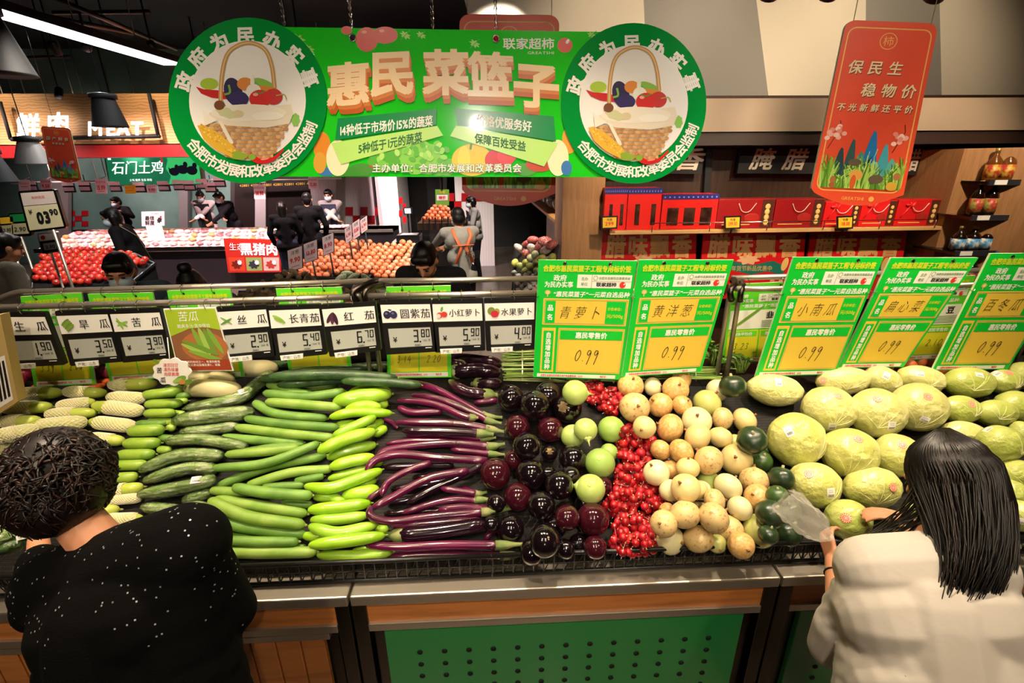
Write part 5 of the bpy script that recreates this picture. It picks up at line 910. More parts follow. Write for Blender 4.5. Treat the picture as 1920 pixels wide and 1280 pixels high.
# ---- long purple eggplants
m_pe = [mat('purple_a', '4a1030', .2, coat=.7, mix=('6a1444', 5, .4, .7)), mat('purple_b', '5c0f3a', .2, coat=.7, mix=('3a0c26', 5, .4, .7)), mat('purple_dark', '1c0a16', .16, coat=.8, mix=('30101f', 4, .45, .7))]; m_cal = mat('calyx_green', '5c7436', .6, mix=('8a8c58', 20, .4, .65)); m_calp = mat('calyx_purple', 'a2617c', .5)
PU = [([(200, 660), (400, 650), (640, 645)], 46, 2, 0), ([(240, 792), (420, 775), (600, 745)], 46, 2, 0), ([(230, 885), (380, 855), (560, 800)], 46, 2, 0), ([(380, 725), (560, 705), (760, 690)], 46, 2, 0), ([(200, 950), (420, 935), (640, 935)], 46, 2, 0), ([(240, 1060), (480, 1050), (700, 1045)], 44, 2, 0), ([(290, 115), (500, 155), (700, 255), (850, 340)], 46, 0, (950, 345)), ([(770, 252), (912, 236)], 36, 1, 0), ([(370, 205), (560, 232), (760, 312), (870, 370)], 46, 1, (945, 382)), ([(290, 278), (380, 312), (570, 305)], 46, 0, 0), ([(275, 235), (420, 242), (560, 272), (690, 332), (770, 346)], 44, 0, (798, 347)), ([(205, 355), (250, 375), (292, 412)], 28, 0, 0), ([(340, 455), (560, 452), (840, 480)], 42, 0, (910, 472)), ([(268, 375), (500, 377), (700, 387), (880, 422)], 52, 1, (962, 436)), ([(310, 427), (560, 432), (825, 446)], 56, 2, (895, 452)), ([(210, 512), (400, 490), (620, 495)], 38, 1, 0), ([(620, 545), (760, 560), (890, 576)], 42, 0, (966, 580)), ([(150, 600), (250, 545), (600, 508), (885, 528)], 52, 1, (965, 512)), ([(85, 692), (150, 612), (300, 577), (550, 600), (852, 617)], 56, 1, 0), ([(185, 845), (230, 752), (350, 682), (495, 630)], 46, 1, 0), ([(340, 892), (520, 792), (700, 712), (822, 646)], 52, 2, 0), ([(560, 792), (780, 822)], 42, 0, 0), ([(120, 922), (250, 852), (480, 732), (735, 680)], 52, 1, 0), ([(690, 790), (800, 832)], 42, 1, (852, 815)), ([(310, 952), (500, 892), (650, 862), (805, 866)], 46, 0, (895, 860)), ([(100, 862), (190, 802)], 40, 0, 0), ([(540, 932), (700, 912), (905, 932)], 50, 0, (1055, 910)), ([(118, 900), (122, 970), (250, 1000), (500, 972), (855, 940)], 54, 1, (905, 935)), ([(250, 1032), (500, 1017), (800, 990)], 44, 0, 0), ([(835, 1112), (920, 1042)], 42, 0, 0), ([(870, 1010), (560, 1062), (280, 1090)], 98, 2, (215, 1085)), ([(230, 1227), (500, 1212), (972, 1216)], 56, 1, (1110, 1210)), ([(72, 1150), (300, 1162), (600, 1150), (945, 1150)], 56, 0, (1085, 1145))]
lab = orders([mid(Z8, p) for p, *_ in PU], 1)
def calyx(Q, r, tip, Z, mt=m_cal):
    T = Vector(tip); A = Q[-1]; b = MB(); a0 = (Q[-1] - Q[-3]).normalized(); L = (T - A).length
    b.tube([A - a0 * r * 1.5, A - a0 * r * .3, A.lerp(T, .25), A.lerp(T, .55), A.lerp(T, .85), T], [r * 1.07, r * 1.1, r * .95, r * .55, r * .42, r * .5], mt, 12, rib=lambda a, t: 1 + .1 * math.cos(5 * a) * (t < .5)); return b
for i_, ((pts, wd, c_, tip), (k, r_)) in enumerate(zip(PU, lab)):
    Q, rr = tube_path(Z8, pts, wd, capprof(.22, .06, .12, .75) if wd < 80 else capprof(.2, .2, .3, .4)); col = ('purple', 'reddish purple', 'almost black')[c_]
    o = thing(MB().tube(Q, rr, m_pe[c_], 16), 'long_eggplant', f'long slim {col} eggplant, {r_} from the front of the long eggplant pile', 'eggplant', 'long purple eggplants', Q[0])
    if tip:
        h = (Q[-1] - onbed(*Z8(pts[-1]), 0)).length; d = ray(*Z8(tip)); n = BEDN; T = EYE + d * ((Q[-1] - EYE).dot(n) / d.dot(n)); calyx(Q, rr[-3], T, Z8).build('calyx', o)
DE = [([(940, 10), (800, -10), (590, -25)], 88), ([(935, 65), (780, 45), (630, 62)], 92), ([(935, 130), (870, 128), (790, 132)], 72), ([(610, 118), (720, 180), (870, 200)], 72), ([(560, 20), (640, 10), (700, 30)], 80)]
for i_, (pts, wd) in enumerate(DE):
    Q, rr = tube_path(Z8, pts, wd, capprof(.25, .2, .2, .4)); o = thing(MB().tube(Q, rr, m_pe[2], 18), 'dark_eggplant', f'fat glossy black eggplant on the bed ridge, {ordn(i_)} of those beside the leek bundles', 'eggplant', 'fat dark eggplants on the ridge', Q[0])
    T = Q[-1] + (Q[-1] - Q[-4]).normalized() * .035; calyx(Q, rr[-4], T, Z8).build('calyx', o)
# ---- round vegetables
def ball(Z, x, y, r, tol=.93): s = settle([(*Z((x, y)), r / Z.k)], tol); return Vector(s[0][:3]), s[0][3] / .96
def rotm(*a): return Euler(a).to_matrix().to_4x4()
m_rd = [mat('round_dark', '0f080c', .12, coat=.9, mix=('1d0b14', 6, .45, .7)), mat('round_red', '2c0a14', .12, coat=.9, mix=('4d1220', 5, .4, .7))]
RE = [(460, 1010, 80, 0, 0), (640, 760, 70, 0, 0), (650, 880, 62, 0, 0), (760, 765, 60, 1, 0), (760, 945, 52, 1, 0), (320, 1175, 80, 0, 0), (610, 1120, 60, 0, 0), (100, 870, 60, 0, 0), (560, 700, 60, 0, 0), (420, 700, 62, 0, 0), (420, 200, 82, 0, 0), (190, 220, 82, 0, 0), (340, 265, 94, 0, 0), (545, 285, 88, 0, 1), (230, 400, 78, 1, 0), (435, 413, 80, 1, 2), (210, 600, 62, 1, 0), (430, 560, 52, 0, 1), (575, 595, 86, 0, 0), (290, 520, 88, 0, 0), (95, 690, 96, 1, 2), (315, 690, 92, 0, 2), (490, 760, 90, 0, 0), (235, 830, 86, 1, 2), (540, 960, 78, 1, 0), (380, 885, 88, 0, 2), (700, 970, 100, 1, 0), (190, 1030, 85, 0, 0), (530, 1155, 62, 0, 0), (715, 1145, 72, 1, 0), (400, 1105, 100, 0, 2), (70, 1000, 50, 0, 0)]
lab = orders([ZA(p[:2]) for p in RE], 5)
for (x, y, r, c_, cal), (k, r_) in zip(RE, lab):
    P, q = ball(ZA, x, y, r); o = thing(MB().lathe([(q * max(.03, math.sin(math.pi * i / 14)) ** .85, -q * .96 * math.cos(math.pi * i / 14)) for i in range(15)], m_rd[c_], 26, Matrix.Translation(P) @ rotm(rnd.uniform(-.6, .6), rnd.uniform(-.6, .6), 0)), 'round_eggplant', f"round glossy {('black', 'dark red')[c_]} eggplant, {k} from left in {r_} row from front", 'eggplant', 'round dark eggplants', P - Vector((0, 0, q)))
    if cal:
        d = (EYE - P).normalized(); d = (d + Vector((rnd.uniform(-.5, .5), 0, rnd.uniform(0, .4)))).normalized(); M = Matrix.Translation(P + d * q * .97) @ d.to_track_quat('Z', 'Y').to_matrix().to_4x4(); s = q * (.34 if cal == 1 else .12)
        MB().lathe([(s * 1.6, -s * .9), (s * 1.1, -s * .1), (s * .5, s * .12), (s * .35, s * .4), (.0005, s * .45)], mat('calyx_brown', '6b5238', .7, mix=('9a8458', 30, .4, .6)), 14, M, wob=lambda a, i: 1 + (.18 * math.cos(6 * a) if i < 2 else 0)).build('calyx', o)
m_gr = [mat('green_radish', '9fb857', .4, coat=.2, mix=('c3cd86', 6, .4, .7)), mat('green_radish_b', '86a84a', .4, coat=.2, mix=('a6bd68', 6, .4, .7))]
GR = [(800, 555, 56, 1, None, 'half hidden green fruit radish behind the large round one'), (590, 185, 80, 0, (700, 195), 'pale green fruit radish with tail, at the back beside the red radish net'), (575, 455, 74, 0, None, 'yellowish green fruit radish lying low beside the round eggplants'), (655, 415, 74, 0, (680, 512), 'pale green fruit radish with tail pointing to the front'), (815, 412, 83, 1, None, 'darker green fruit radish touching the tall red radish net'), (745, 622, 93, 1, None, 'largest green fruit radish, with cut top, among the eggplants'), (685, 782, 92, 0, (575, 758), 'pale green fruit radish with side tail above the dark red eggplant'), (1420, 738, 70, 0, None, 'green fruit radish tucked in the middle of the onions')]
for x, y, r, c_, tail, lb in GR:
    P, q = ball(ZA, x, y, r); o = thing(MB().ell(P, (q, q, q * .97), m_gr[c_], 24, 14), 'green_radish', lb, 'radish', 'green fruit radishes', P - Vector((0, 0, q)))
    if tail: d = ray(*ZA(tail)); T = EYE + d * ((P - EYE).dot(BEDN) / d.dot(BEDN)); u = (T - P).normalized(); MB().tube([P + u * q * .9, P + u * q * 1.02, P + u * q * 1.15, T + u * .004], [q * .42, q * .2, q * .08, q * .02], m_gr[c_], 10).build('root_tail', o)
    if r > 90: d = (EYE - P).normalized(); d = (d + Vector((-.1, 0, .45))).normalized(); M = Matrix.Translation(P + d * q * .97) @ d.to_track_quat('Z', 'Y').to_matrix().to_4x4(); MB().lathe([(q * .16, -q * .05), (q * .13, q * .03), (q * .08, q * .04), (.0004, q * .02)], mat('radish_cut', 'a8cf5a', .5), 12, M, wob=lambda a, i: 1 + .15 * math.cos(5 * a)).build('leaf_scar', o)
# ---- net bags of small red radishes
m_rr = [mat('radish_red', 'a30c18', .3, coat=.3), mat('radish_red_b', '8a0812', .3, coat=.3), mat('radish_red_c', 'b41a28', .3, coat=.3)]
BG = [(705, 165, 60, 78, 'small net of red radishes at the back, beside the pale green radish'), (815, 238, 84, 76, 'net of red radishes at the back, beside the big pale onion'), (970, 510, 112, 132, 'tall net of red radishes between the green radish and the golden onions'), (930, 722, 95, 92, 'net of red radishes below the tall one'), (1080, 835, 105, 86, 'net of red radishes reaching out towards the onions'), (872, 872, 92, 88, 'net of red radishes beside the large dark red eggplant'), (950, 1030, 125, 96, 'net of red radishes near the front beside the speckled onion'), (955, 1130, 150, 60, 'lowest net of red radishes, against the front guard')]
BS = ('small back', 'larger back', 'tall middle', 'short middle', 'onion-side', 'eggplant-side', 'lower front', 'lowest front')
def mk_radish(i):
    return lambda: thing(MB().lathe([(.0006, -.95), (.03, -.85), (.55, -.7), (.9, -.3), (1, .1), (.8, .6), (.4, .85), (.1, .95)], m_rr[i], 12), 'red_radish', 'x', 'radish', parts=[('leaf_stub', MB().tube([(0, 0, .85), (.03, 0, 1.15)], [.16, .1], mat('radish_stub', 'b8c27a', .6), 6)), ('root_tip', MB().tube([(0, 0, -.9), (.05, 0, -1.4)], [.09, .02], mat('radish_tip', 'eccfc8', .5), 5))])
for bi, (cx, cy, rx, ry, lb) in enumerate(BG):
    pts = []; r0 = 25 if bi > 1 else 20
    for t in range(900):
        a, d = rnd.random() * 6.283, math.sqrt(rnd.random()); x, y = cx + rx * d * math.cos(a), cy + ry * d * math.sin(a)
        if all(math.hypot(x - u, y - v) > r0 * 1.08 for u, v in pts): pts.append((x, y))
    cen = []
    for j, (x, y) in enumerate(pts):
        P, q = ball(ZA, x, y, r0 * rnd.uniform(.9, 1.1), .85); dome = math.sqrt(max(0, 1 - ((x - cx) / rx) ** 2 - ((y - cy) / ry) ** 2)); d = (EYE - P).normalized(); P = P + d * dome * .018
        M = Matrix.Translation(P) @ rotm(rnd.uniform(-1.4, 1.4), rnd.uniform(-1.4, 1.4), rnd.random() * 6) @ Matrix.Scale(q * 1.12, 4); cen.append((P, q, x, y))
        inst('rad%d' % (j % 3), mk_radish(j % 3), M, f'small red radish in the {BS[bi]} net bag', f'radishes in net {"abcdefgh"[bi]}')
    net = MB(); wmat = mat('red_net', 'b5423a', .5); wm2 = mat('net_tie', 'd8c9b8', .5)
    for P, q, x, y in cen:      # strands of netting over neighbouring radishes
        near = sorted(cen, key=lambda c: (c[0] - P).length)[1:4]
        for c in near:
            if (c[0] - P).length < .045 and (c[2], c[3]) > (x, y):
                u = (EYE - P).normalized(); net.tube([P + u * q * 1.06, (P + c[0]) / 2 + u * q * .85, c[0] + u * c[1] * 1.06], .0006, wmat if rnd.random() < .8 else wm2, 4, caps=False)
    if net.v: thing(net, 'net_bag', f'red netting of the {BS[bi]} radish bag', 'net bag', None, Vector(net.v[0]))
# ---- onions
m_on = [mat('onion_pale', 'd6c48a', .34, coat=.2, mix=('d9c47e', 5, .4, .7)), mat('onion_gold', 'c99a52', .34, coat=.2, mix=('ddbd84', 5, .4, .7)), mat('onion_white', 'dfd4a8', .34, coat=.2, mix=('d9d69a', 5, .42, .7)), mat('onion_green', 'c0bf74', .34, coat=.2, mix=('b0bd5e', 4, .45, .65)), mat('onion_brown', 'd2b67c', .36, coat=.15, mix=('a3703c', 4, .55, .68))]
m_skin = mat('onion_skin_dry', 'a9743c', .6, mix=('7d5028', 30, .4, .6))
OC = ['pale cream', 'golden brown', 'whitish', 'greenish', 'brown-patched']
ON = [(1020, 400, 70, 0), (1160, 920, 52, 1), (1370, 790, 62, 2), (935, 140, 80, 1), (1072, 150, 60, 2), (1250, 105, 64, 1), (1215, 165, 80, 1), (1475, 170, 68, 2), (1410, 250, 84, 3), (960, 277, 92, 4), (1120, 262, 76, 1), (1255, 262, 60, 1), (1580, 500, 56, 3), (1505, 345, 68, 4), (1642, 356, 76, 0), (1180, 405, 88, 1), (1345, 360, 88, 2), (1490, 462, 72, 0), (1350, 460, 84, 0), (1120, 540, 64, 1), (1250, 550, 78, 1), (1590, 600, 94, 0), (1420, 605, 90, 4), (1185, 662, 62, 1), (1095, 682, 80, 2), (1290, 652, 70, 0), (1540, 767, 84, 2), (1702, 730, 86, 4), (1720, 832, 78, 1), (1180, 792, 66, 2), (1350, 790, 62, 0), (1275, 778, 90, 0), (1455, 856, 72, 4), (1690, 922, 54, 1), (1612, 902, 74, 2), (1360, 910, 58, 2), (1270, 942, 92, 4), (1450, 962, 94, 4), (1140, 997, 82, 4), (1545, 1032, 88, 4), (1470, 1122, 58, 3), (1620, 1132, 80, 1), (1180, 1097, 88, 2), (1355, 1092, 90, 4), (1735, 1042, 100, 3)]
lab = orders([ZA(p[:2]) for p in ON], 6)
def mk_onion(i):
    def f():
        pr = [(math.sin(math.pi * k / 14) ** .92 + .02, -math.cos(math.pi * k / 14) * .92) for k in range(15)]; pr[13] = (.2, .93); pr[14] = (.1, .97)
        nk = MB().lathe([(.16, .88), (.09, 1.0), (.07, 1.1), (.1, 1.16)], m_skin, 10, wob=lambda a, j: 1 + .25 * math.cos(3 * a)); rt = MB().lathe([(.14, -.95), (.16, -.9), (.01, -.89)], mat('onion_root', 'a58a5c', .8), 10)
        return thing(MB().lathe(pr, m_on[i], 24, wob=lambda a, j: 1 + .012 * math.cos(3 * a + i)), 'onion', 'x', 'onion', parts=[('neck_tip', nk), ('root_disc', rt)])
    return f
for (x, y, r, c_), (k, r_) in zip(ON, lab):
    P, q = ball(ZA, x, y, r); M = Matrix.Translation(P) @ rotm(rnd.uniform(-1.5, .6), rnd.uniform(-1.2, 1.2), rnd.random() * 6.28) @ Matrix.Diagonal((q, q, q * rnd.uniform(.9, 1.0), 1))
    inst('onion%d' % c_, mk_onion(c_), M, f'{OC[c_]} onion, {k} from left in {r_} row from front', 'onions on the bed')
# ---- small dark pumpkins
m_pk = [mat('dark_pumpkin', '22351f', .32, coat=.35, mix=('3a5230', 7, .45, .65)), mat('dark_pumpkin_b', '3c5a26', .34, coat=.3, mix=('2a4420', 7, .4, .65))]
PK = [(345, 740, 42, 0), (385, 830, 62, 0), (315, 560, 40, 1), (110, 178, 78, 0), (230, 508, 88, 0), (285, 637, 68, 1), (410, 742, 76, 0), (385, 850, 64, 1), (345, 962, 88, 0), (450, 1080, 82, 0), (470, 940, 60, 0), (330, 1090, 60, 0)]
lab = orders([ZB(p[:2]) for p in PK], 1)
for (x, y, r, c_), (k, r_) in zip(PK, lab):
    P, q = ball(ZB, x, y, r); M = Matrix.Translation(P) @ rotm(rnd.uniform(-.5, .3), rnd.uniform(-.5, .5), rnd.random() * 6); pr = [(q * max(.02, math.sin(math.pi * j / 14) ** .8), -q * .86 * math.cos(math.pi * j / 14)) for j in range(15)]
    o = thing(MB().lathe(pr, m_pk[c_], 30, M, wob=lambda a, j: 1 + .025 * math.cos(10 * a)), 'small_pumpkin', f'small dark green pumpkin, {r_} from the front between the onions and cabbages', 'pumpkin', 'small dark pumpkins', P - Vector((0, 0, q)))
    MB().lathe([(q * .18, q * .8), (q * .1, q * .9), (q * .09, q * 1.05), (.0005, q * 1.06)], mat('pumpkin_stem', 'a5a077', .7), 10, M, wob=lambda a, j: 1 + .15 * math.cos(5 * a)).build('stem', o)
# ---- film-wrapped cabbages
m_cb = []
for nm, c1, c2 in (('a', 'bfc264', 'd8d592'), ('b', 'c8c878', 'ded9a0'), ('c', 'a8b652', 'c6ca78')): m_cb.append(mat('cabbage_' + nm, c1, .36, coat=.55, mix=(c2, 7, .38, .66), bump=(24, 1.0, .014)))
CB = [(370, 200, 172, 98, 8, 1, (395, 150), None), (790, 145, 168, 88, -5, 1, None, (665, 140)), (1030, 140, 112, 84, 20, 1, (1060, 110), (935, 62)), (1270, 137, 146, 88, 10, 1, (1265, 100), None), (1780, 150, 96, 78, 0, 2, (1730, 97), (1812, 92)), (1565, 155, 150, 97, 0, 2, (1630, 105), None), (1892, 110, 84, 84, 0, 2, None, None), (1515, 320, 114, 87, 5, 2, None, (1585, 287)), (1850, 300, 112, 97, 0, 2, None, None), (1730, 342, 120, 82, 0, 2, None, None), (700, 320, 157, 142, 0, 1, (725, 425), (762, 237)), (1250, 305, 157, 148, 0, 1, (1295, 380), (1315, 242)), (995, 342, 160, 152, 0, 1, (1090, 420), (1005, 255)), (1540, 472, 137, 80, 10, 1, None, None), (1882, 480, 64, 92, 0, 2, None, None), (1755, 530, 127, 112, 0, 2, (1680, 440), None), (500, 506, 164, 166, 0, 0, (455, 455), None), (1120, 602, 134, 132, 0, 0, None, (1155, 537)), (830, 590, 162, 157, 0, 0, None, (885, 502)), (1560, 640, 120, 90, 0, 0, None, None), (1380, 780, 120, 100, 0, 0, None, None), (1860, 722, 112, 97, 0, 2, None, None), (1815, 842, 92, 92, 0, 2, None, None), (965, 802, 168, 128, -8, 0, None, (1098, 800)), (610, 782, 157, 138, 0, 0, (715, 835), (580, 718)), (1560, 900, 120, 100, 0, 2, None, None), (1775, 992, 88, 84, 0, 2, (1730, 1052), None), (1882, 972, 92, 94, 0, 2, (1895, 1008), None), (1300, 960, 120, 100, 0, 0, None, None), (1620, 1030, 100, 80, 0, 2, None, None)]
lab = orders([ZB(p[:2]) for p in CB], 5)
def ray_ell(px, py, P, A):
    """first hit of the photo ray on the ellipsoid P, A (3x3: columns = half axes)"""
    I = A.inverted(); o = I @ (EYE - P); d = I @ ray(px, py); a, b, c = d.dot(d), 2 * o.dot(d), o.dot(o) - 1; D = b * b - 4 * a * c
    if D < 0: D = 0
    t = (-b - math.sqrt(D)) / (2 * a); H = EYE + ray(px, py) * t; n = (I.transposed() @ (I @ (H - P))).normalized(); return H, n
def seal(H, n, r):
    n = n.normalized(); u = n.cross(Vector((0, 0, 1))).normalized(); v = n.cross(u); b = MB(); q = lambda rr, a, e=.0008: H + (u * math.cos(a) + v * math.sin(a)) * rr + n * (e - rr * rr * 4); N_ = 20
    sr, sw = mat('seal_print_red', 'd0523e', .4), mat('seal_print_pale', 'eedfc0', .4)
    for r0, r1, mt in ((.0, .16, sw), (.16, .34, sr), (.34, .42, sw), (.42, .62, sr), (.62, .7, sw), (.7, 1, sr)): b.add([q(r * rr, 2 * math.pi * i / N_) for rr in (r0 + .001, r1) for i in range(N_)], [(i, (i + 1) % N_, N_ + (i + 1) % N_, N_ + i) for i in range(N_)], mt)
    for i in range(14): a = 2 * math.pi * i / 14; b.add([q(r * .75, a, .0011), q(r * .75, a + .2, .0011), q(r * .94, a + .2, .0011), q(r * .94, a, .0011)], [(0, 1, 2, 3)], sw)
    return b
def cab_r(d, ph): return 1 + .022 * math.sin(3 * d.x + ph) * math.cos(2.5 * d.y + ph) + .012 * math.sin(9 * d.x * math.cos(ph) + 9 * d.y * math.sin(ph) + 3 * d.z) + .008 * math.sin(17 * (d.y + .4 * d.x * d.x) + ph)
def conform(b, M, ph):
    I = M.inverted(); V = [Vector(v) for v in b.v]; lift = [.0] * len(V)
    out = []
    for f, mi in zip(b.f, b.mi):
        for i in f: lift[i] = max(lift[i], .012 if mi == 0 and b.mats[0] in (m_wpl,) else .017)
    lift = [l + .005 * i / len(V) for i, l in enumerate(lift)]
    for v, l in zip(V, lift): d = (I @ v).normalized(); out.append(tuple(M @ (d * (cab_r(d, ph) + l))))
    b.v = out; return b
for m_ in m_cb: m_.node_tree.nodes['Principled BSDF'].inputs['Coat Roughness'].default_value = .16
rb = [random.Random(i).uniform(0, 6) for i in range(40)]
for ci, ((x, y, rx, ry, rot, c_, lbp, sl), (k, r_)) in enumerate(zip(CB, lab)):
    X, Yp = ZB((x, y)); ax, ay = rx / ZB.k, ry / ZB.k; small = min(ax, ay) * .82; off = (max(ax, ay) - min(ax, ay)) * .8; cs, sn = math.cos(R(rot)), math.sin(R(rot))
    smp = [(X + i * off * cs * (ax > ay), Yp + i * (off * sn if ax > ay else off), small) for i in (-1, 0, 1)]; S = settle(smp, .93, h0=.012); P = Vector(S[1][:3]); s = depth(P) / FPX; Rm = CAMROT @ Matrix.Rotation(R(-rot), 3, 'Z')
    A = Rm @ Matrix.Diagonal((ax * s, ay * s, min(ax, ay) * s * .92)); M = Matrix.Translation(P) @ A.to_4x4(); b = MB(); ph = rb[ci]
    nr, ns = 22, 36; vs_ = []
    for i in range(nr + 1):
        th = math.pi * i / nr
        for j in range(ns):
            a = 2 * math.pi * j / ns; d = Vector((math.sin(th) * math.cos(a), math.sin(th) * math.sin(a), math.cos(th)))
            vs_.append(M @ (d * cab_r(d, ph)))
    b.add(vs_, [(i * ns + j, (i + 1) * ns + j, (i + 1) * ns + (j + 1) % ns, i * ns + (j + 1) % ns) for i in range(nr) for j in range(ns)], m_cb[c_], True)
    d = ('with label and seal' if lbp and sl else 'with barcode label' if lbp else 'with red seal' if sl else 'without stickers')
    o = thing(b, 'wrapped_cabbage', f'film-wrapped cabbage {d}, {k} from left in {r_} row from front', 'cabbage', 'film-wrapped cabbages', P - Vector((0, 0, ay * s)))
    vb = MB()       # leaf ribs showing through the film
    cx0_, cy0_ = rnd.uniform(-.5, .5), rnd.uniform(.3, .8)
    for j in range(5):
        a = -2.2 + j * .5 + rnd.uniform(-.15, .15); L_ = []
        for t in range(7): u, v = cx0_ + math.cos(a) * t * .16 + .03 * t * math.sin(j), cy0_ + math.sin(a) * t * .2; q = u * u + v * v; L_.append(M @ (Vector((u, -v, math.sqrt(max(.02, 1 - q)))) * (cab_r(Vector((u, -v, math.sqrt(max(.02, 1 - q)))).normalized(), ph) + .001)) if q < .93 else None)
        L_ = [p for p in L_ if p is not None]
        if len(L_) > 2: vb.tube(L_, [.0016 * (1 - .7 * i / len(L_)) for i in range(len(L_))], mat('cabbage_rib', 'e6e3ac', .4, coat=.4), 5, caps=False)
    if vb.v: vb.build('leaf_rib', o)
    up = Rm @ Vector((1, .15, 0))
    if lbp: H, n = ray_ell(*ZB(lbp), P, A); conform(barcode(H, n, Rm @ Vector((.95, .3 * math.sin(ci * 2.1), 0)), .034 if ci % 2 else .03, .024 if ci % 2 else .04), M, ph).build('barcode_label', o)
    if sl: H, n = ray_ell(*ZB(sl), P, A); conform(seal(H, n, .0165), M, ph).build('red_seal', o)
# ---- goods on the ridge behind the signs
m_lk = [mat('stem_green', '8fae4c', .45), mat('stem_pale', 'b9c77e', .45), mat('stem_dark', '5f8a34', .45)]
for bi, (x0, x1, y0, y1, lb) in enumerate(((945, 1060, 655, 712, 'bundle of thin green garlic stems beside the fat black eggplants'), (1062, 1180, 676, 716, 'bundle of thin green garlic stems under the first big green board'), (1184, 1345, 690, 712, 'bundle of thin green garlic stems behind the onions'))):
    t = None; b = MB()
    for i in range(34):
        v = i / 33; y = y0 + (y1 - y0) * v; A = onbed(x0 + rnd.uniform(-6, 6), y, .015 + .03 * rnd.random()); Bq = onbed(x1 + rnd.uniform(-4, 10), y + rnd.uniform(-5, 4), .015 + .03 * rnd.random()); m_ = (A + Bq) / 2 + Vector((0, 0, rnd.uniform(0, .008)))
        b.tube(spline([A, m_, Bq], 6), rnd.uniform(.0026, .004), rnd.choice(m_lk), 6)
    o = thing(b, 'garlic_stem_bundle', lb, 'vegetable bundle', 'garlic stem bundles', onbed(x0, y1, 0)); q = MB()
    for xx in (x0 + (x1 - x0) * .3, x0 + (x1 - x0) * .75): q.tube([onbed(xx, y1 + 2, .01), onbed(xx, (y0 + y1) / 2, .05), onbed(xx, y0, .03)], .004, mat('clear_tape', 'e3e6d2', .15, coat=.8), 6, flat=.4)
    q.build('tape_band', o)
b_ = None
for bi, (x, y, n, lb) in enumerate(((1392, 690, 26, 'bunch of leafy celery just right of the two metal posts'), (1448, 684, 26, 'bunch of leafy celery left of the third big green board'), (1340, 676, 18, 'bunch of leafy celery behind the metal posts'))):
    b = MB(); C0 = onbed(x, y + 12, .01); st = MB()
    for i in range(n):
        a = rnd.random() * 6.28; d = rnd.random(); Pt = C0 + Vector((math.cos(a) * .11 * d, abs(math.sin(a)) * .12 * d, .03 + .08 * rnd.random())); st.tube([C0 + Vector((math.cos(a) * .02, .02, 0)), (C0 + Pt) / 2 + Vector((0, 0, .015)), Pt], .0035, m_lk[0], 5)
        for k in range(4):
            u = Vector((rnd.uniform(-1, 1), rnd.uniform(-1, 1), rnd.uniform(-.2, .6))).normalized(); s = .028; w2 = u.cross(Vector((rnd.random(), rnd.random(), 1))).normalized() * s * .55
            b.add([Pt, Pt + u * s * .5 + w2, Pt + u * s * .75 + w2 * .4, Pt + u * s * 1.15, Pt + u * s * .75 - w2 * .4, Pt + u * s * .5 - w2, Pt + u * s * .6 + Vector((0, 0, .006))], [(0, 6, 1), (1, 6, 2), (2, 6, 3), (3, 6, 4), (4, 6, 5), (5, 6, 0)], (m_lk[2], mat('leaf_bright', '6fa03a', .5))[k % 2])
    o = thing(st, 'celery_bunch', lb, 'celery', 'celery bunches', C0); b.build('leaves', o)
def ridge_tubes(L, mt, name, lab_, cat, grp, seg=14, pf=capprof(.2, .2, .2, .25), rib=None):
    for i, (pts, wd) in enumerate(L):
        Q, rr = tube_path(Zm(0, 0, 1), pts, wd, pf); o = thing(MB().tube(Q, rr, mt, seg, rib=rib), name, lab_ % ordn(i), cat, grp, Q[0]); e = (Q[-1] - Q[-3]).normalized(); MB().tube([Q[-1] - e * .003, Q[-1] + e * .008], [max(rr[-1], .004), .003], mat('melon_stem'), 7).build('stem', o)
ridge_tubes([([(488, 712), (590, 696), (700, 690)], 20), ([(475, 688), (520, 684), (560, 690)], 18), ([(505, 706), (620, 702), (745, 708)], 20), ([(650, 690), (720, 686), (770, 692)], 18), ([(520, 722), (610, 714), (672, 712)], 18), ([(640, 714), (720, 716), (790, 722)], 18)], mat('dark_cucumber', '24401e', .4, coat=.25, mix=('3a5a2c', 16, .45, .65), bump=(110, .6, .004)), 'long_cucumber', 'long dark ridged cucumber on the bed ridge, %s from the wrapped gourds', 'cucumber', 'dark cucumbers on the ridge')
ridge_tubes([([(395, 700), (450, 692), (520, 690)], 34), ([(352, 728), (400, 728), (452, 735)], 36), ([(330, 712), (390, 706), (440, 714)], 30)], mat('winter_melon', 'd9d0a6', .4, coat=.3, mix=('c8bf8e', 5, .4, .7)), 'white_radish', 'thick white radish on the bed ridge behind the gourds, %s of three', 'radish', 'white radishes')
m_ron = mat('red_onion', '7d1228', .25, coat=.5, mix=('a8324a', 8, .45, .65)); m_pot = mat('orange_tuber', 'cf6a38', .45, mix=('b8552a', 8, .4, .65)); m_or3 = mat('carrot_orange', 'e0662a', .4)
for i, (x, y, r) in enumerate(((30, 712, 16), (48, 700, 14), (180, 702, 15), (200, 694, 14), (166, 692, 14))): P, q = ball(Zm(0, 0, 1), x, y, r); thing(MB().ell(P, q, m_ron, 16, 10), 'red_onion', ('red onion behind the beige end board', 'red onion beside the first green sheet at the left end', 'red onion behind the netted melons, above the orange carrot', 'red onion behind the melons, right of the first green sheet', 'small red onion touching the first green sheet')[i], 'onion', 'red onions on the ridge', P - Vector((0, 0, q)), parts=[('neck_tip', MB().tube([P + Vector((0, 0, q * .9)), P + Vector((.003, 0, q * 1.2))], [q * .2, q * .08], m_skin, 6))])
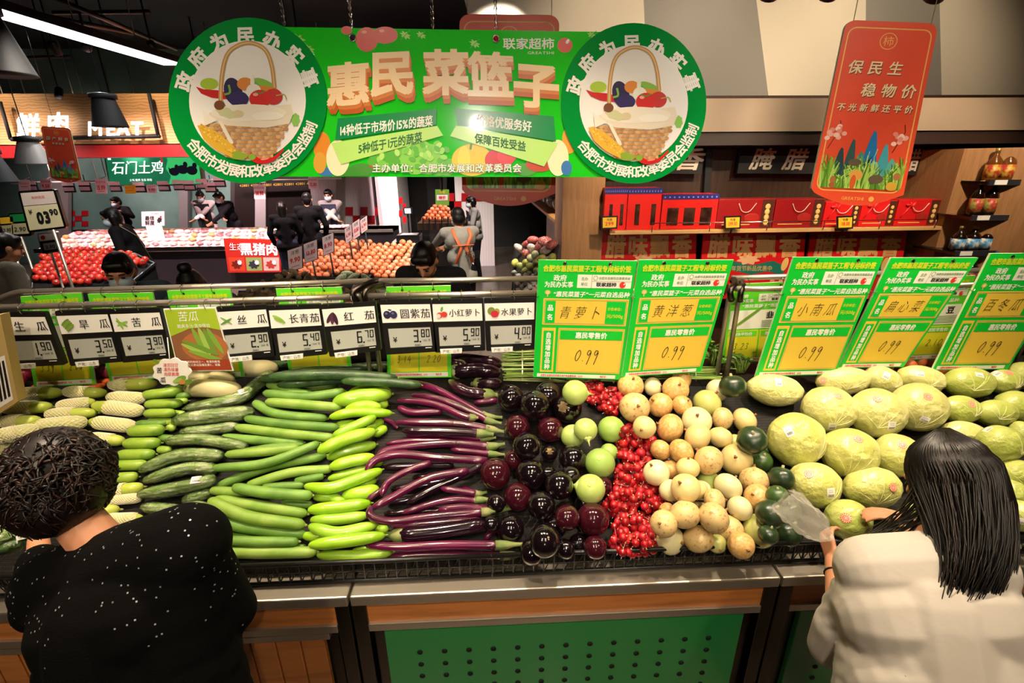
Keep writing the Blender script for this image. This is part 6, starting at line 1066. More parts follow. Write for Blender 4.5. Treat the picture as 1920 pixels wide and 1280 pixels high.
for i, (pts, wd) in enumerate((([(178, 720), (212, 712)], 14), ([(150, 730), (196, 722)], 12), ([(62, 726), (100, 730)], 13))): Q, rr = tube_path(Zm(0, 0, 1), pts, wd, capprof(.2, .3, .3, .1)); thing(MB().tube(Q, rr, m_or3, 12), 'carrot', ('orange carrot behind the netted melons', 'orange carrot half under the netted melon row', 'orange carrot below the left green price sheet')[i], 'carrot', 'carrots on the ridge', Q[0])
for i, (x, y, r) in enumerate(((1662, 694, 13), (1685, 690, 14), (1702, 692, 15), (1724, 686, 13), (1765, 700, 13), (1782, 696, 12), (1640, 690, 11), (1744, 684, 11))): P, q = ball(Zm(0, 0, 1), x, y - 7, r * .85, .6); thing(MB().ell(P, (q * 1.15, q, q * .9), m_pot, 14, 9, rotm(0, .3 * i, i).to_3x3()), 'orange_potato', f'orange skinned potato behind the cabbages, {ordn(i)} along the ridge', 'potato', 'orange potatoes on the ridge', P - Vector((0, 0, q)))
# ================================================================ HEAPS BEHIND THE RAIL
def in_poly(x, y, P):
    c = False
    for i in range(len(P)):
        (x0, y0), (x1, y1) = P[i], P[i - 1]
        if (y0 > y) != (y1 > y) and x < (x1 - x0) * (y - y0) / (y1 - y0) + x0: c = not c
    return c
def heap(poly, A, Bp, Cp, r, gap, key, mk, lab_, grp, n=300, jit=.06, hz=.15, lay=1.0):
    """one layer of pieces over the slope through A, B, C where the photo shows it"""
    xs_ = [p[0] for p in poly]; ys_ = [p[1] for p in poly]; xm = sum(xs_) / len(xs_); y = min(ys_); row = 0; cnt = 0
    while y < max(ys_):
        Pm = px3(xm, y, A, Bp, Cp); s = r * FPX / depth(Pm) * gap; x = min(xs_) + (row % 2) * s / 2
        while x < max(xs_):
            u, v = x + rnd.uniform(-jit, jit) * s, y + rnd.uniform(-jit, jit) * s * .5
            if in_poly(u, v, poly) and cnt < n:
                P = px3(u, v, A, Bp, Cp) + Vector((0, 0, rnd.uniform(-.3, hz) * r)); k = rnd.randrange(3); q = r * rnd.uniform(.92, 1.03); cnt += 1
                inst(key + str(k), lambda: mk(k), Matrix.Translation(P) @ rotm(rnd.uniform(-1, 1), rnd.uniform(-1, 1), rnd.random() * 6) @ Matrix.Scale(q, 4), lab_, grp)
            x += s
        y2 = y
        while (px3(xm, y2, A, Bp, Cp) - Pm).length < gap * r * .87 * lay: y2 += .4
        y = y2; row += 1
def bin_(name, lb, quad, A, Bp, Cp, mt, dz=.05):
    P = [px3(x, y, A, Bp, Cp) - Vector((0, 0, dz)) for x, y in quad]; n = len(P); G = [Vector((p.x, p.y, 0)) for p in P]
    t = root(name, G[0], lb, 'display bin'); b = MB(); b.add(P + G, [tuple(range(n)), tuple(range(2 * n - 1, n - 1, -1))] + [(i, i + n, (i + 1) % n + n, (i + 1) % n) for i in range(n)], mt); b.build('body', t)
    e = MB(); e.tube(P + [P[0]], .02, m_blackp, 6); e.build('top_edge', t)
m_tm = [mat('tomato_a', 'cf2e24', .25, coat=.4), mat('tomato_b', 'd8402c', .25, coat=.4), mat('tomato_c', 'b9221e', .25, coat=.4)]
def mk_tom(k): return thing(MB().lathe([(max(.02, math.sin(math.pi * i / 9) ** .85), -.86 * math.cos(math.pi * i / 9)) for i in range(10)], m_tm[k], 12), 'tomato', 'x', 'tomato', parts=[('green_calyx', MB().lathe([(.3, .84), (.12, .9), (.02, .95)], mat('tomato_calyx', '4f7a30', .6), 7, wob=lambda a, i: 1 + .4 * math.cos(5 * a)))])
A, Bq, Cq = onY(170, 530, 4.9), onY(60, 470, 5.42), onY(270, 468, 5.42)
bin_('produce_bin', 'dark bin heaped with tomatoes behind the person wearing a face mask', [(56, 534), (236, 528), (288, 486), (250, 468), (110, 462), (60, 500)], A, Bq, Cq, m_black)
heap([(60, 505), (82, 478), (120, 466), (180, 462), (250, 474), (278, 486), (262, 500), (235, 516), (170, 528), (95, 528), (64, 520)], A, Bq, Cq, .038, 2.1, 'tom', mk_tom, 'ripe red tomato in the heap behind the rail at the left', 'heaped tomatoes', 170)
m_po = [mat('net_onion_a', 'd8683c', .4, mix=('e59466', 4, .4, .6)), mat('net_onion_b', 'cf5630', .4, mix=('df8454', 4, .4, .6)), mat('net_onion_c', 'df7e54', .4, mix=('e8a886', 4, .4, .6))]
def mk_po(k): return thing(MB().lathe([(max(.02, math.sin(math.pi * i / 9)), -math.cos(math.pi * i / 9) * .92) for i in range(10)], m_po[k], 12), 'netted_onion', 'x', 'onion', parts=[('neck_tip', MB().lathe([(.18, .86), (.08, 1.1), (.02, 1.14)], mat('neck_red', 'c44a34', .5), 7))])
A, Bq, Cq = onY(560, 530, 4.5), onY(600, 452, 5.2), onY(770, 452, 5.2)
bin_('produce_bin', 'dark bin heaped with orange netted onions behind the rear rail', [(556, 538), (760, 528), (794, 458), (626, 446), (530, 518)], A, Bq, Cq, m_black)
heap([(535, 522), (548, 500), (600, 470), (626, 452), (660, 448), (720, 456), (772, 452), (790, 462), (770, 480), (765, 505), (752, 522), (700, 516), (650, 508), (600, 524), (570, 534)], A, Bq, Cq, .034, 2.08, 'pon', mk_po, 'orange netted onion in the heap behind the rear rail', 'orange onions in the heap', 290)
m_gz = [mat('garlic_a', 'c9ab7c', .6, mix=('a58656', 9, .4, .6), bump=(9, .8, .2)), mat('garlic_b', 'b08f60', .6, mix=('d6be94', 9, .4, .6), bump=(9, .8, .2)), mat('garlic_c', '8f6f4a', .6, mix=('b59468', 9, .4, .6), bump=(9, .8, .2))]
def mk_gz(k): return thing(MB().ell((0, 0, 0), (1.3, .7, .6), m_gz[k], 10, 7).ell((.7, .5, .1), (.7, .45, .4), m_gz[k], 8, 6), 'ginger_root', 'x', 'ginger')
A, Bq, Cq = onY(550, 560, 3.8), onY(500, 505, 4.25), onY(620, 505, 4.25)
heap([(500, 530), (520, 512), (548, 504), (580, 512), (600, 528), (590, 560), (480, 560), (455, 555), (480, 538)], A, Bq, Cq, .035, 2.3, 'gin', mk_gz, 'knobbly pale ginger root piled in front of the orange onions', 'ginger roots', 90)
m_gv = [mat('greens_a', '9db578', .5, mix=('e6e2cf', 6, .45, .6)), mat('greens_b', 'd8d5c0', .5, mix=('8fae6a', 6, .45, .6)), mat('greens_c', 'c8a890', .5, mix=('e8ded0', 6, .45, .6))]
def mk_gv(k): return thing(MB().ell((0, 0, 0), (1.4, .7, .55), m_gv[k], 10, 7), 'bagged_vegetable', 'x', 'vegetable bag')
heap([(612, 526), (650, 510), (700, 518), (735, 528), (720, 545), (600, 550)], A, Bq, Cq, .05, 2.3, 'gvb', mk_gv, 'clear bag of pale vegetables lying in front of the orange onions', 'bagged pale vegetables', 40)
A2, B2, C2 = onY(550, 578, 3.3), onY(500, 540, 3.68), onY(700, 540, 3.68)
bin_('produce_bin', 'dark low bin of brown ginger roots just beyond the rear rail', [(436, 584), (716, 580), (702, 536), (446, 537)], A2, B2, C2, m_black)
heap([(440, 578), (452, 542), (520, 540), (700, 540), (710, 575)], A2, B2, C2, .03, 2.3, 'gin', mk_gz, 'knobbly brown ginger root lying on the far side of the bed', 'ginger roots on the far side', 120)
bin_('produce_bin', 'dark bin under the pale ginger roots in front of the orange onions', [(450, 562), (740, 552), (735, 522), (620, 512), (515, 508)], A, Bq, Cq, m_black)
# far onion basket
m_bk = mat('basket_brown', '4a2d1a', .6); P = onY(830, 408, 8.6); t = root('wire_basket', P, 'dark basket of orange onions on the steel bench beyond the onion heap', 'basket'); b = MB(); b.box((P.x - .42, P.y - .2, P.z - .18), (P.x + .42, P.y + .4, P.z - .07), m_bk)
for i in range(9): b.box((P.x - .43 + i * .105, P.y - .215, P.z - .18), (P.x - .41 + i * .105, P.y - .2, P.z + .03), m_black)
b.build('body', t); heap([(790, 412), (796, 398), (812, 382), (832, 384), (846, 392), (850, 412)], onY(800, 415, 8.5), onY(800, 384, 8.9), onY(840, 384, 8.9), .045, 2.1, 'pon', mk_po, 'orange onion in the far basket on the steel bench', 'orange onions in the far basket', 60)
tb = root('steel_bench', (onY(735, 440, 8.4).x, 8.4, 0), 'steel bench with the black scale and the far onion basket', 'bench'); x0, x1 = onY(735, 440, 8.4).x, onY(852, 440, 8.4).x; MB().box((x0, 8.3, .95), (x1, 9.2, 1.0), m_steelp).build('bench_top', tb); MB().box((x0 + .03, 8.34, 0), (x1 - .03, 9.15, .95), mat('bench_front', '231c18', .5)).build('body', tb)
P = onY(765, 424, 8.5); t = root('weighing_scale', (P.x, P.y, 1.0), 'black weighing scale with a lit display on a thin pole on the steel bench', 'scale'); MB().bbox((P.x - .2, 8.38, 1.0), (P.x + .2, 8.75, 1.1), m_blackp, .01).build('body', t); MB().box((P.x - .12, 8.37, 1.105), (P.x + .16, 8.6, 1.112), mat('scale_plate', 'd8d8dc', .2)).build('screen', t); MB().tube([(P.x - .02, 8.7, 1.1), (P.x - .02, 8.7, 1.42)], .015, m_blackp, 8).build('pole', t); MB().bbox((P.x - .08, 8.66, 1.42), (P.x + .06, 8.72, 1.54), m_blackp, .008).build('display_head', t); MB().box((P.x - .06, 8.655, 1.44), (P.x + .04, 8.66, 1.52), mat('lcd_lit', 'd4e4f4', .3, emit=1.2)).build('display', t)
# price cards on sticks in the onion heap
for i, ((x0, y0, x1, y1), tx) in enumerate((((539, 465, 566, 506), '9.90'), ((569, 453, 594, 490), '13.80'), ((604, 440, 625, 476), '8.90'), ((646, 424, 659, 454), '6.90'), ((660, 414, 674, 446), '10.80'), ((675, 408, 688, 435), '6.90'))):
    Y = (4.42, 4.5, 4.62, 4.85, 4.98, 5.1)[i]; B = Board(Y, [(x0, y0 + 5), (x1, y0 - 4), (x1 + 1, y1 - 5), (x0 + 3, y1 + 3)], 10, 14); B.base(B.box(-.4, -.4, 10.4, 14.4), m_black, .01); B.rect(0, 0, 10, 14, m_pink); B.text('洋葱', 5, 2.6, 3, m_ink, 2, .01); B.text(tx, 5, 7.4, 4.4, m_redink, 2, .03, fit=7.5); B.rect(2, 11.6, 8, 12, m_redink, 2)
    k = MB(); k.tube([B.w(6, 14.4) + Vector((0, .005, 0)), B.w(6.6, 14.4) + Vector((.01, .005, -.32))], .008, m_black, 6); B.finish('stick_price_card', f'white price card on a black stick in the onion heap, {ordn(i)} from the front', 'price card', 'price cards on sticks', parts=[('stick', k)])
# price frames at the left over the tomatoes
B = Board(4.6, [(38, 362), (100, 358), (120, 424), (56, 432)], 60, 70); B.base(rrect(-4, -4, 64, 74, 5), m_steelp, .03); B.rect(0, 0, 60, 24, mat('frame_pink', 'efdcd2', .5)); B.rect(0, 25, 60, 70, mat('frame_cream', 'f0e6b8', .5)); B.text('新鲜蔬菜', 30, 10, 6, m_redink, 2); B.text('¥', 10, 36, 11, m_ink, 2, .02); B.text('03', 30, 48, 30, m_ink, 2, .04, .75); B.text('90', 50, 40, 16, m_ink, 2, .03, .9)
k = MB(); k.tube([B.w(40, 74), Vector((B.w(42, 74).x, B.w(42, 74).y, .01))], .012, m_steel, 8); B.finish('price_stand', 'large cream price frame reading 03.90 over the tomatoes', 'price frame', parts=[('stand', k)])
B = Board(4.7, [(72, 440), (104, 436), (112, 470), (80, 474)], 30, 34); B.base(rrect(-2, -2, 32, 36, 3), m_steel, .03); B.rect(0, 0, 30, 12, m_paper); B.rect(0, 13, 30, 34, m_frame); B.rect(4, 17, 26, 30, mat('lcd_grey')); B.ell(7, 6, 4, 4, m_redink, 2); B.text('2.90', 16, 24, 9, m_ink, 2, .02); k = MB(); k.tube([B.w(15, 36), Vector((B.w(15, 36).x, B.w(15, 36).y, .01))], .01, m_steel, 8); B.finish('price_stand', 'small price frame with red dot standing at the tomato heap', 'price frame', parts=[('stand', k)])
for i, (x0, y0, x1, y1, lb) in enumerate(((0, 408, 24, 440, 'small steel price frame at the left edge above the grey sweater'), (18, 402, 54, 440, 'dark price frame with green top strip beside the cream 03.90 frame'))):
    B = Board(5.2, [(x0, y0), (x1, y0 - 2), (x1 + 3, y1), (x0 + 3, y1 + 2)], 30, 34); B.base(rrect(-2, -2, 32, 36, 3), m_dsteel, .03); B.rect(0, 0, 30, 12, (m_yel, m_green)[i]); B.rect(2, 15, 28, 32, mat('frame_dim', 'a9a27c', .5)); B.text('2.90', 15, 24, 10, m_ink, 2, .02); k = MB(); k.tube([B.w(15, 36), Vector((B.w(15, 36).x, B.w(15, 36).y, .01))], .012, m_steel, 8); B.finish('price_stand', lb, 'price frame', parts=[('stand', k)])
# baskets along the aisle at the right
m_w = [mat('bag_red', 'c0242a', .3, coat=.4, mix=('e3dcd2', 8, .5, .62)), mat('bag_red_b', 'a81c22', .3, coat=.4, mix=('d9b2a8', 8, .5, .62)), mat('bag_white', 'ddd6c8', .3, coat=.4, mix=('b8464a', 8, .52, .62))]
def mk_bag(k): return thing(MB().ell((0, 0, 0), (1.3, .9, .7), m_w[k], 10, 7), 'goods_bag', 'x', 'bag')
m_mg = [mat('mango_a', 'c9c25a', .4), mat('mango_b', 'b6ba6a', .4), mat('mango_c', 'd8d6a6', .4)]
def mk_mg(k): return thing(MB().ell((0, 0, 0), (1.2, .85, .8), m_mg[k], 10, 7), 'pale_fruit', 'x', 'fruit')
m_wg = [mat('garlic_white', 'd9d4cb', .5), mat('garlic_grey', 'b9b6aa', .5), mat('garlic_pink', 'd6bcb4', .5)]
def mk_wg(k): return thing(MB().lathe([(.02, -.8), (.7, -.6), (1, 0), (.6, .6), (.2, .9), (.1, 1.2)], m_wg[k], 10), 'garlic_bulb', 'x', 'garlic')
A, Bq, Cq = onY(1000, 540, 3.7), onY(970, 445, 5.2), onY(1050, 445, 4.08)
bin_('produce_bin', 'dark bin along the aisle left of the wooden column, with bags and fruit', [(962, 550), (1018, 550), (1046, 446), (966, 446)], A, Bq, Cq, m_black, .07)
heap([(963, 475), (975, 450), (1000, 442), (1034, 446), (1042, 470), (1034, 478), (1000, 474), (970, 484)], A, Bq, Cq, .055, 2.2, 'gbg', mk_bag, 'red and white bag of goods in the aisle bin', 'red and white bags', 60)
heap([(965, 490), (1000, 476), (1034, 480), (1040, 494), (1030, 506), (1008, 512), (966, 508)], A, Bq, Cq, .042, 2.2, 'pfr', mk_mg, 'pale yellow green fruit in the aisle bin', 'pale fruits in the aisle bin', 80)
heap([(964, 512), (1008, 512), (1012, 545), (968, 545)], A, Bq, Cq, .03, 2.25, 'gwb', mk_wg, 'white garlic bulb at the near end of the aisle bin', 'garlic bulbs in the aisle bin', 90)
B = Board(9.0, [(816, 355), (842, 355), (842, 385), (817, 386)], 30, 36); B.base(B.box(0, 0, 30, 36), mat('sheet_green2', '6b9a3a', .5), .01); B.rect(3, 12, 27, 24, m_pink); B.text('特价', 15, 18, 8, m_redink, 2, .02); B.text('洋葱', 15, 6, 7, m_yel, 2, .01); k = MB(); P = B.w(15, 0); k.tube([P, Vector((P.x, P.y, 4.7))], .02, m_black, 6); B.finish('hanging_price_sheet', 'green price sheet hanging on a black pole over the far onion basket', 'price sheet', parts=[('pole', k)])
# ================================================================ PEOPLE
m_skin_ = mat('skin', 'c68a68', .5, sub=.12); m_hair = mat('black_hair', '0d0a09', .4, bump=(60, .5, .004), stretch=(1, 1, .2), spec=.3); m_mask = mat('mask_blue', 'b9cdd8', .7); m_eye = mat('eye_dark', '120d0b', .2); m_lip = mat('lips', 'a65a50', .5)
def remesh(parts, mt, vox, smooth=6, name='body'):
    """one closed skin around capsules ('c', p0, r0, p1, r1) and ellipsoids ('e', centre, (rx, ry, rz), rotation)"""
    mb = MB()
    for p in parts:
        if p[0] == 'c':
            a, b = Vector(p[1]), Vector(p[3]); d = b - a
            if d.length < 1e-4: b = a + Vector((0, 0, .001)); d = b - a
            u = d.normalized(); pts = []; rr = []
            for k in range(1, 5): t = math.pi / 2 * k / 5; pts.append(a - u * p[2] * math.cos(t)); rr.append(p[2] * math.sin(t))
            pts += [a, b]; rr += [p[2], p[4]]
            for k in range(4, 0, -1): t = math.pi / 2 * k / 5; pts.append(b + u * p[4] * math.cos(t)); rr.append(p[4] * math.sin(t))
            mb.tube(pts, rr, mt, 12)
        else: mb.ell(p[1], p[2], mt, 16, 10, p[3] if len(p) > 3 else None)
    me = bpy.data.meshes.new('t'); me.from_pydata(mb.v, [], mb.f); o = bpy.data.objects.new('t', me); C.objects.link(o)
    r_ = o.modifiers.new('r', 'REMESH'); r_.mode = 'VOXEL'; r_.voxel_size = vox; s_ = o.modifiers.new('s', 'SMOOTH'); s_.iterations = smooth; s_.factor = .5
    dg = bpy.context.evaluated_depsgraph_get(); m2 = bpy.data.meshes.new_from_object(o.evaluated_get(dg)); bpy.data.objects.remove(o); bpy.data.meshes.remove(me)
    out = MB(); out.add([v.co.copy() for v in m2.vertices], [tuple(p.vertices) for p in m2.polygons], mt, True); bpy.data.meshes.remove(m2); return out
def ik(S, W, l1, l2, pole):
    d = W - S; L = min(d.length, (l1 + l2) * .995); u = d.normalized(); W = S + u * L; a = (l1 * l1 - l2 * l2 + L * L) / (2 * L); h = math.sqrt(max(0, l1 * l1 - a * a)); p = pole - u * pole.dot(u)
    return S + u * a + (p.normalized() * h if p.length > 1e-5 else Vector()), W
def hand_parts(W, fwd, pal, sc=1.0, curl=.5, left=False, spread=.12, r=.0082):
    """palm, four unequal bent fingers and a thumb leaving the side of the palm"""
    f = fwd.normalized(); n = (pal - f * pal.dot(f)).normalized(); s = f.cross(n) * (1 if left else -1); P = []
    for k in (-1.2, -.4, .4, 1.2): P.append(('c', W + s * .012 * k * sc, .0125 * sc, W + f * .075 * sc + s * .018 * k * sc, .011 * sc))
    for k, L in ((-1.5, .062), (-.5, .074), (.5, .078), (1.5, .07)):
        b = W + f * .082 * sc + s * .0155 * k * sc; d = (f + s * spread * k * .5).normalized(); rr = r * sc
        for j, q in enumerate((.45, .32, .25)):
            a = curl * (.5 + j * .9); v = (d * math.cos(a) + n * math.sin(a)).normalized(); e = b + v * L * q * sc; P.append(('c', b, rr, e, rr * .92)); b, rr = e, rr * .92
    b = W + f * .02 * sc + s * .026 * sc; d = (f * .6 + s * .75 + n * .35).normalized(); m_ = b + d * .034 * sc; e = m_ + (f * .85 + s * .2 + n * .45).normalized() * .03 * sc
    P += [('c', b, .0125 * sc, m_, .0105 * sc), ('c', m_, .0105 * sc, e, .0085 * sc)]; return P
def head_parts(Hc, f, u, k):
    """skull, jaw, nose, ears around the head centre; f = face direction, u = up"""
    s = f.cross(u); Q = Matrix((s, f, u)).transposed()
    return [('e', Hc + u * .03 * k - f * .012 * k, (.072 * k, .092 * k, .085 * k), Q), ('e', Hc - u * .035 * k + f * .022 * k, (.058 * k, .066 * k, .075 * k), Q), ('e', Hc - u * .085 * k + f * .05 * k, (.03 * k, .028 * k, .022 * k), Q), ('c', Hc + f * .088 * k + u * .005 * k, .009 * k, Hc + f * .103 * k - u * .03 * k, .013 * k),
            ('e', Hc + s * .074 * k - u * .012 * k - f * .008 * k, (.011 * k, .02 * k, .031 * k), Q), ('e', Hc - s * .074 * k - u * .012 * k - f * .008 * k, (.011 * k, .02 * k, .031 * k), Q), ('c', Hc + f * .08 * k + s * .032 * k + u * .02 * k, .012 * k, Hc + f * .08 * k - s * .032 * k + u * .02 * k, .012 * k), ('c', Hc + f * .08 * k - u * .058 * k - s * .012 * k, .01 * k, Hc + f * .08 * k - u * .058 * k + s * .012 * k, .01 * k)]
def person(lb, top, Y, H=None, face=0, lean=.0, tc='222222', pc='1a1a1e', hair='short', mask=False, hands=None, look=(0, -.2), vox=.014, apron=None, name='person', extra=None, feet_z=0.0):
    """TOP = photo pixel of the crown; FACE = heading in degrees (0 looks towards the camera, 180 away)"""
    T = onY(*top, Y); H = H or T.z; k = H / 1.66; a = R(face); f = Vector((math.sin(a), -math.cos(a), 0)); s = f.cross(Vector((0, 0, 1))); up = (Vector((0, 0, 1)) * math.cos(lean) + f * math.sin(lean)).normalized()
    hf = (f * math.cos(look[1]) + Vector((0, 0, 1)) * math.sin(look[1])); hf = Matrix.Rotation(look[0], 3, 'Z') @ hf; hu = (Vector((0, 0, 1)) - hf * hf.z).normalized()
    Hc = T - hu * .115 * k; nk = Hc - hu * .12 * k - hf * .025 * k; ch = nk - up * .13 * k; pel = ch - up * .42 * k; base = Vector((pel.x, pel.y, 0)) - f * .02; pel.z = max(pel.z, .78 * k)
    sh = [nk - up * .045 * k + s * q * .175 * k for q in (-1, 1)]; hip = [pel + s * q * .085 * k for q in (-1, 1)]; B = []; J = []; Tr = []
    torso = [('c', ch + s * .075 * k, .1 * k, ch - s * .075 * k, .1 * k), ('c', ch - up * .2 * k + s * .06 * k, .095 * k, ch - up * .2 * k - s * .06 * k, .095 * k), ('c', pel + s * .07 * k, .11 * k, pel - s * .07 * k, .11 * k), ('c', ch, .115 * k, pel, .11 * k), ('c', sh[0], .055 * k, sh[1], .055 * k)]
    B += torso + [('c', nk - up * .03 * k, .055 * k, Hc - hu * .05 * k, .05 * k)]; J += [(q[0], q[1], q[2] + .014, q[3], q[4] + .014) for q in torso] + [('c', nk - up * .05 * k + s * .03, .06 * k, nk - up * .05 * k - s * .03, .06 * k)]
    for i, q in enumerate((-1, 1)):
        hd = (hands or {}).get('lr'[i]); W = onY(*hd[:2], hd[2]) if hd else pel + s * q * .2 * k + f * .12 * k + up * .02
        E, W = ik(sh[i], W, .28 * k, .25 * k, s * q * .7 - f * .4 - Vector((0, 0, .5))); d = (W - E).normalized()
        B += [('c', sh[i], .045 * k, E, .036 * k), ('c', E, .036 * k, W, .024 * k)] + hand_parts(W, d, -s * q + f * .2, 1.0 * k, .5, q < 0, r=.0095)
        J += [('c', sh[i], .062 * k, E, .052 * k), ('c', E, .052 * k, W - d * .015, .042 * k)]
        kn = hip[i] - Vector((0, 0, (hip[i].z - feet_z) * .47)) + f * .03; an = Vector((hip[i].x, hip[i].y, feet_z + .08)) - f * .02
        B += [('c', hip[i], .078 * k, kn, .052 * k), ('c', kn, .052 * k, an, .034 * k), ('c', an - Vector((0, 0, .035)), .036 * k, an + f * .13 * k - Vector((0, 0, .05)), .028 * k)]
        Tr += [('c', hip[i] + Vector((0, 0, .03)), .095 * k, kn, .066 * k), ('c', kn, .066 * k, an + Vector((0, 0, .02)), .055 * k)]
    B += head_parts(Hc, hf, hu, k); Tr.append(('c', hip[0] + Vector((0, 0, .05)), .1 * k, hip[1] + Vector((0, 0, .05)), .1 * k))
    ro = remesh(B, m_skin_, vox * .75).build(name, origin=Vector((base.x, base.y, feet_z))); tag(ro, lb, 'person'); sd = hf.cross(hu); Q = Matrix((sd, hf, hu)).transposed()
    remesh(J, mat('cloth_' + tc, tc, .85, bump=(14, .5, .02), spec=.12), vox).build('jacket', ro); remesh(Tr, mat('cloth_' + pc, pc, .85, spec=.12), vox).build('trousers', ro)
    sh_ = MB()
    for i in (0, 1): an = Vector((hip[i].x, hip[i].y, feet_z + .05)); sh_.ell(an + f * .05 * k - Vector((0, 0, .005)), (.05 * k, .14 * k, .045), m_black, 12, 8, Matrix((s, f, Vector((0, 0, 1)))).transposed())
    sh_.build('shoes', ro)
    hp = [('e', Hc + hu * .036 * k - hf * .018 * k, (.08 * k, .099 * k, .086 * k), Q), ('e', Hc - hu * .01 * k - hf * .05 * k, (.08 * k, .065 * k, .085 * k), Q), ('c', Hc + hf * .055 * k + hu * .07 * k + sd * .035, .03 * k, Hc + hf * .055 * k + hu * .07 * k - sd * .035, .03 * k)]
    if hair == 'long': hp += [('c', Hc - hf * .06 * k, .075 * k, Hc - hf * .08 * k - Vector((0, 0, .26 * k)), .06 * k)]
    if hair == 'bun': hp += [('e', Hc + hu * .14 * k - hf * .05 * k, (.045 * k, .045 * k, .04 * k))]
    if hair == 'bob': hp += [('c', Hc - hf * .03 * k + sd * .05 * k, .05 * k, Hc - hf * .03 * k + sd * .06 * k - hu * .1 * k, .035 * k), ('c', Hc - hf * .03 * k - sd * .05 * k, .05 * k, Hc - hf * .03 * k - sd * .06 * k - hu * .1 * k, .035 * k)]
    remesh(hp, m_hair, .008, 3).build('hair', ro)
    e = MB(); br = MB()
    for q in (-1, 1): e.ell(Hc + hf * .0845 * k + sd * .03 * k * q + hu * .002 * k, (.013 * k, .006 * k, .0055 * k), m_eye, 8, 6, Q); br.tube([Hc + hf * .089 * k + sd * .014 * k * q + hu * .024 * k, Hc + hf * .091 * k + sd * .03 * k * q + hu * .03 * k, Hc + hf * .08 * k + sd * .048 * k * q + hu * .025 * k], .004 * k, m_hair, 5)
    e.build('eyes', ro); br.build('eyebrows', ro)
    if mask:
        mk = MB(); mk.ell(Hc + hf * .05 * k - hu * .045 * k, (.064 * k, .063 * k, .055 * k), m_mask, 14, 10, Q)
        for q in (-1, 1): mk.tube([Hc + hf * .07 * k + sd * .055 * k * q - hu * .02 * k, Hc + sd * .08 * k * q + hu * .0 * k], .002, m_wpl, 4)
        mk.build('face_mask', ro)
    else: m_ = MB(); m_.ell(Hc + hf * .092 * k - hu * .058 * k, (.022 * k, .006 * k, .007 * k), m_lip, 8, 6, Q); m_.build('lips', ro)
    if apron: ap = MB(); ap.bbox((-.15 * k, .125 * k, -.42 * k), (.15 * k, .14 * k, .08 * k), mat('cloth_' + apron, apron, .8), .006, Matrix.Translation(ch) @ Matrix((s, f, up)).transposed().to_4x4()); ap.build('apron', ro)
    if extra: extra(ro, dict(ch=ch, s=s, f=f, up=up, k=k, nk=nk, sh=sh, pel=pel, Hc=Hc))
    return ro
person('man in a pale blue face mask looking down behind the rear rail at the left', (212, 479), 3.1, 1.68, 20, .15, '3f4a58', '20242c', 'short', True, look=(0, -.35))
person('black-haired man bending his face down behind the rear rail, right of the onion heap', (788, 466), 3.05, 1.7, -10, .15, '1d1c1e', '1a1a1e', 'short', False, look=(0, -.7))
person('shopper of whom only black tied hair shows above the rear rail', (346, 517), 3.02, 1.55, 10, .1, '55595f', '20242c', 'bun', True, look=(0, -.6))
person('shopper in a light grey top with black hair at the left edge, turned away', (8, 436), 3.9, 1.64, 150, .1, '98928a', '2a2a2e', 'bun', False, look=(0, -.2))
def strap(ro, d): b = MB(); b.tube([d['nk'] - d['s'] * .12 - d['f'] * .06 + Vector((0, 0, .02)), d['ch'] - d['f'] * .14 - d['s'] * .0, d['pel'] + d['s'] * .13 - d['f'] * .1], .014, mat('strap_grey', '8d8880', .6), 6, flat=.3); b.build('bag_strap', ro)
person('shopper in black with a grey bag strap and face mask, walking behind the tomato heap', (200, 391), 6.4, 1.66, -75, .25, '0e0d0f', '131318', 'bob', True, extra=strap)
def vest(ro, d):
    b = MB(); og = mat('vest_orange', 'd9683a', .6); B_ = d['ch'] - d['f'] * .122 * d['k']; s, u = d['s'], d['up']; bk = -d['f'] * .012
    for q in (-1, 1): b.tube([d['nk'] + s * q * .1 + u * .0 - d['f'] * .05, B_ + s * q * .1 + u * .06 + bk, B_ + s * q * .03 - u * .08 + bk, B_ + s * q * .11 - u * .26 + bk], .022, og, 6, flat=.35)
    b.tube([B_ + s * .13 - u * .05 + bk, B_ - s * .13 - u * .05 + bk], .018, og, 6, flat=.3); b.build('reflective_strap', ro)
    L = MB()
    for i, ch_ in enumerate('超柿'):
        vs_, fs_, _ = glyph(ch_, 0); o_ = B_ + bk * 2.2 - u * .2 + s * (-.1 + .1 * i) * -1
        L.add([o_ - s * 0 + s * -1 * 0 + (s * gx * .1 if True else 0) * (1 if s.x > 0 else -1) + u * gy * .1 for gx, gy in vs_], fs_, m_black)
    L.build('lettering', ro)
person('worker in grey jacket with orange back straps by the onion heap, seen from behind', (856, 389), 6.0, 1.73, 200, .06, '8a867e', '131318', 'short', True, {'l': (812, 462, 6.4), 'r': (822, 470, 6.4)}, extra=vest)
person('woman in grey top and dark apron with face mask, farther down the aisle', (880, 368), 9.6, 1.6, -80, .1, '8f8a86', '15151a', 'bob', True, {'l': (868, 415, 9.5), 'r': (866, 412, 9.7)}, apron='23273a')
person('long-haired shopper all in black in front of the dark counter, seen from behind', (526, 378), 8.6, 1.58, 200, .0, '0d0c0d', '2a3242', 'long', False)
person('taller shopper all in black beside the long-haired one, seen from behind', (575, 361), 9.0, 1.73, 185, .0, '0f0e0f', '121216', 'short', False)
person('butcher in a grey and orange jacket and navy apron with mask behind the dark counter', (613, 355), 10.3, 1.7, 0, .05, '8d8580', '1a1c28', 'short', True, {'l': (600, 425, 10.0), 'r': (642, 422, 10.0)}, apron='1d2438')
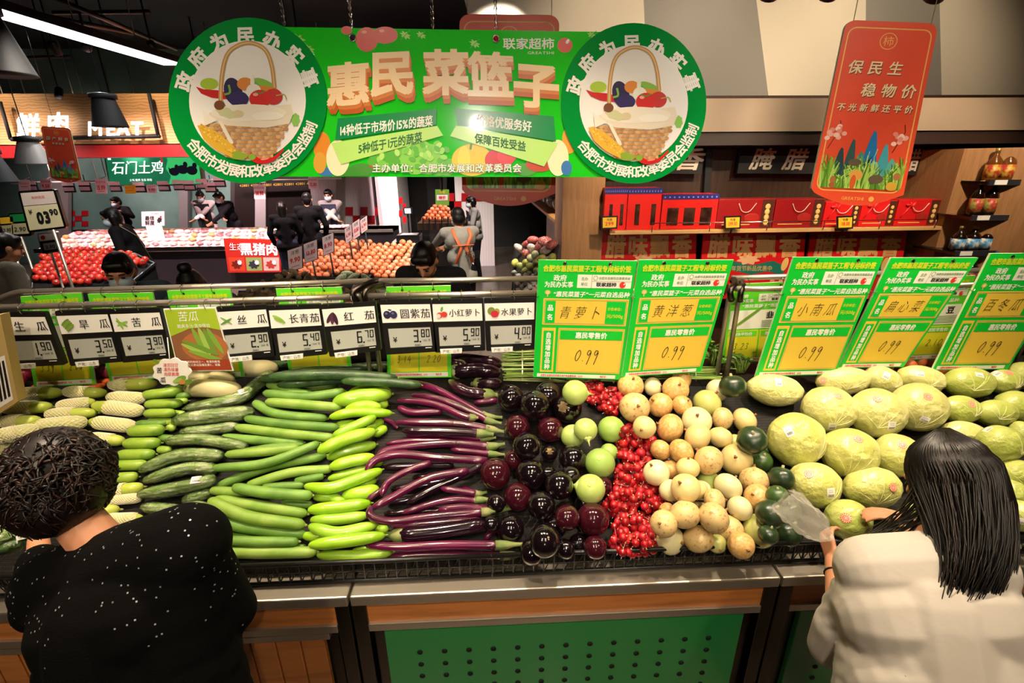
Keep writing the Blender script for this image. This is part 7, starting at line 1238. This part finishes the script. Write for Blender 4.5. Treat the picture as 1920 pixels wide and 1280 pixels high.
person('meat counter worker in black with a mask, arms folded, left of the white notice', (213, 369), 11.2, 1.62, -10, .05, '1c1a1c', '1c1a1c', 'short', True, {'l': (222, 398, 10.95), 'r': (205, 398, 10.95)}, apron='b58a8c')
person('meat counter worker in a pale top and black apron with mask, bun hair, working', (372, 359), 11.0, 1.64, 10, .1, 'd3c0bd', '1c1a1c', 'bun', True, {'l': (362, 415, 10.7), 'r': (385, 414, 10.7)}, apron='161416', look=(0, -.4))
person('meat counter worker in a black hoodie with mask, leaning over the tray', (404, 361), 10.55, 1.62, -25, .3, '141214', '1c1a1c', 'bun', True, {'l': (398, 417, 10.3), 'r': (424, 422, 10.2)}, look=(0, -.5))
x0, x1 = onY(512, 440, 9.3).x, onY(738, 440, 9.3).x; zt = onY(620, 431, 9.3).z; t = root('dark_counter', (x0, 9.3, 0), 'dark service counter in front of the butcher', 'counter'); MB().box((x0, 9.3, 0), (x1, 9.9, zt), mat('counter_front')).build('body', t); MB().box((x0, 9.27, zt - .05), (x1, 9.93, zt), m_steel).build('counter_top', t)
for i in range(12): inst('meat%d' % (i % 3), None, Matrix.Translation((onY(602 + 4.2 * i, 425, 9.5).x, 9.5 + .12 * (i % 2), zt + .03)) @ Matrix.Rotation(i, 4, 'Z'), ('pale pork', 'red meat', 'pale chicken')[i % 3] + ' piece laid out on the dark counter in front of the butcher', 'cuts on the dark counter ' + 'abc'[i % 3])
# ---------------------------------------------------------------- the two shoppers at the counter
def strands(mb, items, mt, r0, seg=4):
    for P in items: n = len(P); mb.tube(P, [r0 * (1 - .75 * (i / (n - 1)) ** 2) for i in range(n)], mt, seg)
def big_person(lb, Hc, hf, hu, shl, shr, pel, arms, feet, k, knit, pants, hairf, vox=.007, cloth_extra=(), sleeve_r=.058, low=.0, cover=.62):
    s_ = (shr - shl).normalized(); nk = (shl + shr) / 2 + Vector((0, .005, .035)); ch = (shl + shr) / 2 - (nk - pel).normalized() * .12; up = (nk - pel).normalized(); B = []; J = []; Tr = []
    torso = [('c', shl, .06 * k, shr, .06 * k), ('c', ch + s_ * .08, .105 * k, ch - s_ * .08, .105 * k), ('c', (ch + pel) / 2 + s_ * .06, .1 * k, (ch + pel) / 2 - s_ * .06, .1 * k), ('c', pel + s_ * .07, .115 * k, pel - s_ * .07, .115 * k), ('c', ch, .12 * k, pel, .12 * k)]
    B += torso + [('c', nk - up * .04, .058 * k, Hc - hu * .05, .052 * k)] + head_parts(Hc, hf, hu, k)
    J += [(q[0], q[1], q[2] + low + .02, q[3], q[4] + low + .02) for q in torso] + [('c', nk - up * .03 - s_ * .02, .07 * k, nk - up * .03 + s_ * .02, .07 * k)]
    for S, E, W, hd in arms:
        B += [('c', S, .046, E, .038), ('c', E, .038, W, .025)] + hd; d = (W - E)
        J += [('c', S, sleeve_r + .016, E, sleeve_r), ('c', E, sleeve_r, E + d * cover, sleeve_r - .012)]
    for h, kn, an in feet:
        B += [('c', h, .085, kn, .055), ('c', kn, .055, an, .036), ('c', an - Vector((0, 0, .04)), .038, an + Vector((0, .14, -.05)), .03)]; Tr += [('c', h + Vector((0, 0, .05)), .11, kn, .078), ('c', kn, .078, an + Vector((0, 0, .02)), .06)]
    ro = remesh(B, m_skin_, .0045, 5).build('person', origin=(pel.x, pel.y, 0)); tag(ro, lb, 'person'); Q = Matrix((hf.cross(hu), hf, hu)).transposed(); sd = hf.cross(hu)
    remesh(J + list(cloth_extra), knit, vox, 9).build('sweater', ro); remesh(Tr + [('c', pel + s_ * .08, .13, pel - s_ * .08, .13)], pants, .012).build('trousers', ro)
    sh_ = MB()
    for h, kn, an in feet: sh_.ell((an.x, an.y + .05, .045), (.05, .14, .045), m_black, 12, 8)
    sh_.build('shoes', ro); e = MB(); [e.ell(Hc + hf * .0845 + sd * .03 * q, (.013, .006, .0055), m_eye, 8, 6, Q) for q in (-1, 1)]; e.build('eyes', ro); l_ = MB(); l_.ell(Hc + hf * .092 - hu * .058, (.022, .006, .007), m_lip, 8, 6, Q); l_.build('lips', ro)
    hairf(ro, Hc, hf, hu, sd, Q); return ro
def back_fill(shl, shr, pel, hw, r0, r1, n=9):
    """a row of soft rolls that carries the cloth smoothly from the shoulders to the hem"""
    out = []
    for i in range(n):
        t = i / (n - 1); out.append(('c', (shl + Vector((.04, 0, -.02))).lerp(pel + Vector((-hw, -.02, -.12)), t), r0 + (r1 - r0) * t, (shr + Vector((-.04, 0, -.02))).lerp(pel + Vector((hw, -.02, -.12)), t), r0 + (r1 - r0) * t))
    return out
# left: curly dark brown hair, black knit with small sequins, holding a wrapped gourd
Hc = onY(112, 905, 1.09); hf = Vector((-.45, .75, -.5)).normalized(); hu = (Vector((-.05, .15, 1)) - hf * hf.dot(Vector((-.05, .15, 1)))).normalized()
shl = onY(112, 1096, 1.0); shr = onY(350, 1020, .96); pel = Vector(((shl.x + shr.x) / 2 + .03, .83, .88))
W1 = onY(72, 1012, 1.17); E1 = onY(78, 1135, .99); W2 = Vector((shr.x - .12, 1.17, 1.0)); E2 = shr + Vector((.04, .03, -.25))
m_curl = [mat('curly_hair_a', '1c0d08', .42), mat('curly_hair_b', '2b140b', .42), mat('curly_hair_c', '120806', .42)]
def curly(ro, Hc, hf, hu, sd, Q):
    b = remesh([('e', Hc + hu * .035 - hf * .015, (.112, .122, .11), Q), ('e', Hc - hu * .03 - hf * .055, (.108, .085, .1), Q)], m_curl[2], .01, 2); 
    rr = random.Random(3)
    for i in range(1250):
        th = math.acos(rr.uniform(-.72, 1)); ph = rr.random() * 6.283; d = sd * math.sin(th) * math.cos(ph) + hf * math.sin(th) * math.sin(ph) + hu * math.cos(th)
        if d.dot(hf) > .55 and d.dot(hu) < .3: continue
        c0 = Hc + hu * .01 - hf * .03 + sd * d.dot(sd) * .1 + hf * d.dot(hf) * .108 + hu * d.dot(hu) * .112; t1 = d.cross(Vector((rr.uniform(-1, 1), rr.uniform(-1, 1), rr.uniform(-1, 1)))).normalized(); t2 = d.cross(t1); drop = Vector((0, 0, -1)) - d * -d.z; ra = rr.uniform(.007, .014); pts = []
        for j in range(15): a = j * .75 + ph; pts.append(c0 + d * (.004 + .006 * j / 14) + drop * .004 * j + t1 * ra * math.cos(a) + d * ra * .7 * math.sin(a) + t2 * (j - 7) * .0024)
        strands(b, [pts], m_curl[i % 3], .0036, 4)
    b.build('curly_hair', ro)
m_knit = mat('black_knit', '040404', .9, bump=(180, .6, .004), spec=.12)
lady1 = big_person('person with curly dark hair in a black sequinned knit, holding a wrapped gourd', Hc, hf, hu, shl, shr, pel, [(shl, E1, W1, hand_parts(W1, Vector((.08, .75, .35)), Vector((-.9, .2, .1)), .95, .75, True)), (shr, E2, W2, hand_parts(W2, Vector((-.3, .9, -.1)), Vector((0, -.1, -1)), .95, .6))],
    [(pel + Vector((q * .09, 0, -.03)), Vector((pel.x + q * .1, .84, .46)), Vector((pel.x + q * .1, .78, .08))) for q in (-1, 1)], 1.0, m_knit, mat('navy_trousers', '10131c', .8), curly, .008, back_fill(shl, shr + Vector((.0, 0, 0)), pel + Vector((.04, 0, 0)), .11, .095, .15), .064, .02)
sq = MB(); rr = random.Random(5); me = [o for o in lady1.children if o.name.startswith('sweater')][0].data; off = Vector(lady1['_o']); m_sq = mat('sequin', 'b9b9bd', .3, .4)
for i in range(900):
    p = me.polygons[rr.randrange(len(me.polygons))]; c, n = p.center + off, p.normal; u = c - shr; v = c - shl
    if n.y < .35 and (u.length < .2 or v.length < .26 or rr.random() < .06): t1 = n.orthogonal().normalized(); t2 = n.cross(t1); q = .0026; sq.add([c + n * .0015 + t1 * q, c + n * .0015 + t2 * q, c + n * .0015 - t1 * q, c + n * .0015 - t2 * q], [(0, 1, 2, 3)], m_sq)
sq.build('sequin_pattern', lady1)
gp = [onY(-18, 1012, 1.2), onY(20, 1003, 1.22), onY(62, 993, 1.24), onY(100, 985, 1.26)]
o = thing(MB().tube(spline(gp, 24), [.024 * capprof(.3, .2, .15, .3)(i / 23) for i in range(24)], m_bg_, 36, rib=lambda a, t: 1 + .05 * math.cos(9 * a)), 'bitter_gourd', 'bumpy bitter gourd with barcode label held in the hand of the person in black', 'bitter gourd', None, gp[0])
f = MB(); f.tube(spline(gp, 24), [.0265 * capprof(.3, .2, .2, .35)(i / 23) for i in range(24)], m_film2, 14); f.build('cling_film', o); n = (EYE - gp[1]).normalized(); barcode(gp[1].lerp(gp[2], .6) + n * .0275, n, gp[2] - gp[1], .036, .04).build('barcode_label', o)
gp = [onY(-30, 1040, 1.19), onY(12, 1026, 1.2), onY(48, 1014, 1.215)]; o = thing(MB().tube(spline(gp, 20), [.02 * capprof(.3, .2, .15, .3)(i / 19) for i in range(20)], m_cuc2, 14), 'bitter_gourd', 'dark smooth gourd held under the labelled one by the person in black', 'gourd', None, gp[0]); f = MB(); f.tube(spline(gp, 20), [.022 * capprof(.3, .2, .2, .35)(i / 19) for i in range(20)], m_film2, 14); f.build('cling_film', o)
# right: long straight dark hair, white sweater, plastic bag and cabbage in the hands
Hc = onY(1776, 905, 1.1); hf = Vector((-.3, .8, -.5)).normalized(); hu = (Vector((.02, .12, 1)) - hf * hf.dot(Vector((.02, .12, 1)))).normalized()
shl = onY(1640, 1072, 1.0); shr = onY(1818, 1064, .95); pel = Vector(((shl.x + shr.x) / 2 - .02, .82, .9))
W1 = onY(1562, 1052, 1.2); E1 = onY(1576, 1172, 1.0); W2 = onY(1700, 972, 1.27); E2 = shr + Vector((.06, .1, -.2))
m_lh = [mat('dark_hair_a', '0c0706', .42), mat('dark_hair_b', '170d09', .32), mat('dark_hair_c', '2a120b', .35)]
def straight(ro, Hc, hf, hu, sd, Q):
    b = remesh([('e', Hc + hu * .03 - hf * .016, (.082, .1, .094), Q), ('e', Hc - hu * .03 - hf * .045, (.078, .066, .09), Q), ('c', Hc - hf * .07 - hu * .03, .07, Hc - hf * .08 - Vector((.04, .02, .2)), .06)], m_lh[0], .008, 4); rr = random.Random(9); crown = Hc + hu * .125 - hf * .02
    for i in range(1300):
        ph = rr.random() * 6.283; d = sd * math.cos(ph) + hf * math.sin(ph)
        if d.dot(hf) > .72: continue
        e = Hc - hu * rr.uniform(-.02, .07) - hf * .02 + sd * math.cos(ph) * .1 + hf * math.sin(ph) * .112; back = max(0, -d.dot(hf)); side = d.dot(sd); L = rr.uniform(.27, .37) * (1.0 if back > .2 or side > 0 else .8)
        if side < -.55 and rr.random() < .22: end = e + Vector((-.05 - .09 * rr.random(), .01 + .04 * rr.random(), -.16 - .06 * rr.random())); mid_ = e.lerp(end, .5) + Vector((.01, .01, -.04))
        else:
            tx = Hc.x - .115 + side * .07 + rr.uniform(-.035, .035); end = Vector((tx, min(e.y, shr.y - .02) - .075 - .03 * rr.random(), e.z - L)); mid_ = e.lerp(end, .5) + Vector((0, -.035, .02))
        dd = sd * math.cos(ph) * .92 + hf * math.sin(ph) * 1.08; top_ = Hc + hu * .14 - hf * .02 + d * .015 + Vector((rr.uniform(-.01, .01),) * 3); m0 = Hc + hu * .125 + dd * .055 - hf * .016; m1 = Hc + hu * .08 + dd * .092 - hf * .016
        strands(b, [[Vector(q) for q in spline([top_, m0, m1, e, mid_, end], 18)]], m_lh[(i % 7 == 0) * 1 + (rr.random() < .12)], .0031, 4)
    b.build('long_hair', ro)
m_swt = mat('white_sweater', 'bdb6ad', .85, bump=(7, .3, .02)); fold = []
rr = random.Random(4); ax = (W1 - E1); 
for i in range(8):      # gathered sleeve and back folds
    c = shl.lerp(E1, .45 + .075 * i); u = (E1 - shl).normalized(); t1 = u.orthogonal().normalized(); t2 = u.cross(t1)
    for j in range(8): a, b_ = j * .785 + i, (j + 1) * .785 + i; q = .066 - .001 * i; fold.append(('c', c + (t1 * math.cos(a) + t2 * math.sin(a)) * q + u * .008 * math.sin(2 * a), .009, c + (t1 * math.cos(b_) + t2 * math.sin(b_)) * q + u * .008 * math.sin(2 * b_), .009))
roll = back_fill(shl, shr, pel, .1, .1, .15)
for u0, u1, t0, t1, q in ((.15, .05, .05, .75, .016), (.3, .35, .1, .9, .014), (.62, .5, .0, .6, .013), (.8, .9, .15, .95, .016), (.02, -.05, .3, .8, .018), (.5, .62, .45, 1, .014)):
    pts = []
    for k in range(6):
        t = t0 + (t1 - t0) * k / 5; rl_ = roll[min(8, int(t * 8))]; c = rl_[1].lerp(rl_[3], u0 + (u1 - u0) * k / 5); v = (EYE - c); v = Vector((0, v.y, v.z)).normalized(); pts.append(c + v * (rl_[2] - .002))
    for k in range(5): fold.append(('c', pts[k], q * (.6 + .1 * k), pts[k + 1], q * (.7 + .1 * k)))
fold += roll
fold += [('c', E1 + Vector((.0, 0, -.01)), .07, E1 + Vector((-.005, .01, -.1)), .06)]
h1 = hand_parts(W1, Vector((.12, .75, .5)), Vector((.8, .1, -.2)), .9, .8, False); h2 = hand_parts(W2, Vector((-.95, .25, .12)), Vector((-.1, .1, -1)), .88, .4, True)
lady2 = big_person('person with long straight hair in a white sweater, holding plastic bag and cabbage', Hc, hf, hu, shl, shr, pel, [(shl, E1, W1, h1), (shr, E2, W2, h2)], [(pel + Vector((q * .09, 0, -.03)), Vector((pel.x + q * .1, .83, .46)), Vector((pel.x + q * .1, .77, .08))) for q in (-1, 1)], 1.0, m_swt, mat('dark_trousers', '14151a', .8), straight, .0055, fold, .056, .022, .3)
d = (W1 - E1).normalized(); c = W1 - d * .05; t1 = d.orthogonal().normalized(); t2 = d.cross(t1); hb = MB(); hb.tube([c + (t1 * math.cos(a) + t2 * math.sin(a)) * .0285 for a in [i * R(24) for i in range(16)]], .003, m_black, 6, caps=False); hb.build('hair_band', lady2)
# cabbage in the hand
P = onY(*ZB((820, 1000)), 1.37); s = depth(P) / FPX; A = CAMROT @ Matrix.Diagonal((128 / ZB.k * s, 124 / ZB.k * s, 120 / ZB.k * s)); M = Matrix.Translation(P) @ A.to_4x4(); b = MB(); vs_ = []
for i in range(23):
    for j in range(36): th, a = math.pi * i / 22, 2 * math.pi * j / 36; dd = Vector((math.sin(th) * math.cos(a), math.sin(th) * math.sin(a), math.cos(th))); vs_.append(M @ (dd * cab_r(dd, 1.7)))
b.add(vs_, [(i * 36 + j, (i + 1) * 36 + j, (i + 1) * 36 + (j + 1) % 36, i * 36 + (j + 1) % 36) for i in range(22) for j in range(36)], m_cb[2], True)
o = thing(b, 'wrapped_cabbage', 'film-wrapped cabbage with red seal held by the person in the white sweater', 'cabbage', None, P - Vector((0, 0, 124 / ZB.k * s))); Hh, n = ray_ell(*ZB((808, 988)), P, A); conform(seal(Hh, n, .017), M, 1.7).build('red_seal', o)
# thin plastic bag hanging open from the left hand
def bag_mat():
    m = mat('thin_plastic', 'e8e6dc', .2); nt = m.node_tree; N = nt.nodes; L = nt.links; out = N['Material Output']; p = N['Principled BSDF']; tr = N.new('ShaderNodeBsdfTransparent'); mx = N.new('ShaderNodeMixShader'); mx.inputs[0].default_value = .3
    tl = N.new('ShaderNodeBsdfTranslucent'); tl.inputs[0].default_value = lin('e8e6dc'); m2 = N.new('ShaderNodeMixShader'); m2.inputs[0].default_value = .35; L.new(p.outputs[0], m2.inputs[1]); L.new(tl.outputs[0], m2.inputs[2]); L.new(tr.outputs[0], mx.inputs[1]); L.new(m2.outputs[0], mx.inputs[2]); L.new(mx.outputs[0], out.inputs[0]); return m
ctr = [(412, 876, 62, 84), (468, 914, 72, 92), (545, 975, 78, 88), (605, 1030, 75, 85), (655, 1075, 62, 66), (700, 1105, 34, 34), (728, 1118, 14, 14)]
rr = random.Random(8); vs_ = []; n = 40; rows_ = 26
cs = spline([(c[0], c[1], c[2], c[3]) for c in ctr], rows_)
for i, c in enumerate(cs):
    P = onY(*ZB((c[0], c[1])), 1.30 - .08 * i / rows_); s = depth(P) / FPX / ZB.k; ax_ = CAMROT @ Vector((.68, .73, 0)).normalized(); dp = CAMROT @ Vector((0, 0, 1))
    for j in range(n): a = 2 * math.pi * j / n; q = 1 + .1 * math.sin(5 * a + i * .5) + .08 * math.sin(11 * a - i * .8) + .05 * math.sin(17 * a + i); vs_.append(P + ax_ * math.cos(a) * c[3] * s * q + dp * math.sin(a) * c[2] * .5 * s * q + CAMROT @ Vector((.7, -.7, 0)) * .004 * math.sin(3 * a + i * .9))
b = MB(); b.add(vs_, [(i * n + j, (i + 1) * n + j, (i + 1) * n + (j + 1) % n, i * n + (j + 1) % n) for i in range(rows_ - 1) for j in range(n)], bag_mat(), True)
thing(b, 'plastic_bag', 'thin clear plastic bag hanging open from the hand of the person in white', 'plastic bag', None, vs_[-1])
